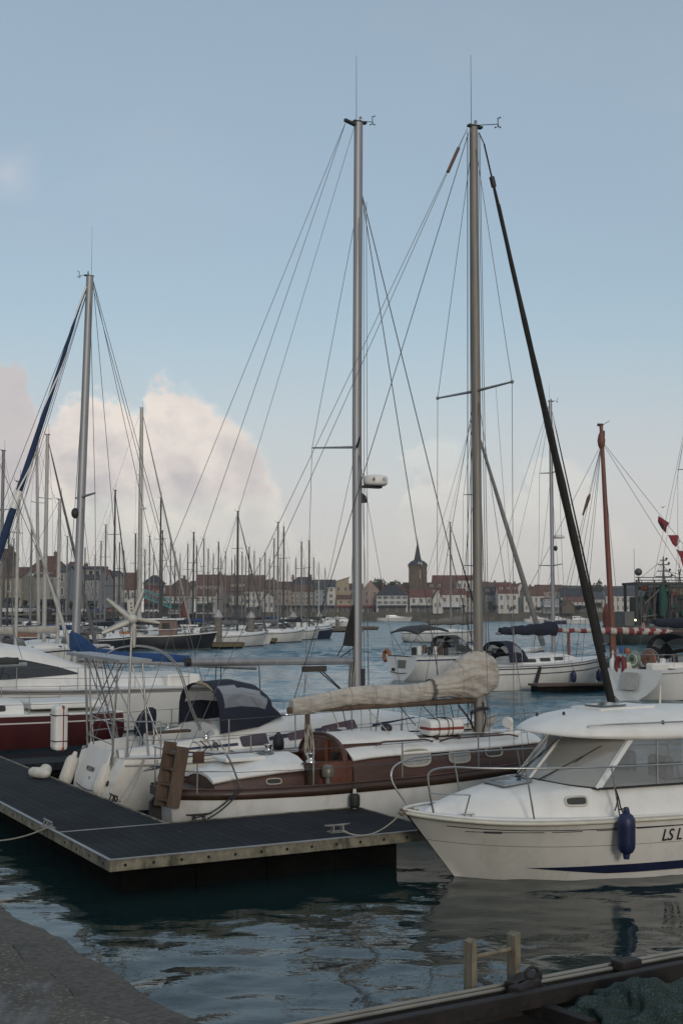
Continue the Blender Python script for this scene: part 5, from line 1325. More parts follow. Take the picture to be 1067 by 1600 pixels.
DARKGL = mat("dark cabin glass", (.018, .020, .022), .10, var=.1, spec=.8)
def coach(name, st, x0, x1, w, h, m, parent, win=DARKGL, nwin=3):
    B = max(q[3] for q in st); tab = []
    for f, hw, hh in ((0, .96, .82), (.25, 1, .96), (.55, .92, 1.0), (.8, .66, .72), (1, .34, .16)):
        x = lerp(x0, x1, f); s = sec(st, x); wb = min(B * w * hw, s[3] * .82)
        tab.append((x, wb, s[2] - .02, wb * .88, s[2] + h * hh * .72, s[2] + h * hh))
    T = [tuple(catmull1([list(q) for q in tab], 4 * i / 16)) for i in range(17)]
    o = house(name, T, m, parent); yf = lambda x, z: house_side(T, x, z)
    for sg in (-1, 1):
        for i in range(nwin):
            a = lerp(x0, x1, .10 + .62 * i / nwin); b_ = a + (x1 - x0) * .62 / nwin * .72
            t = interp(T, (a + b_) / 2); zc = lerp(t[1], t[3], .62); hh = (t[3] - t[1]) * .24
            mb = MB(); side_patch(rounded([(a, zc - hh), (b_, zc - hh), (b_, zc + hh), (a, zc + hh)], 3, .2), yf, sg, .012, mb, th=.02); mb.build("cabin_window", win, o)
    return T
def rigging(parent, st, mx, mtop_, spr=((.5, .9),), mast_r=.075, mm=MASTM, furl=None, furl_r=.06, boom=None, cover=None, cov_r=.13, L=9, wire_r=.008, lean=0.0, topdx=0.0, bowx=None, ant=.9):
    s = sec(st, mx); B = s[3]; z0 = s[2] + .1
    top = Vector((mx + topdx, 0, mtop_))
    at_ = lambda z: Vector((mx + topdx * (z - z0) / (mtop_ - z0), 0, z))
    MB().tube([(mx, 0, z0), at_((z0 + mtop_) / 2), top], [mast_r, mast_r * .97, mast_r * .85], 12, flat=1.2).build("mast", mm, parent)
    mast_head(parent, top, ant=ant, vane=(.3, -.15))
    prev = [Vector((mx - .15, sg * B * .96, s[2])) for sg in (-1, 1)]
    for f, w in spr:
        z = lerp(z0, mtop_, f)
        for i, sg in enumerate((-1, 1)):
            tip = at_(z) + Vector((-.12, sg * w, .05)); MB().tube([at_(z), tip], [mast_r * .4, mast_r * .25], 6).build("spreader", mm, parent)
            wires("shroud", [(prev[i], tip)], wire_r, WIRE, parent); wires("lower_shroud", [(at_(z), Vector((mx - .4, sg * B * .94, s[2])))], wire_r * .8, WIRE, parent); prev[i] = tip
    for p in prev: wires("shroud", [(p, top - Vector((0, 0, .2)))], wire_r, WIRE, parent)
    bx = (bowx if bowx is not None else L * .985); fz = sec(st, bx)[2] + .15
    wires("backstay", [(top, Vector((.1, 0, st[0][2] + .1)))], wire_r, WIRE, parent)
    a = top - Vector((-.05, 0, .3)); b_ = Vector((bx, 0, fz))
    if furl is not None:
        n = 20; MB().tube([a.lerp(b_, i / n) for i in range(n + 1)], [.012 if i < 2 else furl_r * (.45 + .6 * min(1, i / n * 1.25)) for i in range(n + 1)], 8).build("furled_headsail", furl, parent)
    else: wires("forestay", [(a, b_)], wire_r, WIRE, parent)
    if boom:
        bl, bz, bz2 = boom
        MB().tube([(mx - .1, 0, bz), (mx - bl, 0, bz2)], .055, 8).build("boom", mm, parent)
        if cover is not None:
            rings = []
            for i in range(24):
                f = i / 23; x = mx + .12 - (bl * .97) * f; zc = lerp(bz, bz2, f) + .05; r = cov_r * (1.25 - .45 * f) * (1 + .08 * math.sin(i * 1.9)); rz = r * (1.35 - .35 * f)
                rings.append([(x, r * math.cos(t), zc + rz * .35 + rz * math.sin(t) * (1 + .1 * math.sin(3 * t + i))) for t in [2*math.pi*q/12 for q in range(12)]])
            mb = MB(); mb.loft(rings); cv_ = mb.build("sail_cover", cover, parent)
        wires("topping_lift", [(top - Vector((.05, 0, .1)), Vector((mx - bl + .1, 0, bz2 + .06)))], wire_r * .8, WIRE, parent)
def lifelines(parent, st, xs, h=.6):
    for x in xs:
        s = sec(st, x)
        for sg in (-1, 1): MB().tube([(x, sg * s[3] * .95, s[2]), (x, sg * s[3] * .95, s[2] + h)], .013, 5).build("stanchion", SS, parent)
    for sg in (-1, 1):
        for hh in (h, h * .5): MB().tube([(x, sg * sec(st, x)[3] * .95, sec(st, x)[2] + hh) for x in xs], .006, 4).build("guard_wire", WIRE, parent)
    L = st[-1][0]; s = sec(st, xs[-1])
    MB().tube(spline([(xs[-1], -s[3] * .95, s[2] + h), (L * .98, -.12, st[-1][2] + h), (L * .98, .12, st[-1][2] + h), (xs[-1], s[3] * .95, s[2] + h)], 4), .015, 6).build("pulpit", SS, parent)
    s = sec(st, xs[0]); MB().tube(spline([(xs[0], -s[3] * .95, s[2] + h), (.05, -st[0][3] * .9, st[0][2] + h), (.05, st[0][3] * .9, st[0][2] + h), (xs[0], s[3] * .95, s[2] + h)], 4), .015, 6).build("pushpit", SS, parent)
def small_hood(parent, x, w, z0, h, m, L=1.1):
    hh = [hoop(x, x - .02, w, z0, z0 + h), hoop(x + .15 * L, x + .5 * L, w, z0, z0 + h * 1.02), hoop(x + .5 * L, x + .85 * L, w * .95, z0, z0 + h * .72), hoop(x + .85 * L, x + L, w * .85, z0, z0 + h * .3)]
    rr = [a.lerp(b_, q / 3) and [p.lerp(r, q / 3) for p, r in zip(a, b_)] for a, b_ in [] for q in ()]
    rings = []
    for s in range(3):
        for q in range(3): rings.append([p.lerp(r, q / 3) for p, r in zip(hh[s], hh[s + 1])])
    rings.append(hh[-1])
    mb = MB(); mb.loft(rings, closed=False, colmi=lambda i, k: 1 if (5 <= i <= 7 and 2 < k < 13) or (2 <= i <= 4 and (k in (1, 2, 13, 14))) else 0); mb.build("sprayhood", [m, CLEARV], parent)

# --- red-hulled yacht, bow off to the left
RFy = Vector((-7.3, 35.2, 0)); RL = 9.8
ro = RFy + E1 * 1.0
RF = Frame(ro.x, ro.y, ANG + math.pi)
rb = fempty("red_hulled_yacht", RF, "oxblood-hulled sailing yacht with white deck and white waist line", "sailboat")
RST = gst(RL, 3.2, .86, 1.3, .74)
hull("hull", RST, [0, .08, .17, .21, .5, .8, .95, 1.0], [WHITEB, REDH, ANTIF], lambda t, k: (1, 1, 0, 1, 1, 1, 2)[k] if k < 7 else 2, rb)
deck("deck", RST, GELD, rb, drop=.0); sheer_tube("toe_rail", RST, .03, GELD, rb, dz=.02, dy=-.02)
coach("coachroof", RST, 2.6, 7.4, .66, .46, GELD, rb)
rigging(rb, RST, 5.9, 13.5, spr=((.45, .95),), mast_r=.09, L=RL, wire_r=.009, boom=(3.6, 2.1, 2.15), cover=BIM, cov_r=.12)
lifelines(rb, RST, (1.0, 2.6, 4.2, 5.8, 7.4, 8.6))
mb = MB(); mb.bbox((.4, -.9, 1.0), (2.4, .9, 1.18)); mb.build("cockpit_seats", GELD, rb, bevel=.05)

# --- white deck-saloon yacht behind it, bow off to the left
YL = 12.0; my0 = RFy + E2 * 4.3 + E1 * 5.5
YF = Frame(my0.x, my0.y, ANG + math.pi)
my = fempty("saloon_yacht", YF, "white deck-saloon yacht with long dark wraparound window, blue boom cover and blue-white furled headsail", "sailboat")
YST = gst(YL, 3.7, 1.25, 1.22, .80)
hull("hull", YST, [0, .05, .12, .5, .8, .95, 1.0], [WHITEB, GREYL, ANTIF], lambda t, k: 1 if k == 1 else 0, my)
deck("deck", YST, GELD, my, drop=.0); sheer_tube("rub_rail", YST, .035, GREYL, my, dz=-.05)
fx = lambda x: YL - x
SH = [(1.8, .8, 1.42, .5, 1.75, 1.85), (3.0, 1.40, 1.30, 1.15, 2.30, 2.50), (4.0, 1.52, 1.26, 1.27, 2.48, 2.72), (5.0, 1.54, 1.26, 1.22, 2.46, 2.70), (6.4, 1.48, 1.26, 1.12, 2.26, 2.46), (7.6, 1.36, 1.25, 1.0, 1.92, 2.06), (8.6, 1.20, 1.25, .86, 1.66, 1.80), (10.0, 1.0, 1.24, .75, 1.54, 1.64), (11.2, .8, 1.24, .6, 1.48, 1.52)]
SHs = [tuple(catmull1([[fx(q[0])] + list(q[1:]) for q in SH], 8 * i / 36)) for i in range(37)][::-1]
house("deck_saloon", SHs, GELD, my, nseg=11)
yfm = lambda x, z: house_side(SHs, x, z)
lo = [(1.9, 1.70), (3.2, 1.60), (5.4, 1.60), (7.6, 1.70)]; hi = [(1.9, 1.75), (3.0, 2.2), (4.0, 2.30), (4.8, 2.28), (6.0, 2.14), (7.0, 1.92), (7.6, 1.73)]
for sg in (-1, 1):
    rows = []
    for f in (0, .33, .67, 1):
        rows.append([])
        for i in range(25):
            x = lerp(2.6, 7.6, i / 24); z = lerp(interp(lo, x)[0], interp(hi, x)[0], f); rows[-1].append((fx(x), sg * (yfm(fx(x), z) + .018), z))
    mb = MB(); mb.loft(rows[::-1] if sg < 0 else rows, closed=False); wnd = mb.build("side_window", DARKGL, my)
    for x in (3.6, 5.2): MB().tube([(fx(x), sg * (yfm(fx(x), 1.62) + .03), 1.62), (fx(x + .2), sg * (yfm(fx(x + .2), 2.2) + .03), 2.2)], .02, 5).build("window_bar", BLK, wnd)
lifelines(my, YST, (1.0, 2.8, 4.6, 6.4, 8.2, 10.0), .62)
for y in (-.9, .9): MB().tube([(fx(3.2), y, 2.62), (fx(4.2), y * .95, 2.78), (fx(5.4), y * .9, 2.66)], .02, 6).build("roof_rail", SS, my)
mb = MB(); mb.bbox((fx(8.5), -.4, 1.80), (fx(7.7), .4, 2.0)); mb.build("companion_hatch", GREYL, my, bevel=.03)
mb = MB(); mb.bbox((.5, -1.2, 1.2), (1.6, 1.2, 1.62)); mb.build("aft_locker", GELD, my, bevel=.08)
mxr = YF.y(117, 1020, 0).x; mtr = YF.y(141, 432, 0)
rigging(my, YST, mxr, mtr.z, bowx=min(YL * .98, mxr + 4.2), spr=((.45, 1.0),), mast_r=.115, topdx=mtr.x - mxr, L=YL, wire_r=.010, ant=1.6)
fa = Vector((mtr.x + .12, 0, mtr.z - .35)); L5 = YF.y(4, 848, 0); L5.y = 0; fz_ = fa + (L5 - fa) * ((1.75 - fa.z) / (L5.z - fa.z))
BLS = mat("blue and white sailcloth", (.010, .028, .075), .85, var=.2, vs=6, bump=.01, bs=12)
n = 44; pth = [fa.lerp(fz_, i / n) for i in range(n + 1)]; rs = [.03 if i < 5 else .04 + .13 * (i / n) ** 1.2 for i in range(n + 1)]
mb = MB(); mb.tube(pth, rs, 10)
for i in range(n):
    for q in range(10): mb.m[i * 10 + q] = 1 if i in (24, 25) else 0
mb.tube([p + Vector((math.sin(i * .55), math.cos(i * .55), 0)) * (rs[i] * .93) for i, p in enumerate(pth)], .030, 4, mi=1)
mb.build("furled_headsail", [BLS, GELD], my)
for dy in (-.35, .35): wires("sheet", [(fa + Vector((.0, dy * .1, -.3)), fz_ + Vector((-.3, dy, .1)))], .010, WIRE, my)
wires("red_halyard", [(fa.lerp(fz_, .55) + Vector((-.1, 0, 0)), Vector((mxr + 3.4, -.2, 2.6)))], .016, mat("red rope", (.13, .02, .02), .8), my)
be = YF.y(400, 1043, 0); bs_ = YF.y(125, 1030, 0)
MB().tube([(mxr - .1, 0, bs_.z), (be.x, 0, be.z)], .085, 10).build("boom", MASTM, my)
rings = []
cp_ = [(112, 985, 1018), (122, 987, 1022), (136, 1000, 1026), (152, 1012, 1030), (200, 1019, 1034), (250, 1021, 1035), (296, 1024, 1036)]
for i in range(40):
    px = lerp(112, 296, i / 39); ya, yb_ = interp(cp_, px); A = YF.y(px, ya, 0); Bq = YF.y(px, yb_, 0); h = (A.z - Bq.z) / 2; zc = (A.z + Bq.z) / 2
    rings.append([(A.x, min(.22, h * .9) * math.cos(t) * (1 + .1 * math.sin(i)), zc + h * math.sin(t) * (1 + .06 * math.sin(2 * t + i * .9))) for t in [2*math.pi*q/14 for q in range(14)]])
mb = MB(); mb.loft(rings); mb.build("sail_cover", BLUEC, my)
MB().ball((mtr.x * .3 + mxr * .7 + .14, 0, 6.6), (.13, .11, .17), 10, 6).build("steaming_light", BLK, my)
for e_ in ((.3, -.9), (.3, .9), (2.3, -.5)): wires("backstay", [(Vector((mtr.x - .1, 0, mtr.z - .1)), Vector((e_[0], e_[1], 1.3)))], .010, WIRE, my)
wires("mainsheet", [((be.x + .8, 0, be.z), (be.x + 1.0, 0, 1.7)), ((be.x + .9, 0, be.z), (be.x + 1.2, .1, 1.7))], .012, ROPED, my)

# --- yacht with bimini, stern to the camera
def heading(px, py, deg, z=0): v = G(px, py, z); return Frame(v.x, v.y, math.radians(deg))
BF1 = heading(628, 1063, 31); b1 = fempty("bimini_yacht", BF1, "white yacht showing its stern, dark bimini over the cockpit and orange lifebuoy on the rail", "sailboat")
S1 = gst(9.6, 3.2, 1.22, 1.2, .86)
hull("hull", S1, [0, .1, .16, .5, .8, .95, 1.0], [WHITEB, FLASH, ANTIF], lambda t, k: 1 if k == 1 else 0, b1)
deck("deck", S1, GELD, b1, drop=0); coach("coachroof", S1, 3.0, 7.2, .64, .48, GELD, b1)
mb = MB(); mb.bbox((-.10, -.45, .62), (-.02, .25, 1.05)); mb.build("recess_panel", mat("shaded recess", (.16, .15, .125), .6), b1)  # shade of the transom recess put into this panel's colour
mb = MB(); mb.bbox((-.13, .50, .46), (-.05, .80, .62)); mb.build("stern_vent", BLK, b1)
MB().tube([(-.14, .9, .42), (-.16, 0, .36), (-.14, -.6, .40)], .02, 5).build("platform_edge", BLK, b1)
m1 = BF1.y(742, 1000, 0).x; t1 = BF1.y(742, 648, 0).z
rigging(b1, S1, m1, t1, spr=((.36, .9), (.66, .8)), mast_r=.09, furl=mat("grey furled headsail", (.19, .185, .18), .8, var=.15, vs=6), furl_r=.15, boom=(3.3, BF1.y(730, 972, 0).z, BF1.y(655, 976, 0).z), cover=mat("grey sail cover", (.15, .14, .13), .85, var=.15, vs=4), cov_r=.17, L=9.6, wire_r=.010)
mb = MB(); rings = []
for x, h in ((.1, 2.62), (.6, 2.82), (1.4, 2.86), (2.1, 2.74)): rings.append([(x, 1.25 * s, h - .16 * s * s) for s in (-1, -.6, -.2, .2, .6, 1)] + [(x, 1.25 * s, h - .09 - .16 * s * s) for s in (1, .6, .2, -.2, -.6, -1)])
mb.loft(rings); mb.build("bimini", BIM, b1)
for sg in (-1, 1):
    for x in (.1, 2.1): MB().tube([(1.0, sg * 1.3, 1.25), (x, sg * 1.25, 2.55)], .018, 5).build("bimini_frame", SS, b1)
small_hood(b1, 2.6, 1.15, 1.35, .95, BIM, 1.3)
lifelines(b1, S1, (.5, 2.4, 4.2, 6.2, 8.2))
MB().tube([Vector((.9, .55 * math.cos(t), 1.55 + .55 * math.sin(t))) for t in [2*math.pi*i/24 for i in range(25)]], .02, 5, cap=False).build("steering_wheel", SS, b1)
for i in range(7): mb = MB(); mb.box((1.3 + .16 * i, .8 - .26 * i, 1.45 + .06 * (i % 3)), (.22, .22, .45 + .08 * (i % 2)), i); mb.build("cockpit_gear", [BIM, GELD, WOODG][i % 3], b1, bevel=.05)
ORANGE = mat("orange lifebuoy", (.30, .10, .03), .6, var=.2)
ob1 = BF1.x(604, 1025, .15)
lbu = fempty("lifebuoy", Frame(*BF1.world((ob1.x, ob1.y, 0))[:2], BF1.a, ob1.z), "orange horseshoe lifebuoy on the stern rail of the bimini yacht", "lifebuoy")
MB().tube([(0, .26 * math.cos(t), .30 * math.sin(t)) for t in [math.pi * (-.35 + 1.7 * i / 14) for i in range(15)]], .10, 8).build("float_ring", ORANGE, lbu)
mb = MB(); mb.box((0, -.55, -.02), (.2, .5, .16)); mb.build("throw_bag", mat("dull red bag", (.13, .035, .035), .8), lbu, bevel=.04)

# --- yacht with navy sail cover, side on
BF2 = heading(720, 1079, ANG * 57.2958); b2r = fempty("navy_cover_yacht", BF2, "white yacht lying side on, navy cover along its boom and navy sprayhood", "sailboat")
L2 = BF2.y(948, 1030, 0).x; S2 = gst(L2, 3.0, 1.10, 1.30, .78)
hull("hull", S2, [0, .10, .15, .32, .36, .55, .8, .95, 1.0], [WHITEB, NAVY, ANTIF], lambda t, k: 1 if k in (1, 3) else 0, b2r)
deck("deck", S2, GELD, b2r, drop=0); coach("coachroof", S2, 2.5, 6.6, .66, .46, GELD, b2r)
m2 = BF2.y(864, 1000, 0).x; t2 = BF2.y(865.5, 628, 0).z
rigging(b2r, S2, m2, t2, spr=((.36, .9), (.72, .75)), mast_r=.085, furl=FSAIL, furl_r=.05, boom=(3.3, BF2.y(860, 988, 0).z, BF2.y(760, 990, 0).z), cover=NAVYC, cov_r=.20, L=L2, wire_r=.009)
rdm2 = Vector((m2 + .33, -.1, BF2.y(874, 842, 0).z)); MB().lathe([(0, 0), (.26, .02), (.28, .10), (.2, .18), (0, .19)], 14, rdm2).build("radome", GELD, b2r)
MB().lathe([(.02, -.2), (.09, -.12), (.09, .0), (.03, .06)], 8, rdm2 + Vector((-.2, 0, -.4))).build("deck_floodlight", BLK, b2r)
small_hood(b2r, 1.9, 1.1, 1.25, .95, NAVYC, 1.3); lifelines(b2r, S2, (.8, 2.4, 4.2, 6.0, 7.4))
sheer_tube("rub_rail", S2, .03, GREYL, b2r, dz=-.03)
for x in (5.2, 7.2):
    s = sec(S2, x)
    fender("fender", BF2.world((x, -s[3] - .14, .80)), BF2.world((x, -s[3] - .12, .30)), .13, FENDB, ("dark blue fender amidships on the side-on white yacht with navy boom cover" if x < 6 else "dark blue fender near the bow of the side-on white yacht with navy boom cover"), group="fenders on the side-on yacht", rope_to=BF2.world((x, -s[3] + .05, 1.35)))
mb = MB(); mb.bar((3.3, -1.52, 1.05), (3.0, -1.6, .35), .12, .12); mb.build("boarding_plank", BLK, b2r)
# low timber walkway in front of it
wp = G(832, 1082, .0); wk = empty("timber_walkway", (wp.x, wp.y, 0), ANG - .20, "low timber walkway floating beside the side-on white yacht", "walkway")
mb = MB(); mb.bbox((0, -.5, .28), (9, .5, .38)); mb.build("decking", WOODG, wk); mb = MB(); mb.bbox((.1, -.4, -.2), (8.8, .4, .27)); mb.build("float", DARKF, wk)

# --- yacht on the right edge, stern towards us
BF3 = heading(990, 1094, 38); b3 = fempty("black_hood_yacht", BF3, "cream-white yacht with black sprayhood and open scoop stern, cut by the frame's right edge", "sailboat")
S3 = gst(9.4, 3.2, 1.25, 1.2, .90, .10)
hull("hull", S3, [0, .10, .14, .5, .8, .95, 1.0], [WHITEB, GREYL, ANTIF], lambda t, k: 1 if k == 1 else 0, b3)
deck("deck", S3, GELD, b3, drop=0, x0=.8); coach("coachroof", S3, 3.2, 7.2, .64, .46, GELD, b3)
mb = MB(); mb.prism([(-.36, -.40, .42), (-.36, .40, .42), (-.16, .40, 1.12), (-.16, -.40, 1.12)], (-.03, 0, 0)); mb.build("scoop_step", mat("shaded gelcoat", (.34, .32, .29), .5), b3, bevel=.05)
for sg in (-1, 1): mb = MB(); mb.bbox((.1, sg * .7 - .2, 1.1), (2.6, sg * .7 + .2, 1.5)); mb.build("cockpit_seat", GELD, b3, bevel=.08)
small_hood(b3, 2.3, 1.2, 1.5, 1.15, mat("black canvas", (.012, .012, .013), .85, var=.2), 1.5); lifelines(b3, S3, (.9, 2.6, 4.4, 6.4, 8.0))
MB().tube([Vector((1.0, .5 * math.cos(t), 1.55 + .5 * math.sin(t))) for t in [2*math.pi*i/24 for i in range(25)]], .02, 5, cap=False).build("steering_wheel", SS, b3)
for i in range(8): mb = MB(); mb.box((.9 + .2 * i, -.75 + .2 * (i % 4), 1.55 + .05 * (i % 3)), (.2, .2, .26 + .1 * (i % 2)), i * .7); mb.build("cockpit_gear", [GELD, BLK, WOODG][i % 3], b3, bevel=.05)
rigging(b3, S3, 4.3, 13.2, spr=((.4, .9), (.7, .8)), L=9.4, boom=(3.2, 2.9, 3.0), cover=NAVYC, cov_r=.18)
def disc(name, px, py, xl, r, cols, label, cat):
    v = BF3.x(px, py, xl); o = fempty(name, Frame(*BF3.world((xl, v.y, 0))[:2], BF3.a, v.z), label, cat)
    for i, (rr, c) in enumerate(cols):
        mb = MB(); mb.lathe([(r * rr * .9, -.08 + .0 * i), (r * rr, -.05), (r * rr, .05 + .012 * i), (r * rr * .93, .07 + .012 * i)], 24, (0, 0, 0), (-1, 0, 0)); mb.build(("reel_drum", "reel_ring", "reel_line", "reel_hub")[i % 4], c, o)
    return o
GRN = mat("pale green reel", (.20, .27, .19), .6); GRD = mat("dark green line", (.045, .09, .06), .7); BRN = mat("tan reel", (.20, .10, .065), .6)
disc("line_reel", 989, 1030, .55, .34, ((1, GRN), (.78, GELD), (.62, GRN), (.3, GRD)), "pale green round line reel on the stern rail of the black-hooded yacht", "reel")
disc("line_reel", 1013, 1029, .75, .36, ((1, BRN), (.25, WOODG)), "brown round line reel beside the pale green reel", "reel")
rv = BF3.x(969, 1040, .05); hs_ = fempty("lifebuoy", Frame(*BF3.world((.05, rv.y, 0))[:2], BF3.a, rv.z), "dark red horseshoe lifebuoy hanging on the black-hooded yacht's pushpit", "lifebuoy")
MB().tube([(0, .19 * math.cos(t), .36 * math.sin(t)) for t in [math.pi * (.62 + 1.76 * i / 14) for i in range(15)]], .105, 8).build("float_ring", mat("dark red float", (.16, .018, .02), .6, var=.2), hs_)
wbv = BF3.x(957, 1035, .1); danb = fempty("dan_buoy", Frame(*BF3.world((.1, wbv.y, 0))[:2], BF3.a, wbv.z - .4), "white dan buoy float upright beside the dark red lifebuoy", "buoy")
MB().lathe([(.04, -.3), (.13, -.2), (.15, .2), (.14, .5), (.05, .6), (.02, .9)], 12).build("float", GELD, danb)
MB().tube([(0, 0, -.5), (0, 0, 1.1)], .015, 6).build("staff", WIRE, danb)
bb_ = BF3.x(972, 1016, .3); bkt = fempty("fishing_bucket", Frame(*BF3.world((.3, bb_.y, 0))[:2], BF3.a, bb_.z - .15), "small blue bucket with orange cloth behind the pale green reel", "bucket")
MB().lathe([(.13, 0), (.16, .3), (.15, .3), (.12, .03)], 12).build("pail", mat("mid blue plastic", (.03, .08, .2), .5), bkt); MB().ball((.02, -.22, .12), (.12, .12, .14), 8, 6).build("cloth", ORANGE, bkt)

# --- traditional boat with the red-brown mast
TFR = heading(868, 1060, 14, 0); tbm = fempty("traditional_lugger", TFR, "traditional wooden boat with red-brown mast and red-and-white striped sail rolled on its yard", "sailboat")
S4 = gst(11.0, 3.4, 1.0, 1.35, .6)
hull("hull", S4, [0, .12, .2, .6, .9, 1.0], [BLACKHULL, mat("dull green strake", (.03, .06, .045), .6), ANTIF], lambda t, k: 1 if k == 0 else 0, tbm)
deck("deck", S4, TEAK, tbm, drop=.1)
REDM = mat("red-brown mast varnish", (.145, .046, .028), .5, var=.25, vs=2, stretch=(5, 5, .4))
ma = TFR.y(957, 1015, 0); mt = TFR.y(938.5, 664, 0)
MB().tube([(ma.x + .05, 0, .9), (lerp(ma.x, mt.x, .5), 0, lerp(ma.z, mt.z, .5)), (mt.x, 0, mt.z)], [.165, .14, .10], 12).build("mast", REDM, tbm)
cr = TFR.y(939, 688, 0); mb = MB(); mb.lathe([(.11, -.45), (.18, -.30), (.22, 0), (.17, .25), (.12, .4)], 12, (mt.x, 0, cr.z)); mb.build("mast_bands", REDM, tbm)
mb = MB(); mb.box((mt.x - .05, 0, mt.z), (.30, .16, .14)); mb.box((mt.x + .12, 0, mt.z - .5), (.14, .12, .36)); mb.tube([(mt.x + .1, 0, mt.z), (mt.x + .5, 0, mt.z + .25)], .015, 5); mb.build("masthead_block", mat("dark iron", (.025, .02, .018), .6, .3), tbm)
hd = Vector((mt.x, 0, cr.z))
for px, py in ((845, 880), (873, 960), (880, 960), (893, 960), (907, 960), (915, 960), (950, 960), (966, 960)):
    e = TFR.y(px, py, -.5 + .12 * (px % 7)); e = hd + (e - hd) * 1.25
    wires("shroud", [(hd + Vector((0, 0, -.2)), e)], .013, WIRE, tbm)
a = TFR.y(921, 772, 0); b_ = TFR.y(910, 805, 0); MB().tube([a, a.lerp(b_, .2), b_], [.05, .11, .05], 8).build("pulley_block", WOODG, tbm)
mb = MB(); A = TFR.y(868, 985, -.25); Bq = TFR.y(1052, 987, -.25); nn = 60; rs = []
pth = [A.lerp(Bq, i / nn) + Vector((0, 0, .02 * math.sin(i * .8))) for i in range(nn + 1)]
rs = [(.12 if i < 20 else .19) * (1 + .12 * noise.noise(Vector((i * .6, 0, 0)))) * (1 - max(0, (i - 50) / 16)) for i in range(nn + 1)]
mb.tube(pth, rs, 12)
for i in range(nn):
    for q in range(12): mb.m[i * 12 + q] = 1 if (i + (q if i > 38 else 0) // 3) // 3 % 2 else 0
mb.build("striped_sail_roll", [mat("striped sail red", (.17, .030, .032), .8, var=.2, vs=4), mat("striped sail white", (.42, .38, .35), .8, var=.12, vs=4)], tbm)
mb = MB(); mb.tube([pth[44] + Vector((0, 0, .15)), pth[44] + Vector((.05, 0, .5))], [.14, .05], 8); mb.build("loose_sailcloth", mat("pinkish sailcloth", (.34, .20, .20), .8), tbm)
MB().tube([A, Bq + (Bq - A) * .25], .07, 8).build("yard", WOODG, tbm)
for px in (888, 955): p = TFR.y(px, 1010, -.2); MB().tube([(p.x, -.2, .9), (p.x, -.2, TFR.y(px, 988, -.2).z)], .09, 8).build("yard_crutch", REDM, tbm)
# signal flags on a slanting line from its mast
ends = [(hd, TFR.y(1100, 893, 0)), (hd + Vector((0, 0, -.05)), TFR.y(1100, 948, 0))]
for a, b_ in ends: wires("flag_halyard", [(a, b_)], .012, ROPED, tbm)
FR = mat("flag red", (.20, .022, .03), .8, var=.15); FK = mat("flag dark", (.022, .018, .035), .8); FW = mat("flag white", (.48, .45, .44), .8)
for i, (quad, ms, lab) in enumerate(((((1028, 806), (1045, 817), (1041, 824), (1040, 833), (1033, 826), (1027, 815)), (FR, FK), "top signal flag, dark with a red fly, on the slanting halyard"), (((1043, 836), (1059, 836), (1062, 847), (1055, 855), (1050, 850)), (FR, FW), "middle signal flag, red with a pale corner, on the slanting halyard"), (((1055, 858), (1078, 866), (1078, 892), (1066, 885), (1062, 870)), (FR, FW), "lowest signal flag, red and torn, cut by the picture's edge"))):
    pts = [TFR.y(px, py, .1 * math.sin(px)) for px, py in quad]; c = sum(pts, Vector()) / len(pts)
    fo = fempty("signal_flag", Frame(*TFR.world(c)[:2], TFR.a, TFR.world(c).z), lab, "flag", "signal flags on the slanting line")
    mb = MB(); mb.prism([p - c for p in pts], (0, .015, 0)); mb.build("flag_cloth", ms[0], fo)
    mb = MB(); mb.prism([(p - c) * .55 + (pts[2 if i else 4] - c) * .40 + Vector((0, -.02, 0)) for p in pts], (0, .012, 0)); mb.build("flag_patch", ms[1], fo)

# --- dark trawler
KF = Frame(P(950, 965, 140).x, 140, .06); tw = fempty("trawler", KF, "dark green trawler with steel gantry, net drum and radar mast", "fishing boat")
S5 = gst(18, 5.6, 2.1, 1.3, .9)
TGRN = mat("dark trawler green", (.012, .022, .018), .5, var=.3, vs=.6, stain=(.06, .03, .02), stain_amt=.5); TBLK = mat("sooty steel", (.014, .015, .015), .6, var=.3); TGRY = mat("trawler grey", (.09, .095, .09), .6, var=.2, vs=.5)
hull("hull", S5, [0, .1, .2, .6, .9, 1.0], [TGRN, TGRY, ANTIF], lambda t, k: 1 if k == 1 else 0, tw); deck("deck", S5, TBLK, tw, drop=.3)
for a, b_, m, nm in (((2.9, -1.6, 2.0), (15.5, 2.0, 5.2), TBLK, "deckhouse"), ((4.6, -1.4, 5.2), (10.4, 1.8, 6.3), TGRN, "wheelhouse"), ((1.2, -2.0, 2.0), (2.6, 2.0, 3.6), TGRY, "winch_house")):
    mb = MB(); mb.bbox(a, b_); mb.build(nm, m, tw, bevel=.08)
for i in range(4): mb = MB(); mb.bbox((5.75 + .76 * i, -1.44, 5.45), (6.35 + .76 * i, -1.39, 6.0)); mb.build("wheelhouse_window", DARKGL, tw)
mb = MB()
for x in (2.5, 11.0):
    for y in (-2.2, 2.2): mb.bar((x, y, 2.0), (x, y, 6.6), .28)
mb.bar((2.2, -2.2, 6.6), (11.3, -2.2, 6.6), .28); mb.bar((2.2, 2.2, 6.6), (11.3, 2.2, 6.6), .28); mb.bar((2.5, -2.2, 6.6), (2.5, 2.2, 6.6), .28); mb.build("gantry", TBLK, tw)
for i in range(15):
    x = 2.5 + .62 * i + .15 * math.sin(i * 5); MB().tube([(x, -2.15, 2.0), (x + .12 * math.sin(i), -2.2, 6.9 + .25 * math.sin(i * 3))], .05 + .05 * (i % 3 == 0), 5).build("gear_post", [TBLK, TGRY, TBLK, WOODG][i % 4], tw)
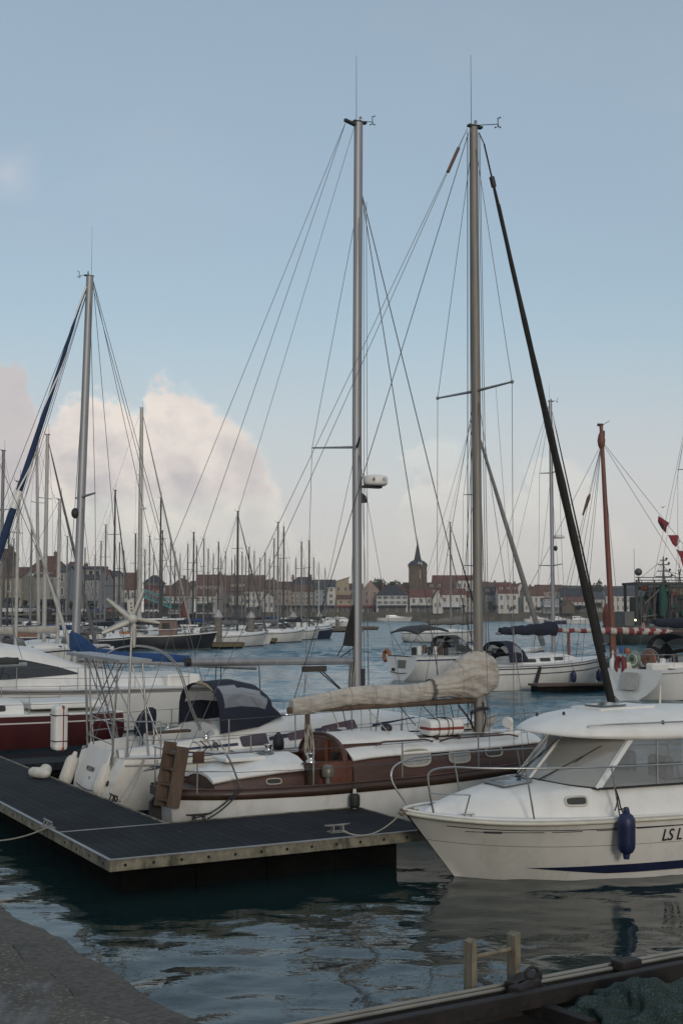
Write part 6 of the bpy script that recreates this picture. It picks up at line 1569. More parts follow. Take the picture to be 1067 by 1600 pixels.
for i in range(7): MB().tube([(6.2, 0, 9.3 - .2 * i), (2.4 + 1.4 * i, -2.1, 6.7 - .5 * (i % 3))], .025, 4).build("rigging_wire", WIRE, tw)
NETG = mat("green trawl net", (.014, .062, .044), .8, var=.35, vs=2, stretch=(3, 3, .4))
for x, w in ((5.3, .5), (10.2, .32)): mb = MB(); mb.tube([(x, -2.25, 6.4), (x + .1, -2.3, 4.8), (x - .05, -2.28, 3.1)], [w * .6, w, w * .8], 10); mb.build("hanging_net", NETG, tw)
for x0, x1, z in ((2.4, 11.2, 7.25), (2.4, 11.2, 6.95)): MB().tube([(x0, -2.2, z), (x1, -2.2, z)], .05, 5).build("top_rail", TGRY, tw)
MB().tube([(3.4, 0, 5.9), (3.4, 0, 7.4)], .1, 6).build("dome_post", TGRY, tw); MB().ball((3.4, 0, 7.9), .42, 14, 10).build("satellite_dome", mat("grey dome", (.06, .06, .065), .5), tw)
MB().tube([(6.2, 0, 5.9), (6.2, 0, 9.6)], [.16, .07], 8).build("radar_mast", TGRY, tw)
for z, w in ((7.4, .9), (8.0, .7), (8.7, .6), (9.2, .35)): MB().bar((6.2 - w, 0, z), (6.2 + w, 0, z), .12).build("mast_arm", TGRY, tw); MB().ball((6.2 + w, 0, z + .16), .14, 8, 6).build("mast_light", TBLK, tw)
for x, h in ((9.6, 9.4), (3.1, 10.5), (8.1, 10.8), (10.2, 11.5)): MB().tube([(x, .5, 6.6), (x, .5, h)], .025, 5).build("whip_aerial", TGRY, tw)
MB().bar((9.2, .5, 9.4), (10.0, .5, 9.4), .14).build("lamp_bar", TGRY, tw)
NR = mat("red brown net", (.13, .035, .022), .85, var=.4, vs=2); mb = MB(); mb.ball((-.6, -1.8, 3.0), (.55, .55, 1.5), 12, 8); mb.build("net_bundle", NR, tw)
for i in range(10): mb = MB(); mb.box((2.6 + i * .85, -2.0 + .1 * (i % 3), 2.5 + .45 * (i % 4)), (.5, .4, .6 + .2 * (i % 3)), i); mb.build("deck_gear", [TBLK, TGRY, NETG, TBLK][i % 4], tw, bevel=.06)
LAMP = bpy.data.materials.new("lit deck lamp"); LAMP.use_nodes = True; LAMP.node_tree.nodes['Principled BSDF'].inputs['Emission Color'].default_value = (1, .95, .6, 1); LAMP.node_tree.nodes['Principled BSDF'].inputs['Emission Strength'].default_value = 3
rt_ = random.Random(4)
for i in range(34):
    x = rt_.uniform(2.4, 14); z = rt_.uniform(2.2, 7.0); L_ = rt_.uniform(.5, 2.2); a_ = rt_.uniform(-.5, 1.9)
    MB().bar((x, -2.2 - .1 * rt_.random(), z), (x + L_ * math.cos(a_), -2.25, min(8.2, z + L_ * abs(math.sin(a_)))), rt_.uniform(.05, .16)).build("deck_spar", rt_.choice([TBLK, TGRY, TBLK, WOODG, NETG, TGRN]), tw)
for i in range(14):
    x = rt_.uniform(2.6, 13.5); mb = MB(); mb.ball((x, -1.9, rt_.uniform(5.2, 6.6)), (rt_.uniform(.25, .6), .3, rt_.uniform(.2, .5)), 8, 6); mb.build("gear_heap", rt_.choice([TBLK, NETG, NR, TGRY]), tw)
lp = KF.y(992, 969, -2.4); MB().ball((lp.x, -2.4, lp.z), .11, 8, 6).build("deck_lamp", LAMP, tw)

# --- black-hulled fishing boat
FF = Frame(P(184, 1010, 122).x, 122, .10); fb_ = fempty("black_fishing_boat", FF, "black-hulled fishing boat with white rail and brown-sided wheelhouse", "fishing boat")
S6 = gst(9.4, 3.2, 1.25, 1.35, .85)
hull("hull", S6, [0, .06, .12, .5, .78, .95, 1.0], [BLACKHULL, GELD, mat("ochre boot top", (.12, .10, .06), .7)], lambda t, k: 1 if k == 0 else (0 if k < 5 else 2), fb_); deck("deck", S6, TEAK, fb_, drop=.2)
mb = MB(); mb.bbox((3.9, -1.0, 1.2), (5.6, 1.0, 2.75)); mb.build("wheelhouse", mat("brown pinkish panel", (.17, .11, .085), .6), fb_, bevel=.05)
mb = MB(); mb.bbox((2.6, -1.25, 2.78), (6.2, 1.25, 2.92)); mb.bbox((5.9, -.95, 2.2), (7.6, .95, 2.32)); mb.build("canopy", GELD, fb_, bevel=.03)
for x in (6.1, 7.5): MB().tube([(x, -.9, 1.3), (x, -.9, 2.25)], .04, 5).build("canopy_post", GELD, fb_)
mb = MB(); mb.bbox((4.2, -1.03, 1.9), (4.9, -.99, 2.5)); mb.build("wheelhouse_window", DARKGL, fb_)
MB().tube([(1.0, -1.3, 1.85), (5, -1.5, 1.9), (9.2, -.2, 2.15)], .03, 5).build("hand_rail", GELD, fb_)
mb = MB(); mb.bbox((.2, -1.2, 1.1), (1.6, 1.2, 1.7)); mb.build("orange_fish_box", mat("orange fish box", (.26, .11, .035), .6), fb_, bevel=.05)
# ------------------------------------------------------------------ far shore: ground, quay walls, houses, church, trees
def stone_mat(name, a, b_):
    return mat(name, a, .85, var=.3, vs=.35, bump=.02, bs=3, stain=b_, stain_amt=.7, stain_scale=.3)
QW = stone_mat("algae-stained quay wall", (.105, .088, .062), (.04, .042, .025))
GZ = 3.2
shore = [(-260, 150), (-66, 190), (-60, 260), (-52, 400), (-24, 500), (60, 508), (160, 512), (420, 520)]
mb = MB()
for (x0, y0), (x1, y1) in zip(shore, shore[1:]): mb.add([(x0, y0, -2), (x1, y1, -2), (x1, y1, GZ + .25), (x0, y0, GZ + .25)], [(0, 1, 2, 3)])
for (x0, y0), (x1, y1) in zip(shore, shore[1:]):
    d = Vector((x1 - x0, y1 - y0, 0)).normalized(); n_ = Vector((-d.y, d.x, 0)) * .5
    mb.add([(x0, y0, GZ + .25), (x1, y1, GZ + .25), (x1 + n_.x, y1 + n_.y, GZ + .25), (x0 + n_.x, y0 + n_.y, GZ + .25), (x0 + n_.x, y0 + n_.y, GZ - .1), (x1 + n_.x, y1 + n_.y, GZ - .1)], [(0, 1, 2, 3), (3, 2, 5, 4)])
mb.build("town_quay", QW, kind='structure', label="stone quay wall round the far side of the harbour")
mb = MB(); poly = shore + [(900, 530), (900, 1500), (-700, 1500), (-700, 150)]
mb.add([(x, y, GZ) for x, y in poly], [tuple(range(len(poly)))]); mb.build("town_ground", mat("town paving", (.10, .095, .085), .9, var=.2, vs=.1), kind='structure', label="paved ground the harbour town stands on")
# wooded rise behind the right half of the town
hm = MB(); n = 60; rings = []
for i in range(n + 1):
    x = lerp(60, 520, i / n); h = 15.5 * min(1, max(0, (x - 60) / 60)) ** .7 + 1.2 * noise.noise(Vector((x * .03, 0, 0)))
    rings.append([(x, 640, GZ - 1), (x, 690, GZ + h * .6), (x, 740, GZ + h), (x, 900, GZ + h * .9), (x, 1000, GZ - 1)])
hm.loft(rings, closed=False); hm.build("hill", mat("scrubby hill", (.035, .045, .025), .9, var=.4, vs=.06), kind='structure', label="low scrub-covered hill behind the harbour town")

WALLS = {k_: mat("wall " + k_, c, .85, var=.07, vs=.4, stain=tuple(q * .62 for q in c), stain_amt=.5, stain_scale=.35) for k_, c in dict(white=(.50, .47, .42), cream=(.30, .262, .185), beige=(.34, .275, .19), grey=(.23, .23, .225), brown=(.125, .09, .062), pink=(.30, .215, .175), red=(.15, .045, .042), pale=(.36, .34, .30), blue=(.25, .28, .31)).items()}
def roof_mat(name, c):
    m, k, b = newmat(name); tc = k.n('ShaderNodeTexCoord').outputs['Object']; sp = k.n('ShaderNodeSeparateXYZ'); k.l(tc, sp.inputs[0])
    rows = k.math('FRACT', k.math('MULTIPLY', sp.outputs[2], 2.6)); nz = k.noise(k.vmap(tc, (1, 1, .6)), .8, 6, .7); n2 = k.noise(tc, 5, 3, .6)
    col = k.mix(k.smooth(nz, .3, .7), tuple(q * .62 for q in c), tuple(q * 1.25 for q in c)); col = k.mix(k.math('MULTIPLY', k.smooth(n2, .5, .75), .4), col, tuple(q * .5 for q in c)); col = k.mix(k.math('MULTIPLY', k.smooth(rows, .75, 1.0), .5), col, tuple(q * .45 for q in c))
    k.l(col, b.inputs['Base Color']); b.inputs['Roughness'].default_value = .9; return m
ROOFS = dict(tile=roof_mat("brown clay tiles", (.128, .064, .040)), red=roof_mat("red clay tiles", (.145, .055, .038)), dark=roof_mat("dark slate", (.035, .036, .042)), rust=roof_mat("rust brown tiles", (.115, .062, .040)), slate=roof_mat("grey slate", (.06, .064, .072)))
WGL = mat("window panes", (.025, .027, .030), .15, var=.2, spec=.7); WFR = mat("white window frame", (.46, .45, .43), .6); SHUT = {"blue": mat("blue shutter", (.09, .13, .20), .7), "brown": mat("brown shutter", (.10, .06, .04), .7), "grey": mat("grey shutter", (.2, .2, .2), .7)}
SHOPM = mat("shop interior dark", (.02, .019, .018), .4); AWN = {k_: mat("awning " + k_, c, .8) for k_, c in dict(dark=(.02, .022, .025), red=(.16, .03, .03), white=(.4, .39, .37), green=(.03, .07, .05)).items()}
WCACHE = {}
def win_mesh(w, h, sh):
    key = (round(w, 1), round(h, 1), sh)
    if key not in WCACHE:
        mb = MB(); mb.bbox((-w / 2, -.05, -h / 2), (w / 2, .02, h / 2), 0)
        f = .11
        for a, b_ in (((-w/2 - f, -.09, -h/2 - f), (-w/2, .0, h/2 + f)), ((w/2, -.09, -h/2 - f), (w/2 + f, .0, h/2 + f)), ((-w/2, -.09, h/2), (w/2, .0, h/2 + f)), ((-w/2 - .1, -.16, -h/2 - f - .03), (w/2 + .1, -.0, -h/2)), ((-.03, -.075, -h/2), (.03, -.05, h/2))): mb.bbox(a, b_, 1)
        if sh:
            for s in (-1, 1): mb.bbox((s * (w/2 + f) - (w * .5 if s < 0 else 0), -.12, -h/2), (s * (w/2 + f) + (w * .5 if s > 0 else 0), -.04, h/2), 2)
        WCACHE[key] = mb.mesh("window", [WGL, WFR] + ([SHUT[sh]] if sh else []))
    return WCACHE[key]
HN = {}
def house_b(label, x0, x1, ye, yr, Y, wall, roof, kind='gable', nx=2, ny=2, sh=None, shop=None, depth=9, chim=(), side=0, yb=None, win=True, dorm=0, group=None):
    """a house from its width, eaves and ridge as heights at distance Y"""
    a = P(x0, 950, Y); b_ = P(x1, 950, Y); w = (b_ - a).x; ze = P(x0, ye, Y).z; zr = P(x0, yr, Y).z; z0 = GZ if yb is None else P(x0, yb, Y).z
    root = empty("house", ((a.x + b_.x) / 2, Y, GZ), 0, label, "house", group)
    E = ze - GZ; Rg = zr - GZ; B0 = z0 - GZ; h2 = w / 2
    mb = MB(); mb.bbox((-h2, 0, B0 - .3), (h2, depth, E))
    if kind == 'gable':
        for s in (-1, 1): mb.add([(s * h2, 0, E), (s * h2, depth, E), (s * h2, depth / 2, Rg - .12)], [(0, 1, 2)])
    elif kind == 'front': mb.add([(-h2, 0, E), (h2, 0, E), (0, 0, Rg - .12)], [(0, 1, 2)]); mb.add([(-h2, depth, E), (h2, depth, E), (0, depth, Rg - .12)], [(0, 2, 1)])
    elif kind == 'mono': mb.add([(-h2, 0, E), (h2, 0, E), (h2, 0, Rg)], [(0, 1, 2)]); mb.add([(h2, 0, E), (h2, depth, E), (h2, depth, Rg), (h2, 0, Rg)], [(0, 1, 2, 3)])
    mb.build("wall", WALLS[wall], root)
    o = .35; mb = MB(); t = .22
    def slab(q): mb.prism([Vector(p) for p in q], (0, 0, t))
    if kind == 'gable': slab([(-h2 - .2, -o, E - .1), (h2 + .2, -o, E - .1), (h2 + .2, depth / 2, Rg), (-h2 - .2, depth / 2, Rg)]); slab([(-h2 - .2, depth / 2, Rg), (h2 + .2, depth / 2, Rg), (h2 + .2, depth + o, E - .1), (-h2 - .2, depth + o, E - .1)])
    elif kind == 'front': slab([(-h2 - o, -.3, E - .1), (0, -.3, Rg), (0, depth, Rg), (-h2 - o, depth, E - .1)]); slab([(0, -.3, Rg), (h2 + o, -.3, E - .1), (h2 + o, depth, E - .1), (0, depth, Rg)])
    elif kind == 'hip':
        r = min(h2 * .75, depth * .45); A, Bq, Cq, D = (-h2 - o, -o, E - .1), (h2 + o, -o, E - .1), (h2 + o, depth + o, E - .1), (-h2 - o, depth + o, E - .1); R1, R2 = (-h2 + r, depth / 2, Rg), (h2 - r, depth / 2, Rg)
        mb.add([A, Bq, Cq, D, R1, R2], [(0, 1, 5, 4), (1, 2, 5), (2, 3, 4, 5), (3, 0, 4), (0, 3, 2, 1)])
    elif kind == 'mono': slab([(-h2 - o, -.3, E - .1), (h2 + o, -.3, Rg), (h2 + o, depth, Rg), (-h2 - o, depth, E - .1)])
    else: mb.bbox((-h2 - .15, -.15, E), (h2 + .15, depth + .15, E + .4))
    rf = mb.build("roof", ROOFS[roof], root)
    for cx in chim:
        mb = MB(); zc = Rg if kind != 'flat' else E; x = cx * h2; mb.bbox((x - .45, depth / 2 - .4, zc - 1.6), (x + .45, depth / 2 + .4, zc + .8)); mb.bbox((x - .55, depth / 2 - .5, zc + .65), (x + .55, depth / 2 + .5, zc + .8))
        for s in (-.2, .2): mb.tube([(x + s, depth / 2, zc + .8), (x + s, depth / 2, zc + 1.15)], .13, 6)
        mb.build("chimney", WALLS['brown'] if roof != 'dark' else WALLS['red'], rf)
    for i in range(dorm):
        x = -h2 + w * (i + .5) / dorm; zz = lerp(E, Rg, .35); yy = depth / 2 * .28
        mb = MB(); mb.bbox((x - .7, yy, zz - .4), (x + .7, yy + 2.4, zz + 1.2), 0); mb.prism([(x - .9, yy - .15, zz + 1.2), (x + .9, yy - .15, zz + 1.2), (x, yy - .15, zz + 1.9)], (0, 2.4, 0), 1); mb.bbox((x - .4, yy - .05, zz), (x + .4, yy, zz + 1.0), 2); mb.build("dormer", [WALLS['pale'], ROOFS[roof], WGL], root)
    if win:
        gh = 3.0 if shop else .4; sh_ = (E - B0 - gh) / max(ny, 1)
        ww = min(1.0, w / nx * .34) * (1 if Y > 350 else .8); wh = min(1.55, sh_ * .52)
        me = win_mesh(ww, wh, sh)
        for j in range(ny):
            for i in range(nx):
                wo = bpy.data.objects.new("window", me); COL.objects.link(wo); wo.parent = root
                wo.location = (-h2 + w * (i + .5) / nx + random.uniform(-.06, .06), 0, B0 + gh + sh_ * (j + .52))
    if shop:
        mb = MB(); mb.bbox((-h2 * .88, -.06, B0 + .2), (h2 * .88, .0, B0 + 2.5)); sf = mb.build("shopfront", SHOPM, root)
        mb = MB()
        for i in range(4): x = lerp(-h2 * .88, h2 * .88, i / 3); mb.bbox((x - .06, -.10, B0 + .2), (x + .06, -.06, B0 + 2.5))
        mb.bbox((-h2 * .88 - .06, -.101, B0 + 2.5), (h2 * .88 + .06, -.059, B0 + 2.62)); mb.build("shopfront_frame", WFR, sf)
        mb = MB(); mb.prism([(-h2 * .92, -.06, B0 + 2.95), (-h2 * .92, -1.7, B0 + 2.35), (-h2 * .92, -1.7, B0 + 2.15), (-h2 * .92, -.06, B0 + 2.7)], (w * .92, 0, 0)); mb.build("awning", AWN[shop], root)
    return root
random.seed(21)
# --- far front row and the houses behind it, left to right
HB = house_b
HB("brown tiled house showing its gable left of the tall masts", 330, 356, 925, 902, 470, 'brown', 'tile', nx=2, ny=2, chim=(.4,))
HB("long roof of rust tiles behind the marina masts", 352, 412, 912, 899, 560, 'beige', 'rust', nx=5, ny=2, yb=940, chim=(-.6, .3))
HB("pale low house with dark doorways under the long rust roof", 354, 384, 930, 917, 500, 'pale', 'tile', nx=3, ny=1, shop='dark')
HB("white three-bay house behind the second concrete pile", 382, 411, 924, 912, 500, 'white', 'tile', nx=3, ny=2, shop='white')
HB("tall oxblood-fronted narrow house among white ones", 411, 430, 919, 906, 512, 'red', 'rust', nx=2, ny=3, chim=(.5,))
HB("small white house with a brown gable in front of the oxblood one", 411, 429, 936, 926, 498, 'white', 'tile', 'front', nx=2, ny=1)
HB("pinkish house with a plain brown roof, right of the oxblood one", 430, 455, 921, 909, 505, 'pink', 'rust', nx=2, ny=2, shop='dark')
HB("dark slate mansion roof rising over the cream apartment row", 450, 497, 914, 901, 560, 'grey', 'dark', 'hip', nx=4, ny=1, yb=930, chim=(-.7, .5))
HB("cream three-storey apartment row with balconies", 454, 491, 924, 914, 510, 'cream', 'tile', nx=5, ny=3, shop='dark')
HB("blue-grey narrow house beside the white tower-like one", 491, 511, 921, 906, 512, 'blue', 'slate', nx=2, ny=3, shop='dark')
HB("tall narrow white house, three windows one above another", 511, 524, 917, 906, 510, 'white', 'slate', nx=1, ny=3, shop='dark')
HB("beige tower house with a single slanting roof", 524, 545, 909, 902, 520, 'beige', 'tile', 'mono', nx=2, ny=2, chim=())
HB("low beige annex in front of the slanting-roofed tower house", 526, 552, 936, 930, 508, 'beige', 'rust', nx=2, ny=1, shop='red')
HB("brown-roofed house half hidden by the navy-hooded yacht's mast", 545, 567, 921, 912, 530, 'pale', 'rust', nx=2, ny=2)
HB("pink-walled house with a red-brown gabled roof right of the mast", 566, 592, 922, 907, 512, 'pink', 'red', 'front', nx=2, ny=2, shop='red')
HB("white house with hipped dark slate roof and blue shutters", 588, 637, 930, 914, 506, 'white', 'dark', 'hip', nx=5, ny=2, sh='blue', shop='dark', chim=(-.55,))
HB("low white house with red roof and wide dark awning", 640, 676, 933, 922, 506, 'white', 'red', nx=3, ny=1, shop='dark')
HB("small white gabled house squeezed right of the wide dark awning", 676, 691, 936, 921, 504, 'white', 'red', 'front', nx=2, ny=1)
HB("brown tiled roof stretching below the church tower", 618, 668, 924, 913, 545, 'pink', 'rust', nx=5, ny=1, yb=936)
HB("reddish long roof right of the church tower with roof lights", 668, 692, 921, 911, 540, 'beige', 'tile', nx=3, ny=1, yb=934, dorm=2)
HB("big hall with a broad red roof right of the church", 677, 742, 911, 899, 560, 'red', 'red', nx=6, ny=1, yb=935)
HB("white villa-like block with cornice against the broad red roof", 715, 744, 907, 904, 535, 'white', 'tile', 'flat', nx=4, ny=3)
HB("white house with a low red roof and arched shop openings", 690, 728, 929, 920, 508, 'white', 'red', nx=4, ny=1, shop='dark')
HB("pale house just left of the wooden sloop's mast", 727, 743, 933, 924, 510, 'pale', 'tile', nx=2, ny=2)
HB("white house with columned balcony and red dormers", 778, 809, 927, 912, 508, 'white', 'red', nx=3, ny=2, dorm=3, chim=(.8,))
HB("grey house behind tall shrubs right of the wooden sloop's mast", 757, 779, 929, 917, 520, 'grey', 'dark', nx=2, ny=2, dorm=2)
HB("reddish gabled cottage behind the leaning furled sail", 806, 822, 920, 911, 540, 'white', 'red', 'front', nx=1, ny=1, yb=932)
HB("long white house with brown roof behind the side-on yacht's mast", 818, 849, 931, 917, 510, 'white', 'tile', nx=4, ny=2, chim=(-.2, .7))
HB("white and blue flat-roofed building with a terrace", 848, 873, 936, 933, 508, 'blue', 'slate', 'flat', nx=4, ny=2, shop='white')
HB("slate-roofed hall above the low red roof", 876, 920, 933, 920, 530, 'pale', 'dark', nx=4, ny=1, yb=945)
HB("white house with low red lean-to roof", 884, 920, 940, 933, 510, 'white', 'red', nx=5, ny=1, shop='dark')
HB("dark brown gabled boat shed before the low red roof", 878, 897, 948, 938, 505, 'brown', 'rust', 'front', nx=1, ny=1, win=False)
HB("pale house between furled sail and red-brown mast", 919, 944, 936, 925, 515, 'pale', 'slate', nx=3, ny=2)
HB("long white building with slate roof left of the trawler", 946, 992, 931, 919, 520, 'white', 'slate', nx=6, ny=2)
HB("grey-roofed building behind the trawler's gantry", 992, 1075, 935, 922, 530, 'pale', 'slate', nx=8, ny=2)
# roofs and houses packed in the second row
for i, (a, b_, e, r, Y, wl, rf, lab) in enumerate(((296, 332, 916, 908, 560, 'pink', 'tile', "second-row house with a chimney pot roof left of the brown gable"), (590, 645, 922, 914, 570, 'pink', 'tile', "second-row tiled roof above the blue-shuttered house"), (738, 765, 918, 909, 580, 'pale', 'tile', "second-row pale house above the shrubs by the sloop's mast"), (764, 800, 919, 910, 590, 'beige', 'rust', "second-row brown roof behind the red dormers"), (838, 880, 924, 914, 585, 'pink', 'tile', "second-row roof behind the flat-roofed blue building"), (915, 960, 926, 917, 590, 'pale', 'tile', "second-row roof left of the tree by the red-brown mast"))):
    HB(lab, a, b_, e, r, Y, wl, rf, nx=3, ny=1, yb=935, chim=((-.4, .5) if i % 2 else (.2,)))
# --- nearer row along the left quay
HB("dark brown house end with brick chimney at the picture's left edge", -30, 9, 872, 858, 250, 'brown', 'rust', nx=2, ny=3, chim=(.85,))
HB("cream house with two tall windows and brown roof", 8, 33, 902, 886, 235, 'cream', 'tile', nx=2, ny=1, shop='dark', depth=12)
HB("big house under a broad brown hipped roof, pale shopfront below", 30, 98, 900, 866, 265, 'pale', 'tile', 'hip', nx=6, ny=2, shop='dark', depth=16, chim=(.3,))
HB("pale blue-white house with one tall window beside the hipped roof", 90, 104, 893, 884, 255, 'grey', 'slate', nx=1, ny=2, shop='dark')
HB("beige plain house just left of the leaning red-yacht mast", 103, 118, 889, 878, 275, 'beige', 'rust', nx=1, ny=2, shop='dark')
HB("grey house with mansard dormers and brick chimney", 125, 155, 905, 885, 300, 'grey', 'slate', nx=4, ny=2, shop='dark', dorm=3, chim=(-.8,))
HB("grey house with reddish sloping roof and small chimney", 150, 166, 903, 890, 318, 'grey', 'red', nx=2, ny=2, shop='dark', chim=(.3,))
HB("pale grey narrow house left of the big brown gable", 165, 182, 900, 892, 330, 'pale', 'slate', nx=2, ny=3, shop='white')
HB("white house under a big brown roof behind the turbine", 181, 213, 921, 895, 345, 'white', 'tile', nx=3, ny=1, shop='dark', chim=(.9,))
HB("white pavilion with dark pyramid roof right of the thick mast", 224, 252, 911, 898, 380, 'white', 'dark', 'hip', nx=3, ny=1, yb=925)
HB("pinkish red-walled building under the dark pyramid roof", 225, 249, 915, 911, 372, 'red', 'rust', nx=4, ny=1, shop='dark')
HB("row house with long brown roof and white ground floor", 246, 296, 931, 915, 390, 'white', 'tile', nx=6, ny=1, shop='dark')
HB("brown hipped roof with a chimney above the row house", 268, 297, 915, 903, 440, 'beige', 'rust', 'hip', nx=3, ny=1, yb=925, chim=(.2,))
HB("tall house with high plain brown roof left of the first pile", 306, 345, 914, 898, 410, 'pink', 'tile', nx=4, ny=2, shop='white', chim=(.85,))
HB("white low house with dark openings before the high brown roof", 306, 336, 931, 921, 396, 'white', 'tile', nx=4, ny=1, shop='green')

# --- church
a = P(640, 950, 540); b_ = P(667, 950, 540); cw = (b_ - a).x / 2; ch_ = empty("church", ((a.x + b_.x) / 2, 540, GZ), 0, "brown church tower with clock, domed cap and slender spire", "church")
zt = P(653, 884, 540).z - GZ; zd = P(653, 875, 540).z - GZ; zs_ = P(653, 844, 540).z - GZ
CHS = mat("brown church stone", (.115, .082, .058), .9, var=.25, vs=.5, stain=(.06, .045, .035), stain_amt=.6, stain_scale=.3)
mb = MB(); mb.bbox((-cw, 0, 0), (cw, 2 * cw, zt)); mb.bbox((-cw - .2, -.2, zt - .5), (cw + .2, 2 * cw + .2, zt)); mb.build("tower", CHS, ch_)
mb = MB(); mb.lathe([(cw * 1.16, zt), (cw * 1.16, zt + .4), (cw * 1.06, zt + (zd - zt) * .45), (cw * .82, zt + (zd - zt) * .8), (cw * .50, zd), (cw * .40, zd + .5), (.05, zs_)], 16, (0, cw, 0)); mb.build("spire", mat("slate spire", (.032, .036, .04), .7, var=.2), ch_)
MB().tube([(0, cw, zs_ - .2), (0, cw, zs_ + 1.6)], .08, 5).build("cross", TBLK, ch_)
mb = MB(); mb.lathe([(.95, 0), (.95, .12)], 20, (.8, -.25 + .02, zt + .9), (0, -1, 0)); ck = mb.build("clock_face", mat("pale clock face", (.36, .35, .32), .6), ch_)
mb = MB(); mb.bar((.8, -.37, zt + .9), (.8, -.37, zt + 1.6), .1, .06); mb.bar((.8, -.37, zt + .9), (1.25, -.37, zt + .75), .1, .06); mb.build("clock_hands", TBLK, ck)
for x in (.25, 1.35): mb = MB(); mb.bbox((x - .28, -.06, zt - 5.4), (x + .28, .0, zt - 2.2)); mb.build("belfry_opening", SHOPM, ch_)
mb = MB(); mb.bbox((.55, -.10, zt - 5.4), (1.05, -.03, zt - 2.0)); mb.build("belfry_pier", WALLS['beige'], ch_)
mb = MB(); mb.bbox((-cw - 2, 6, 0), (cw + 22, 18, zt * .48)); mb.build("nave_wall", CHS, ch_)
mb = MB(); mb.prism([(-cw - 2.2, 5.7, zt * .48), (-cw - 2.2, 18.3, zt * .48), (-cw - 2.2, 12, zt * .66)], (26.5, 0, 0)); mb.build("nave_roof", ROOFS['rust'], ch_)

# --- trees
LEAF = None
def leaf_mat():
    m, k, b = newmat("tree leaves"); oi = k.n('ShaderNodeObjectInfo'); tc = k.n('ShaderNodeTexCoord').outputs['Object']
    c = k.mix(k.smooth(k.noise(tc, .9, 3, .6), .35, .65), (.018, .030, .012), (.050, .066, .024)); c = k.mix(k.math('MULTIPLY', oi.outputs['Random'], .4), c, (.06, .055, .022))
    k.l(c, b.inputs['Base Color']); b.inputs['Roughness'].default_value = .8; return m
LEAFM = leaf_mat(); BARK = mat("bark", (.05, .038, .028), .9, var=.3)
def tree_mesh(seed, h, w, nleaf=900):
    rnd = random.Random(seed); mb = MB(); cl = []
    for i in range(13):
        a = rnd.uniform(0, 6.28); r = w * rnd.uniform(.1, .62); z = h * rnd.uniform(.42, .92); cl.append((Vector((math.cos(a) * r * (1.15 - z / h * .6), math.sin(a) * r * (1.15 - z / h * .6), z)), rnd.uniform(.22, .42) * w))
    for c, r in cl:
        for i in range(nleaf // 13):
            d = Vector((rnd.gauss(0, 1), rnd.gauss(0, 1), rnd.gauss(0, .8))); d = d.normalized() * r * rnd.uniform(.55, 1.08); p = c + d
            s = rnd.uniform(.18, .42) * w / 4; u = Vector((rnd.gauss(0, 1), rnd.gauss(0, 1), rnd.gauss(0, 1))).normalized() * s; v = u.orthogonal().normalized() * s * .7
            mb.add([p - u, p + v, p + u, p - v], [(0, 1, 2, 3)])
    cm_ = mb.mesh("crown", LEAFM)
    mb = MB(); mb.tube([(0, 0, 0), (.1, 0, h * .3), (0, .1, h * .7)], [h * .03, h * .022, h * .008], 7)
    for c, r in cl[:7]: mb.tube([(.08, 0, h * .32), c * .6 + Vector((0, 0, h * .18)), c], [h * .014, h * .009, h * .003], 5)
    return cm_, mb.mesh("trunk", BARK)
TM = [tree_mesh(i, 8.0, 4.0) for i in range(4)]
def tree(label, px, ytop, Y, wpx, base=None, group=None, i=[0]):
    zt_ = P(px, ytop, Y).z; z0 = GZ if base is None else base; h = zt_ - z0; w = wpx * Y / F
    c, t_ = TM[i[0] % 4]; i[0] += 1
    r = empty("tree", (P(px, 940, Y).x, Y, z0), i[0] * 1.3, label, "tree", group); r.scale = (w / 6.2, w / 6.2, h / 8.6)
    for nm, me in (("crown", c), ("trunk", t_)): o = bpy.data.objects.new(nm, me); COL.objects.link(o); o.parent = r
tree("round dark tree between the pink gable and the slate hipped roof", 593, 900, 562, 25)
tree("broad dark tree just left of the church tower", 617, 905, 562, 26, base=5)
tree("lower dark tree touching the church tower's left side", 632, 906, 565, 20, base=5)
tree("big dark tree behind the red-brown mast", 935, 905, 560, 22)
tree("smaller dark tree left of the red-brown mast's tree", 916, 917, 570, 18)
tree("green shrub tree in front of the grey house by the sloop's mast", 765, 938, 506, 12)
tree("dark bush under the columned balcony house", 800, 946, 506, 9)
tree("dark bush beside the brown boat shed", 905, 945, 507, 14)
tree("thin tree sprouting above the roofs left of the thick mast", 207, 896, 420, 9)
for j, (px, yt, w) in enumerate(((787, 913, 16), (830, 914, 18), (845, 915, 20), (862, 914, 22), (880, 916, 20), (897, 917, 22), (957, 917, 22), (975, 918, 22))):
    tree("low tree on the wooded skyline behind the right-hand houses", px, yt, 700, w, base=12, group="trees on the wooded skyline")

for px, yt, Y, w, lab in ((40, 936, 228, 13, "street tree before the big hipped roof's pale shopfront"), (72, 940, 232, 12, "street tree left of the thick pale mast at the left quay"), (112, 938, 250, 12, "street tree below the beige plain house"), (138, 941, 290, 12, "street tree below the mansard dormers"), (160, 943, 305, 11, "street tree below the grey house with the small chimney"), (205, 940, 340, 14, "street tree behind the turbine blades"), (262, 941, 380, 13, "street tree before the row house, right of the gangway"), (290, 944, 382, 10, "street tree at the row house's right end"), (330, 940, 388, 15, "street tree behind the largest pile"), (352, 941, 440, 13, "street tree right of the high brown roof"), (372, 944, 480, 10, "street tree behind the tall dark mast"), (405, 946, 492, 10, "street tree at the white three-bay house's corner"), (447, 945, 494, 9, "street tree before the pinkish house"), (503, 948, 500, 8, "street tree before the blue-grey house"), (558, 948, 500, 9, "street tree just left of the navy-hooded yacht's mast")):
    tree(lab, px, yt, Y, w)
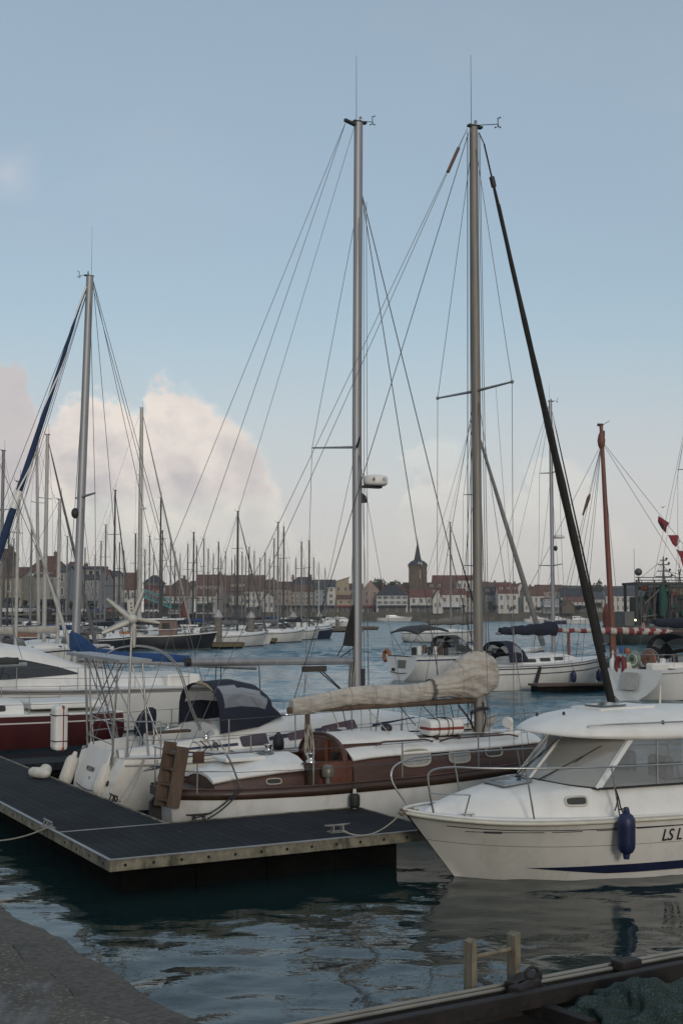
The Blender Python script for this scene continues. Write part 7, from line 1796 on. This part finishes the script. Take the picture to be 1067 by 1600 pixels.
for px, yt, Y, w, lab in ((676, 908, 590, 20, "dark tree behind the reddish long roof right of the church"), (752, 912, 600, 18, "dark tree behind the roofs just right of the wooden sloop's mast"), (821, 921, 524, 12, "garden tree behind the leaning furled sail's cottage"), (873, 934, 520, 12, "garden tree left of the slate-roofed hall"), (934, 940, 506, 14, "dark shrub at the foot of the red-brown mast, on the far quay"), (840, 948, 506, 12, "low shrub before the long white house"), (953, 945, 507, 14, "low shrub before the long slate-roofed building"), (770, 944, 505, 16, "tall shrub beside the sloop's mast on the far quay")):
    tree(lab, px, yt, Y, w)
# ------------------------------------------------------------------ marina: piles, pontoons, moored yachts, small craft
PILEM = mat("concrete pile", (.15, .14, .115), .85, var=.2, vs=2, stain=(.045, .045, .03), stain_amt=.8, stain_scale=.7)
def pile(px, ytop, ybase, wpx, label):
    v = G(px, ybase, 0); Y = v.y; r = wpx / 2 * Y / F; zt = P(px, ytop, Y).z
    o = empty("mooring_pile", (v.x, v.y, -1), 0, label, "pile", "piles along the fairway")
    MB().lathe([(r, 0), (r, zt - r * 1.2 + 1)], 14).build("shaft", PILEM, o)
    MB().lathe([(r * 1.25, zt - r * 1.3 + 1), (r * 1.25, zt - r * 1.0 + 1), (.03, zt + .3 + 1)], 14).build("cap", mat("pale pile cap", (.34, .34, .33), .6), o)
    return v
def pontoon(px, ybase, w, d, ang, label):
    v = G(px, ybase, 0); o = empty("mooring_pontoon", (v.x, v.y, 0), ang, label, "pontoon")
    mb = MB(); mb.bbox((0, 0, .45), (w, d, .6)); mb.build("decking", WOODG, o)
    mb = MB(); mb.bbox((.05, -.03, .2), (w - .05, 0, .5)); mb.build("edge_board", mat("ochre edge board", (.11, .085, .045), .8, var=.3), o)
    mb = MB(); mb.bbox((.2, .2, -.3), (w - .2, d - .2, .4)); mb.build("float", DARKF, o)
for a in ((341, 957, 1012, 12, "largest concrete pile with conical cap, beside the black fishing boat"), (392, 958, 1005, 11, "second concrete pile with conical cap, right of the low white bow"), (458, 958, 995, 10, "third concrete pile with conical cap, right of the white stern"), (499, 958, 986, 8, "fourth concrete pile with conical cap, before the blue-grey house"), (527, 964, 984, 6, "small far pile left of the black mainsail bag")): pile(*a)
for a in ((331, 1014, 3.2, 3, .2, "dark pontoon round the largest concrete pile"), (380, 1006, 4, 5, .35, "weathered pontoon round the second concrete pile"), (440, 997, 7, 5, .45, "ochre-edged pontoon round the third concrete pile"), (478, 988, 11, 8, .4, "long ochre-edged pontoon round the fourth concrete pile"), (522, 984, 9, 8, .1, "far ochre pontoon left of the black mainsail bag")): pontoon(*a)

COVERS = dict(navy=NAVYC, grey=mat("mid grey canvas", (.13, .13, .13), .85), blue=BLUEC, beige=SAILC, black=BIM, green=mat("bottle green canvas", (.02, .05, .035), .85), red=mat("dull red canvas", (.12, .025, .025), .85))
MGREY = mat("grey far mast", (.19, .185, .18), .5, .3, var=.1)
MDARK = mat("dark far mast", (.055, .055, .055), .55, .3, var=.15)
MPALE = mat("pale far mast", (.40, .385, .35), .5, .1, var=.1)
HCOL = dict(white=WHITEB, navy=NAVY, black=BLACKHULL, grey=mat("grey boat paint", (.22, .22, .215), .5), red=REDH, blue=mat("mid blue boat paint", (.03, .07, .15), .45))
SY = {}
def far_yacht(label, px, ytop, Y, hd_=40, hullc='white', cover='navy', mm=None, thick=1.0, furl=None, spr=2, L=9.5, lean=0.0, hood='grey', group=None, radar=False):
    """a moored yacht whose mast stands at px; everything real size at distance Y"""
    mp = P(px, 960, Y); mx = L * .58; a = math.radians(hd_); o = Vector((mp.x, Y, 0)) - Vector((math.cos(a), math.sin(a), 0)) * mx
    r = empty("moored_yacht", o, a, label, "sailboat", group); st = gst(L, L * .33, 1.15, 1.25, .8)
    mb = MB(); rr = hull_rings(st, [0, .09, .15, .55, .93, 1.0], 14); nl = 8
    mb.loft(rr, closed=False, colmi=lambda i, k: 1 if min(k, 2 * nl - 2 - k) == 1 else (2 if min(k, 2 * nl - 2 - k) >= 4 else 0)); mb.add(rr[0], [tuple(range(len(rr[0])))])
    mb.build("hull", [HCOL[hullc], NAVY if hullc == 'white' else GELD, ANTIF], r)
    deck("deck", st, GELD, r, drop=0, N=10)
    tab = [(L * .28, L * .10, 1.13, L * .09, 1.45, 1.55), (L * .45, L * .115, 1.15, L * .10, 1.5, 1.62), (L * .62, L * .09, 1.18, L * .075, 1.48, 1.58), (L * .78, L * .04, 1.25, L * .03, 1.33, 1.38)]
    hs_ = house("coachroof", tab, GELD, r); mb = MB()
    for sg in (-1, 1): side_patch([(L * .34, 1.32), (L * .58, 1.36), (L * .58, 1.47), (L * .34, 1.44)], lambda x, z: house_side(tab, x, z), sg, .015, mb, th=.02)
    mb.build("cabin_window", DARKGL, hs_)
    zt = P(px, ytop, Y).z; mm = mm or MGREY; rad = .085 * thick * 1.25; tx = mx + lean
    MB().tube([(mx, 0, 1.2), (lerp(mx, tx, .5), 0, lerp(1.2, zt, .5)), (tx, 0, zt)], [rad, rad * .95, rad * .75], 8).build("mast", mm, r)
    mb = MB(); mb.box((tx, 0, zt), (.34, .1, .06)); mb.tube([(tx + .1, 0, zt), (tx + .1, 0, zt + .7)], .012, 4); mb.tube([(tx, 0, zt), (tx - .35, .1, zt + .08), (tx - .35, .1, zt + .25)], .014, 4); mb.build("masthead_fitting", BLK, r)
    pv_ = [(mx - .1, -L * .14, 1.2), (mx - .1, L * .14, 1.2)]
    for s in range(spr):
        f = (s + 1) / (spr + 1) * (1.05 if spr == 2 else .95); z = lerp(1.2, zt, f); w = .95 - .2 * s; xm = lerp(mx, tx, f)
        MB().tube([(xm - .1, -w, z), (xm, 0, z - .03), (xm - .1, w, z)], .028, 5).build("spreader", mm, r)
        for i, sg in enumerate((-1, 1)): wires("shroud", [(pv_[i], (xm - .1, sg * w, z))], .011, WIRE, r, 4); pv_[i] = (xm - .1, sg * w, z)
    for p in pv_: wires("shroud", [(p, (tx, 0, zt - .2))], .011, WIRE, r, 4)
    wires("backstay", [((tx, 0, zt), (.1, 0, 1.2))], .011, WIRE, r, 4)
    if furl: MB().tube([Vector((tx + .05, 0, zt - .4)).lerp(Vector((L * .97, 0, 1.5)), i / 8) for i in range(9)], [.02] + [.05 + .012 * i for i in range(8)], 6).build("furled_headsail", furl, r)
    else: wires("forestay", [((tx, 0, zt - .1), (L * .97, 0, 1.5))], .012, WIRE, r, 4)
    c = COVERS[cover]; mb = MB(); mb.loft([[(mx - .1 - (L * .36) * f, (.16 - .07 * f) * math.cos(t), 2.35 + (.26 - .12 * f) * math.sin(t) + .1) for t in [2*math.pi*q/8 for q in range(8)]] for f in (0, .15, .4, .7, 1)]); mb.build("sail_cover", c, r)
    small_hood(r, L * .20, L * .11, 1.35, .75, COVERS[hood], 1.0)
    if radar: mb = MB(); mb.lathe([(0, 0), (.26, .02), (.28, .14), (.2, .2), (0, .21)], 10, (mx + .35, 0, lerp(1.2, zt, .55))); mb.build("radome", GELD, r)
    return r
DFS = mat("dull furled sail", (.10, .10, .10), .8, var=.2)
# left cluster
far_yacht("nearest grey mast cut by the photo's left edge, above the brown sail cover", 1, 704, 82, 60, cover='black', thick=1.2, spr=2, L=10)
far_yacht("white yacht with the taller mast of the crossed pair at left, dark furled forestay", 70, 679, 84, -25, cover='grey', mm=MPALE, thick=1.35, furl=DFS, L=10.5)
far_yacht("white yacht whose mast leans left across its neighbour in the crossed pair", 62, 690, 92, 150, cover='blue', mm=MPALE, thick=1.2, lean=.55, L=10)
far_yacht("yacht with short mast carrying a radome, left of the crossed pair", 48, 822, 120, 100, 'navy', cover='navy', radar=True, spr=1, L=9)
far_yacht("yacht with thick pale mast standing left of the red-hulled yacht's mast", 91, 780, 80, 35, cover='beige', mm=MPALE, thick=1.3, spr=1, L=8.5)
far_yacht("yacht with thick white furled sail slanting down toward the pale mast", 26, 752, 75, -15, cover='beige', mm=MPALE, furl=MPALE, L=9)
far_yacht("yacht with slim dark mast and steep stays right of the red-hulled yacht's mast", 178, 766, 118, 70, 'black', mm=MDARK, cover='navy', furl=DFS, L=9.5)
far_yacht("grey yacht with short bare mast and two close crosstrees before the grey dormers", 164, 820, 150, 60, 'grey', cover='grey', L=8.5)
far_yacht("big yacht with the tallest pale mast behind the turbine, radome halfway", 218, 637, 128, -20, 'white', cover='grey', mm=MPALE, thick=2.3, furl=mat("pale furled sail", (.25, .24, .22), .8), radar=True, L=15)
far_yacht("yacht with thin mast hard left of the tallest pale mast", 211, 834, 155, 50, cover='navy', mm=MDARK, L=9)
far_yacht("yacht with thin mast hard right of the tallest pale mast", 226, 859, 190, 30, cover='black', mm=MDARK, L=9)
far_yacht("yacht with a small mast over the big brown roof left of the turbine", 193, 861, 200, 120, 'blue', cover='green', L=9)
far_yacht("yacht with dark mast topped by a wide vane, right of the turquoise gangway", 250, 778, 130, 60, cover='navy', mm=MDARK, L=10)
far_yacht("yacht with shorter mast touching the wide-vaned one", 253, 829, 160, 40, 'navy', cover='grey', mm=MDARK, L=9)
far_yacht("yacht with thin mast before the brown hipped roof", 266, 843, 170, 75, cover='red', mm=MGREY, L=9)
far_yacht("yacht with dark mast left of the pale furled sail's foot", 302, 832, 140, 55, cover='navy', mm=MDARK, L=9.5)
far_yacht("yacht with twin-looking slim mast above the high brown roof's left corner", 307, 853, 165, 100, cover='grey', mm=MGREY, L=9)
far_yacht("yacht with single slim mast above the middle of the high brown roof", 318, 842, 160, 30, 'grey', cover='blue', mm=MGREY, L=9)
far_yacht("yacht with dark mast rising straight above the largest pile", 341, 847, 165, 60, cover='black', mm=MDARK, L=9)
far_yacht("yacht with mast just right of the largest pile, one pair of crosstrees", 345, 872, 210, 45, cover='navy', mm=MGREY, spr=1, L=9)
# middle cluster
far_yacht("tall yacht with dark mast and vane, base running down behind the low white bow", 371, 799, 132, 50, cover='grey', mm=MDARK, thick=1.25, furl=DFS, L=11)
far_yacht("yacht with slim mast crowding the tall dark mast's right side", 378, 863, 190, 70, cover='navy', L=9)
far_yacht("yacht with slim mast crowding the tall dark mast's left side", 362, 875, 220, 95, 'blue', cover='grey', L=9)
far_yacht("yacht with mast above the second pile, dark topped", 389, 855, 185, 30, cover='black', mm=MDARK, L=9)
far_yacht("yacht with slim mast between second pile and oxblood house", 397, 862, 195, 60, 'navy', cover='navy', L=9)
far_yacht("yacht with the shortest mast left of the oxblood house", 406, 872, 215, 40, cover='red', L=9)
far_yacht("yacht seen from astern with rounded white stern, mast above the oxblood house", 428, 842, 158, 62, cover='navy', mm=MGREY, L=9.5, hood='grey')
far_yacht("yacht with tallest mast of the middle group, right of the oxblood house", 434, 816, 150, 45, 'white', cover='grey', mm=MGREY, thick=1.1, L=10.5)
far_yacht("yacht with dark tall mast next to the middle group's tallest", 443, 823, 155, 80, 'black', cover='black', mm=MDARK, L=10)
far_yacht("yacht with low mast squeezed in front of the pinkish house", 438, 873, 230, 20, cover='blue', L=9)
far_yacht("white yacht with stout mast right of the third pile", 471, 847, 165, 55, cover='navy', mm=MGREY, thick=1.2, spr=2, L=9.5)
far_yacht("yacht with short thin mast before the cream apartment row", 475, 884, 250, 70, 'grey', cover='navy', L=9)
far_yacht("yacht with stout dark mast before the right end of the cream apartments", 483, 845, 170, 35, 'navy', cover='grey', mm=MDARK, thick=1.2, L=9.5)
far_yacht("yacht with pale mast above the fourth pile", 498, 880, 215, 60, cover='black', mm=MPALE, L=9)
far_yacht("yacht on the fairway's far side, dark furled sail slanting to the sloop's mast", 704, 816, 150, -30, 'white', cover='grey', mm=MGREY, furl=FSAIL, thick=1.1, L=10)
far_yacht("yacht with hair-thin mast left of the third pile", 449, 880, 245, 110, cover='beige', L=9)
far_yacht("yacht with hair-thin mast left of the turquoise gangway's lower end", 240, 868, 225, 15, cover='navy', L=9)
far_yacht("yacht with thin mast over the pinkish red wall", 281, 866, 215, 85, 'red', cover='grey', L=9)
far_yacht("yacht with thin mast right of the red-hulled yacht's mast foot", 148, 868, 185, 45, 'blue', cover='navy', L=9)
far_yacht("yacht with short mast over the cream house with two windows", 20, 842, 150, 20, 'white', cover='navy', L=9)
for px, yt, Y, mm_ in ((12, 800, 130, MDARK), (104, 838, 170, MGREY), (132, 856, 190, MDARK), (157, 846, 175, MGREY), (186, 848, 180, MDARK), (233, 838, 168, MGREY), (273, 862, 200, MDARK), (293, 850, 182, MGREY), (325, 858, 195, MDARK), (333, 866, 205, MGREY), (352, 862, 200, MGREY), (367, 868, 214, MDARK), (384, 870, 218, MGREY), (414, 864, 206, MDARK), (421, 874, 226, MGREY), (462, 872, 222, MGREY), (490, 872, 224, MDARK), (508, 888, 262, MGREY)):
    far_yacht("distant yacht, one of many alike whose bare masts crowd the marina before the town", px, yt, Y, 20 + (px * 7) % 90, cover='navy', mm=mm_, L=9, group="far yachts crowding the marina")
# small craft and dock clutter
def launch(label, px, ywl, L, hd_, hullc='white', cabin=True, roof=None, f=.9, kind="motor launch", canopy=None):
    v = G(px, ywl, 0); a = math.radians(hd_); o = Vector((v.x, v.y, 0)) - Vector((math.cos(a), math.sin(a), 0)) * L / 2
    r = empty("motor_launch", o, a, label, kind); st = gst(L, L * .36, f, 1.3, .88)
    hull("hull", st, [0, .1, .2, .6, .93, 1.0], [HCOL[hullc], GREYL if hullc == 'white' else GELD, ANTIF], lambda t, k: 1 if k == 1 else 0, r, N=14); deck("deck", st, GELD, r, drop=.02, N=10)
    if cabin:
        t = [(L * .25, L * .14, f, L * .12, f + 1.0, f + 1.1), (L * .5, L * .14, f, L * .11, f + 1.0, f + 1.1), (L * .62, L * .12, f + .05, L * .09, f + .5, f + .55), (L * .82, L * .05, f + .12, L * .03, f + .3, f + .33)]
        c = house("cabin", t, GELD if roof is None else roof, r); mb = MB()
        for sg in (-1, 1): side_patch([(L * .28, f + .45), (L * .54, f + .45), (L * .5, f + .85), (L * .28, f + .85)], lambda x, z: house_side(t, x, z), sg, .02, mb, th=.03)
        mb.build("cabin_window", DARKGL, c)
    if canopy:
        mb = MB(); mb.loft([[(x, L * .15 * math.cos(t_), f + .35 + h * abs(math.sin(t_))) for t_ in [math.pi * q / 8 for q in range(9)]] for x, h in ((L * .05, .5), (L * .3, .9), (L * .6, .7), (L * .9, .1))], closed=False); mb.build("canopy", canopy, r)
    MB().tube([(L * .5, -L * .16, f + .55), (L * .95, 0, f + .75), (L * .5, L * .16, f + .55)], .02, 5).build("bow_rail", SS, r)
    return r
launch("low white motor launch with pointed bow left of the second pile", 374, 1006, 8, -12, f=1.0, cabin=False)
launch("small white launch with rounded stern right of the second pile", 424, 999, 7, 62, f=1.25)
launch("little white launch right of the third pile", 472, 990, 7.5, 55, f=1.1)
launch("white passenger launch with long cabin before the blue-shuttered house", 617, 971, 13, 3, f=1.3, kind="passenger boat")
launch("white motorboat left of the black mainsail bag", 537, 979, 9, 15, f=1.2)
launch("white motorboat with wheelhouse behind the fourth pile", 515, 981, 8, 40, f=1.2)
launch("long black work boat at far left below the cream house", 26, 990, 9.5, 4, 'black', f=1.5, cabin=False, canopy=COVERS['grey'], kind="work boat")
launch("white day boat under a light blue canopy at far left", 35, 1016, 6.5, 12, canopy=mat("light blue canopy", (.16, .20, .27), .8), cabin=False, f=1.0)
launch("dark blue launch with an orange-brown canopy at far left", 8, 1022, 7.5, 8, 'navy', canopy=mat("orange brown canvas", (.20, .095, .05), .8), cabin=False, f=1.1)
launch("white cabin launch below the pale mast at left", 92, 1010, 7.5, -30, f=1.1)
launch("olive-grey covered launch behind the red-hulled yacht's mast", 115, 985, 10, 6, 'grey', canopy=mat("olive canopy", (.10, .09, .06), .85), cabin=False, f=1.2)
launch("white launch with flat hard top left of the turbine", 165, 1002, 9, 5, f=1.3)
launch("white motorboat with tall cabin directly behind the turbine", 222, 985, 10, 4, f=1.5)
launch("white launch half hidden by the black fishing boat's stern", 290, 985, 8, 30, f=1.3)
launch("small open grey tender beside the largest pile", 357, 1003, 5, 60, 'grey', cabin=False, f=.7)
launch("white launch moored under the long white house at right", 838, 973, 8, 5, f=1.2)
launch("white launch moored under the low red lean-to", 905, 975, 8, -10, f=1.2)
launch("navy launch between the two white ones at right", 872, 975, 8, 8, 'navy', f=1.2)
for q in ((60, 998, 8, 20, 'white', "white launch squeezed left of the crossed masts' feet"), (75, 978, 9, -15, 'grey', "grey launch behind the crossed masts' feet"), (140, 983, 9, 10, 'white', "white launch below the mansard-roofed house"), (200, 978, 9, -8, 'navy', "navy launch just left of the tallest pale mast's foot"), (262, 978, 8, 15, 'white', "white launch behind the brown wheelhouse"), (318, 984, 8, 35, 'grey', "grey launch before the high brown roof, left of the largest pile"), (362, 985, 8, 30, 'white', "white launch between the two nearest piles, further back"), (410, 983, 8, 48, 'navy', "navy launch behind the rounded white stern"), (445, 982, 8, 40, 'white', "white launch just left of the third pile, further back"), (487, 978, 8, 30, 'grey', "grey launch left of the fourth pile"), (122, 1004, 8, 5, 'white', "white launch right beside the red-hulled yacht's mast")):
    launch(q[5], q[0], q[1], q[2], q[3], q[4], f=1.2)
random.seed(9)
# turquoise gangway and red boat cover near the turbine
ga = P(225, 933, 165); gb = P(268, 950, 165); gw = empty("access_gangway", (gb.x, 165, gb.z), 0, "turquoise lattice gangway slanting down behind the tallest pale mast", "gangway")
TQ = mat("turquoise paint", (.06, .24, .23), .6, var=.15); d = ga - gb
for s in (-.6, .6):
    mb = MB(); mb.bar((0, s, 0), d + Vector((0, s, 0)), .14); mb.bar((0, s, 1.0), d + Vector((0, s, 1.0)), .12); mb.build("handrail", TQ, gw)
    mb = MB()
    for i in range(9): mb.bar(d * (i / 8) + Vector((0, s, 0)), d * (min(i + .5, 8) / 8) + Vector((0, s, 1.0)), .07)
    mb.build("lattice", TQ, gw)
mb = MB(); mb.bar((0, 0, 0), d, 1.2, .08); mb.build("deck_plate", TQ, gw)
rc = P(288, 962, 160); rr_ = empty("red_sail_cover", (rc.x, 160, rc.z), 0, "dull red upright sail bag among the masts right of the turquoise gangway", "sail bag")
MB().lathe([(.35, -.2), (.42, .3), (.34, 1.2), (.16, 2.0), (.05, 2.3)], 10).build("bag_cloth", mat("dull red bag cloth", (.15, .028, .025), .8, var=.2), rr_)
for px, lab in ((704, "white pointed market tent before the low-arched white house"),):
    v = P(px, 957, 500); tn = empty("market_tent", (v.x, 500 + 8, GZ), 0, lab, "tent"); 
    mb = MB(); mb.add([(-5, -4, 2.2), (5, -4, 2.2), (5, 4, 2.2), (-5, 4, 2.2), (0, 0, 5.2)], [(0, 1, 4), (1, 2, 4), (2, 3, 4), (3, 0, 4), (0, 3, 2, 1)]); mb.build("tent_roof", WFR, tn)
    for x in (-4.8, 4.8):
        for y in (-3.8, 3.8): MB().tube([(x, y, 0), (x, y, 2.2)], .08, 5).build("tent_pole", WFR, tn)
# parked cars along the town quay
CARM = [mat("car paint " + n_, c, .35, coat=.4) for n_, c in (("white", (.5, .5, .48)), ("black", (.015, .015, .017)), ("silver", (.25, .25, .26)), ("red", (.14, .02, .02)), ("blue", (.03, .06, .14)))]
def car_meshes(m):
    mb = MB(); sec_ = [(-2.1, .45, .8), (-1.9, .4, .95), (-1.2, .36, 1.0), (1.2, .34, .98), (1.95, .36, .82), (2.15, .45, .65)]
    mb.loft([[(x, -.85, z0), (x, -.85, z1), (x, -.6, z1 + .04), (x, .6, z1 + .04), (x, .85, z1), (x, .85, z0)] for x, z0, z1 in sec_], smooth=False)
    body = mb.mesh("body", m); mb = MB(); mb.loft([[(x, -w, .98), (x + dx, -w * .82, z), (x + dx, w * .82, z), (x, w, .98)] for x, w, z, dx in ((-1.7, .78, 1.0, .1), (-1.0, .78, 1.42, .1), (.3, .78, 1.45, 0), (1.25, .78, 1.0, -.1))], smooth=False); cab = mb.mesh("cabin_glass", DARKGL)
    mb = MB(); mb.lathe([(.32, -.1), (.32, .1)], 12, (0, 0, 0), (0, 1, 0)); return body, cab, mb.mesh("wheel", BLK)
CMS = [car_meshes(m) for m in CARM]
for px, ci, lab in ((645, 0, "white car parked on the quay under the dark awning"), (662, 1, "black car parked on the quay under the dark awning"), (683, 2, "silver car parked right of the wide dark awning"), (731, 3, "red car parked by the sloop's mast on the far quay"), (790, 0, "white car parked below the columned balcony"), (826, 2, "silver car parked before the long white house"), (855, 4, "blue car parked before the flat-roofed building"), (898, 1, "black car parked before the low red lean-to"), (928, 0, "white car parked left of the red-brown mast"), (560, 2, "silver car parked beside the navy-hooded yacht's mast on the far quay")):
    v = P(px, 955, 503); r = empty("parked_car", (P(px, 955, 512).x if px > 600 else v.x, 516 if px > 600 else 509.5, GZ), .05 * (px % 3), lab, "car", "cars parked along the far quay")
    b_, c_, w_ = CMS[ci]
    for nm, me, l in (("body", b_, (0, 0, 0)), ("cabin_glass", c_, (0, 0, 0)), ("wheel", w_, (-1.3, -.8, .32)), ("wheel", w_, (1.3, -.8, .32)), ("wheel", w_, (-1.3, .8, .32)), ("wheel", w_, (1.3, .8, .32))):
        o = bpy.data.objects.new(nm, me); COL.objects.link(o); o.parent = r; o.location = l
for px, Y, ci, lab in ((16, 214, 0, "white car parked below the cream house with two windows"), (45, 226, 2, "silver car parked at the left end of the broad hipped roof's front"), (66, 228, 1, "black car parked at the middle of the broad hipped roof's front"), (122, 262, 0, "white car parked left of the mansard-dormered house"), (147, 290, 4, "blue car parked below the mansard dormers"), (176, 315, 3, "red car parked below the pale grey narrow house"), (238, 362, 0, "white car parked before the pinkish red wall"), (276, 380, 2, "silver car parked before the long row house"), (318, 386, 1, "black car parked before the high plain brown roof")):
    r = empty("parked_car", (P(px, 955, Y).x, Y, GZ), .06 * (px % 3), lab, "car", "cars parked along the left quay")
    b_, c_, w_ = CMS[ci]
    for nm, me, l in (("body", b_, (0, 0, 0)), ("cabin_glass", c_, (0, 0, 0)), ("wheel", w_, (-1.3, -.8, .32)), ("wheel", w_, (1.3, -.8, .32)), ("wheel", w_, (-1.3, .8, .32)), ("wheel", w_, (1.3, .8, .32))):
        o = bpy.data.objects.new(nm, me); COL.objects.link(o); o.parent = r; o.location = l
# gulls
for px, py, Y, lab in ((1035, 793, 190, "tiny gull flying near the top signal flag"),):
    v = P(px, py, Y); g = empty("gull", v, .6, lab, "bird")
    mb = MB(); rings = [[(x, r * math.cos(t), r * math.sin(t)) for t in [2*math.pi*q/8 for q in range(8)]] for x, r in ((-.26, .015), (-.12, .05), (.05, .06), (.16, .04), (.22, .015))]; mb.loft(rings)
    for s in (-1, 1): mb.prism([(.08, s * .04, .03), (.10, s * .3, .16), (-.02, s * .62, .10), (-.06, s * .3, .13), (-.08, s * .04, .03)], (0, 0, .012))
    mb.build("gull_body", mat("grey gull feathers", (.16, .16, .165), .8), g)
# ------------------------------------------------------------------ the evening's thin haze
hm_ = bpy.data.materials.new("thin haze"); hm_.use_nodes = True; ht = hm_.node_tree; ht.nodes.remove(ht.nodes['Principled BSDF'])
pv = ht.nodes.new('ShaderNodeVolumePrincipled'); pv.inputs['Color'].default_value = (.88, .90, .94, 1); pv.inputs['Density'].default_value = .00020; pv.inputs['Anisotropy'].default_value = .2
ht.links.new(pv.outputs[0], ht.nodes['Material Output'].inputs['Volume'])
mb = MB(); mb.bbox((-950, -60, -4), (950, 1560, 48)); mb.build("haze", hm_, kind='stuff', label="thin pale haze over the harbour")
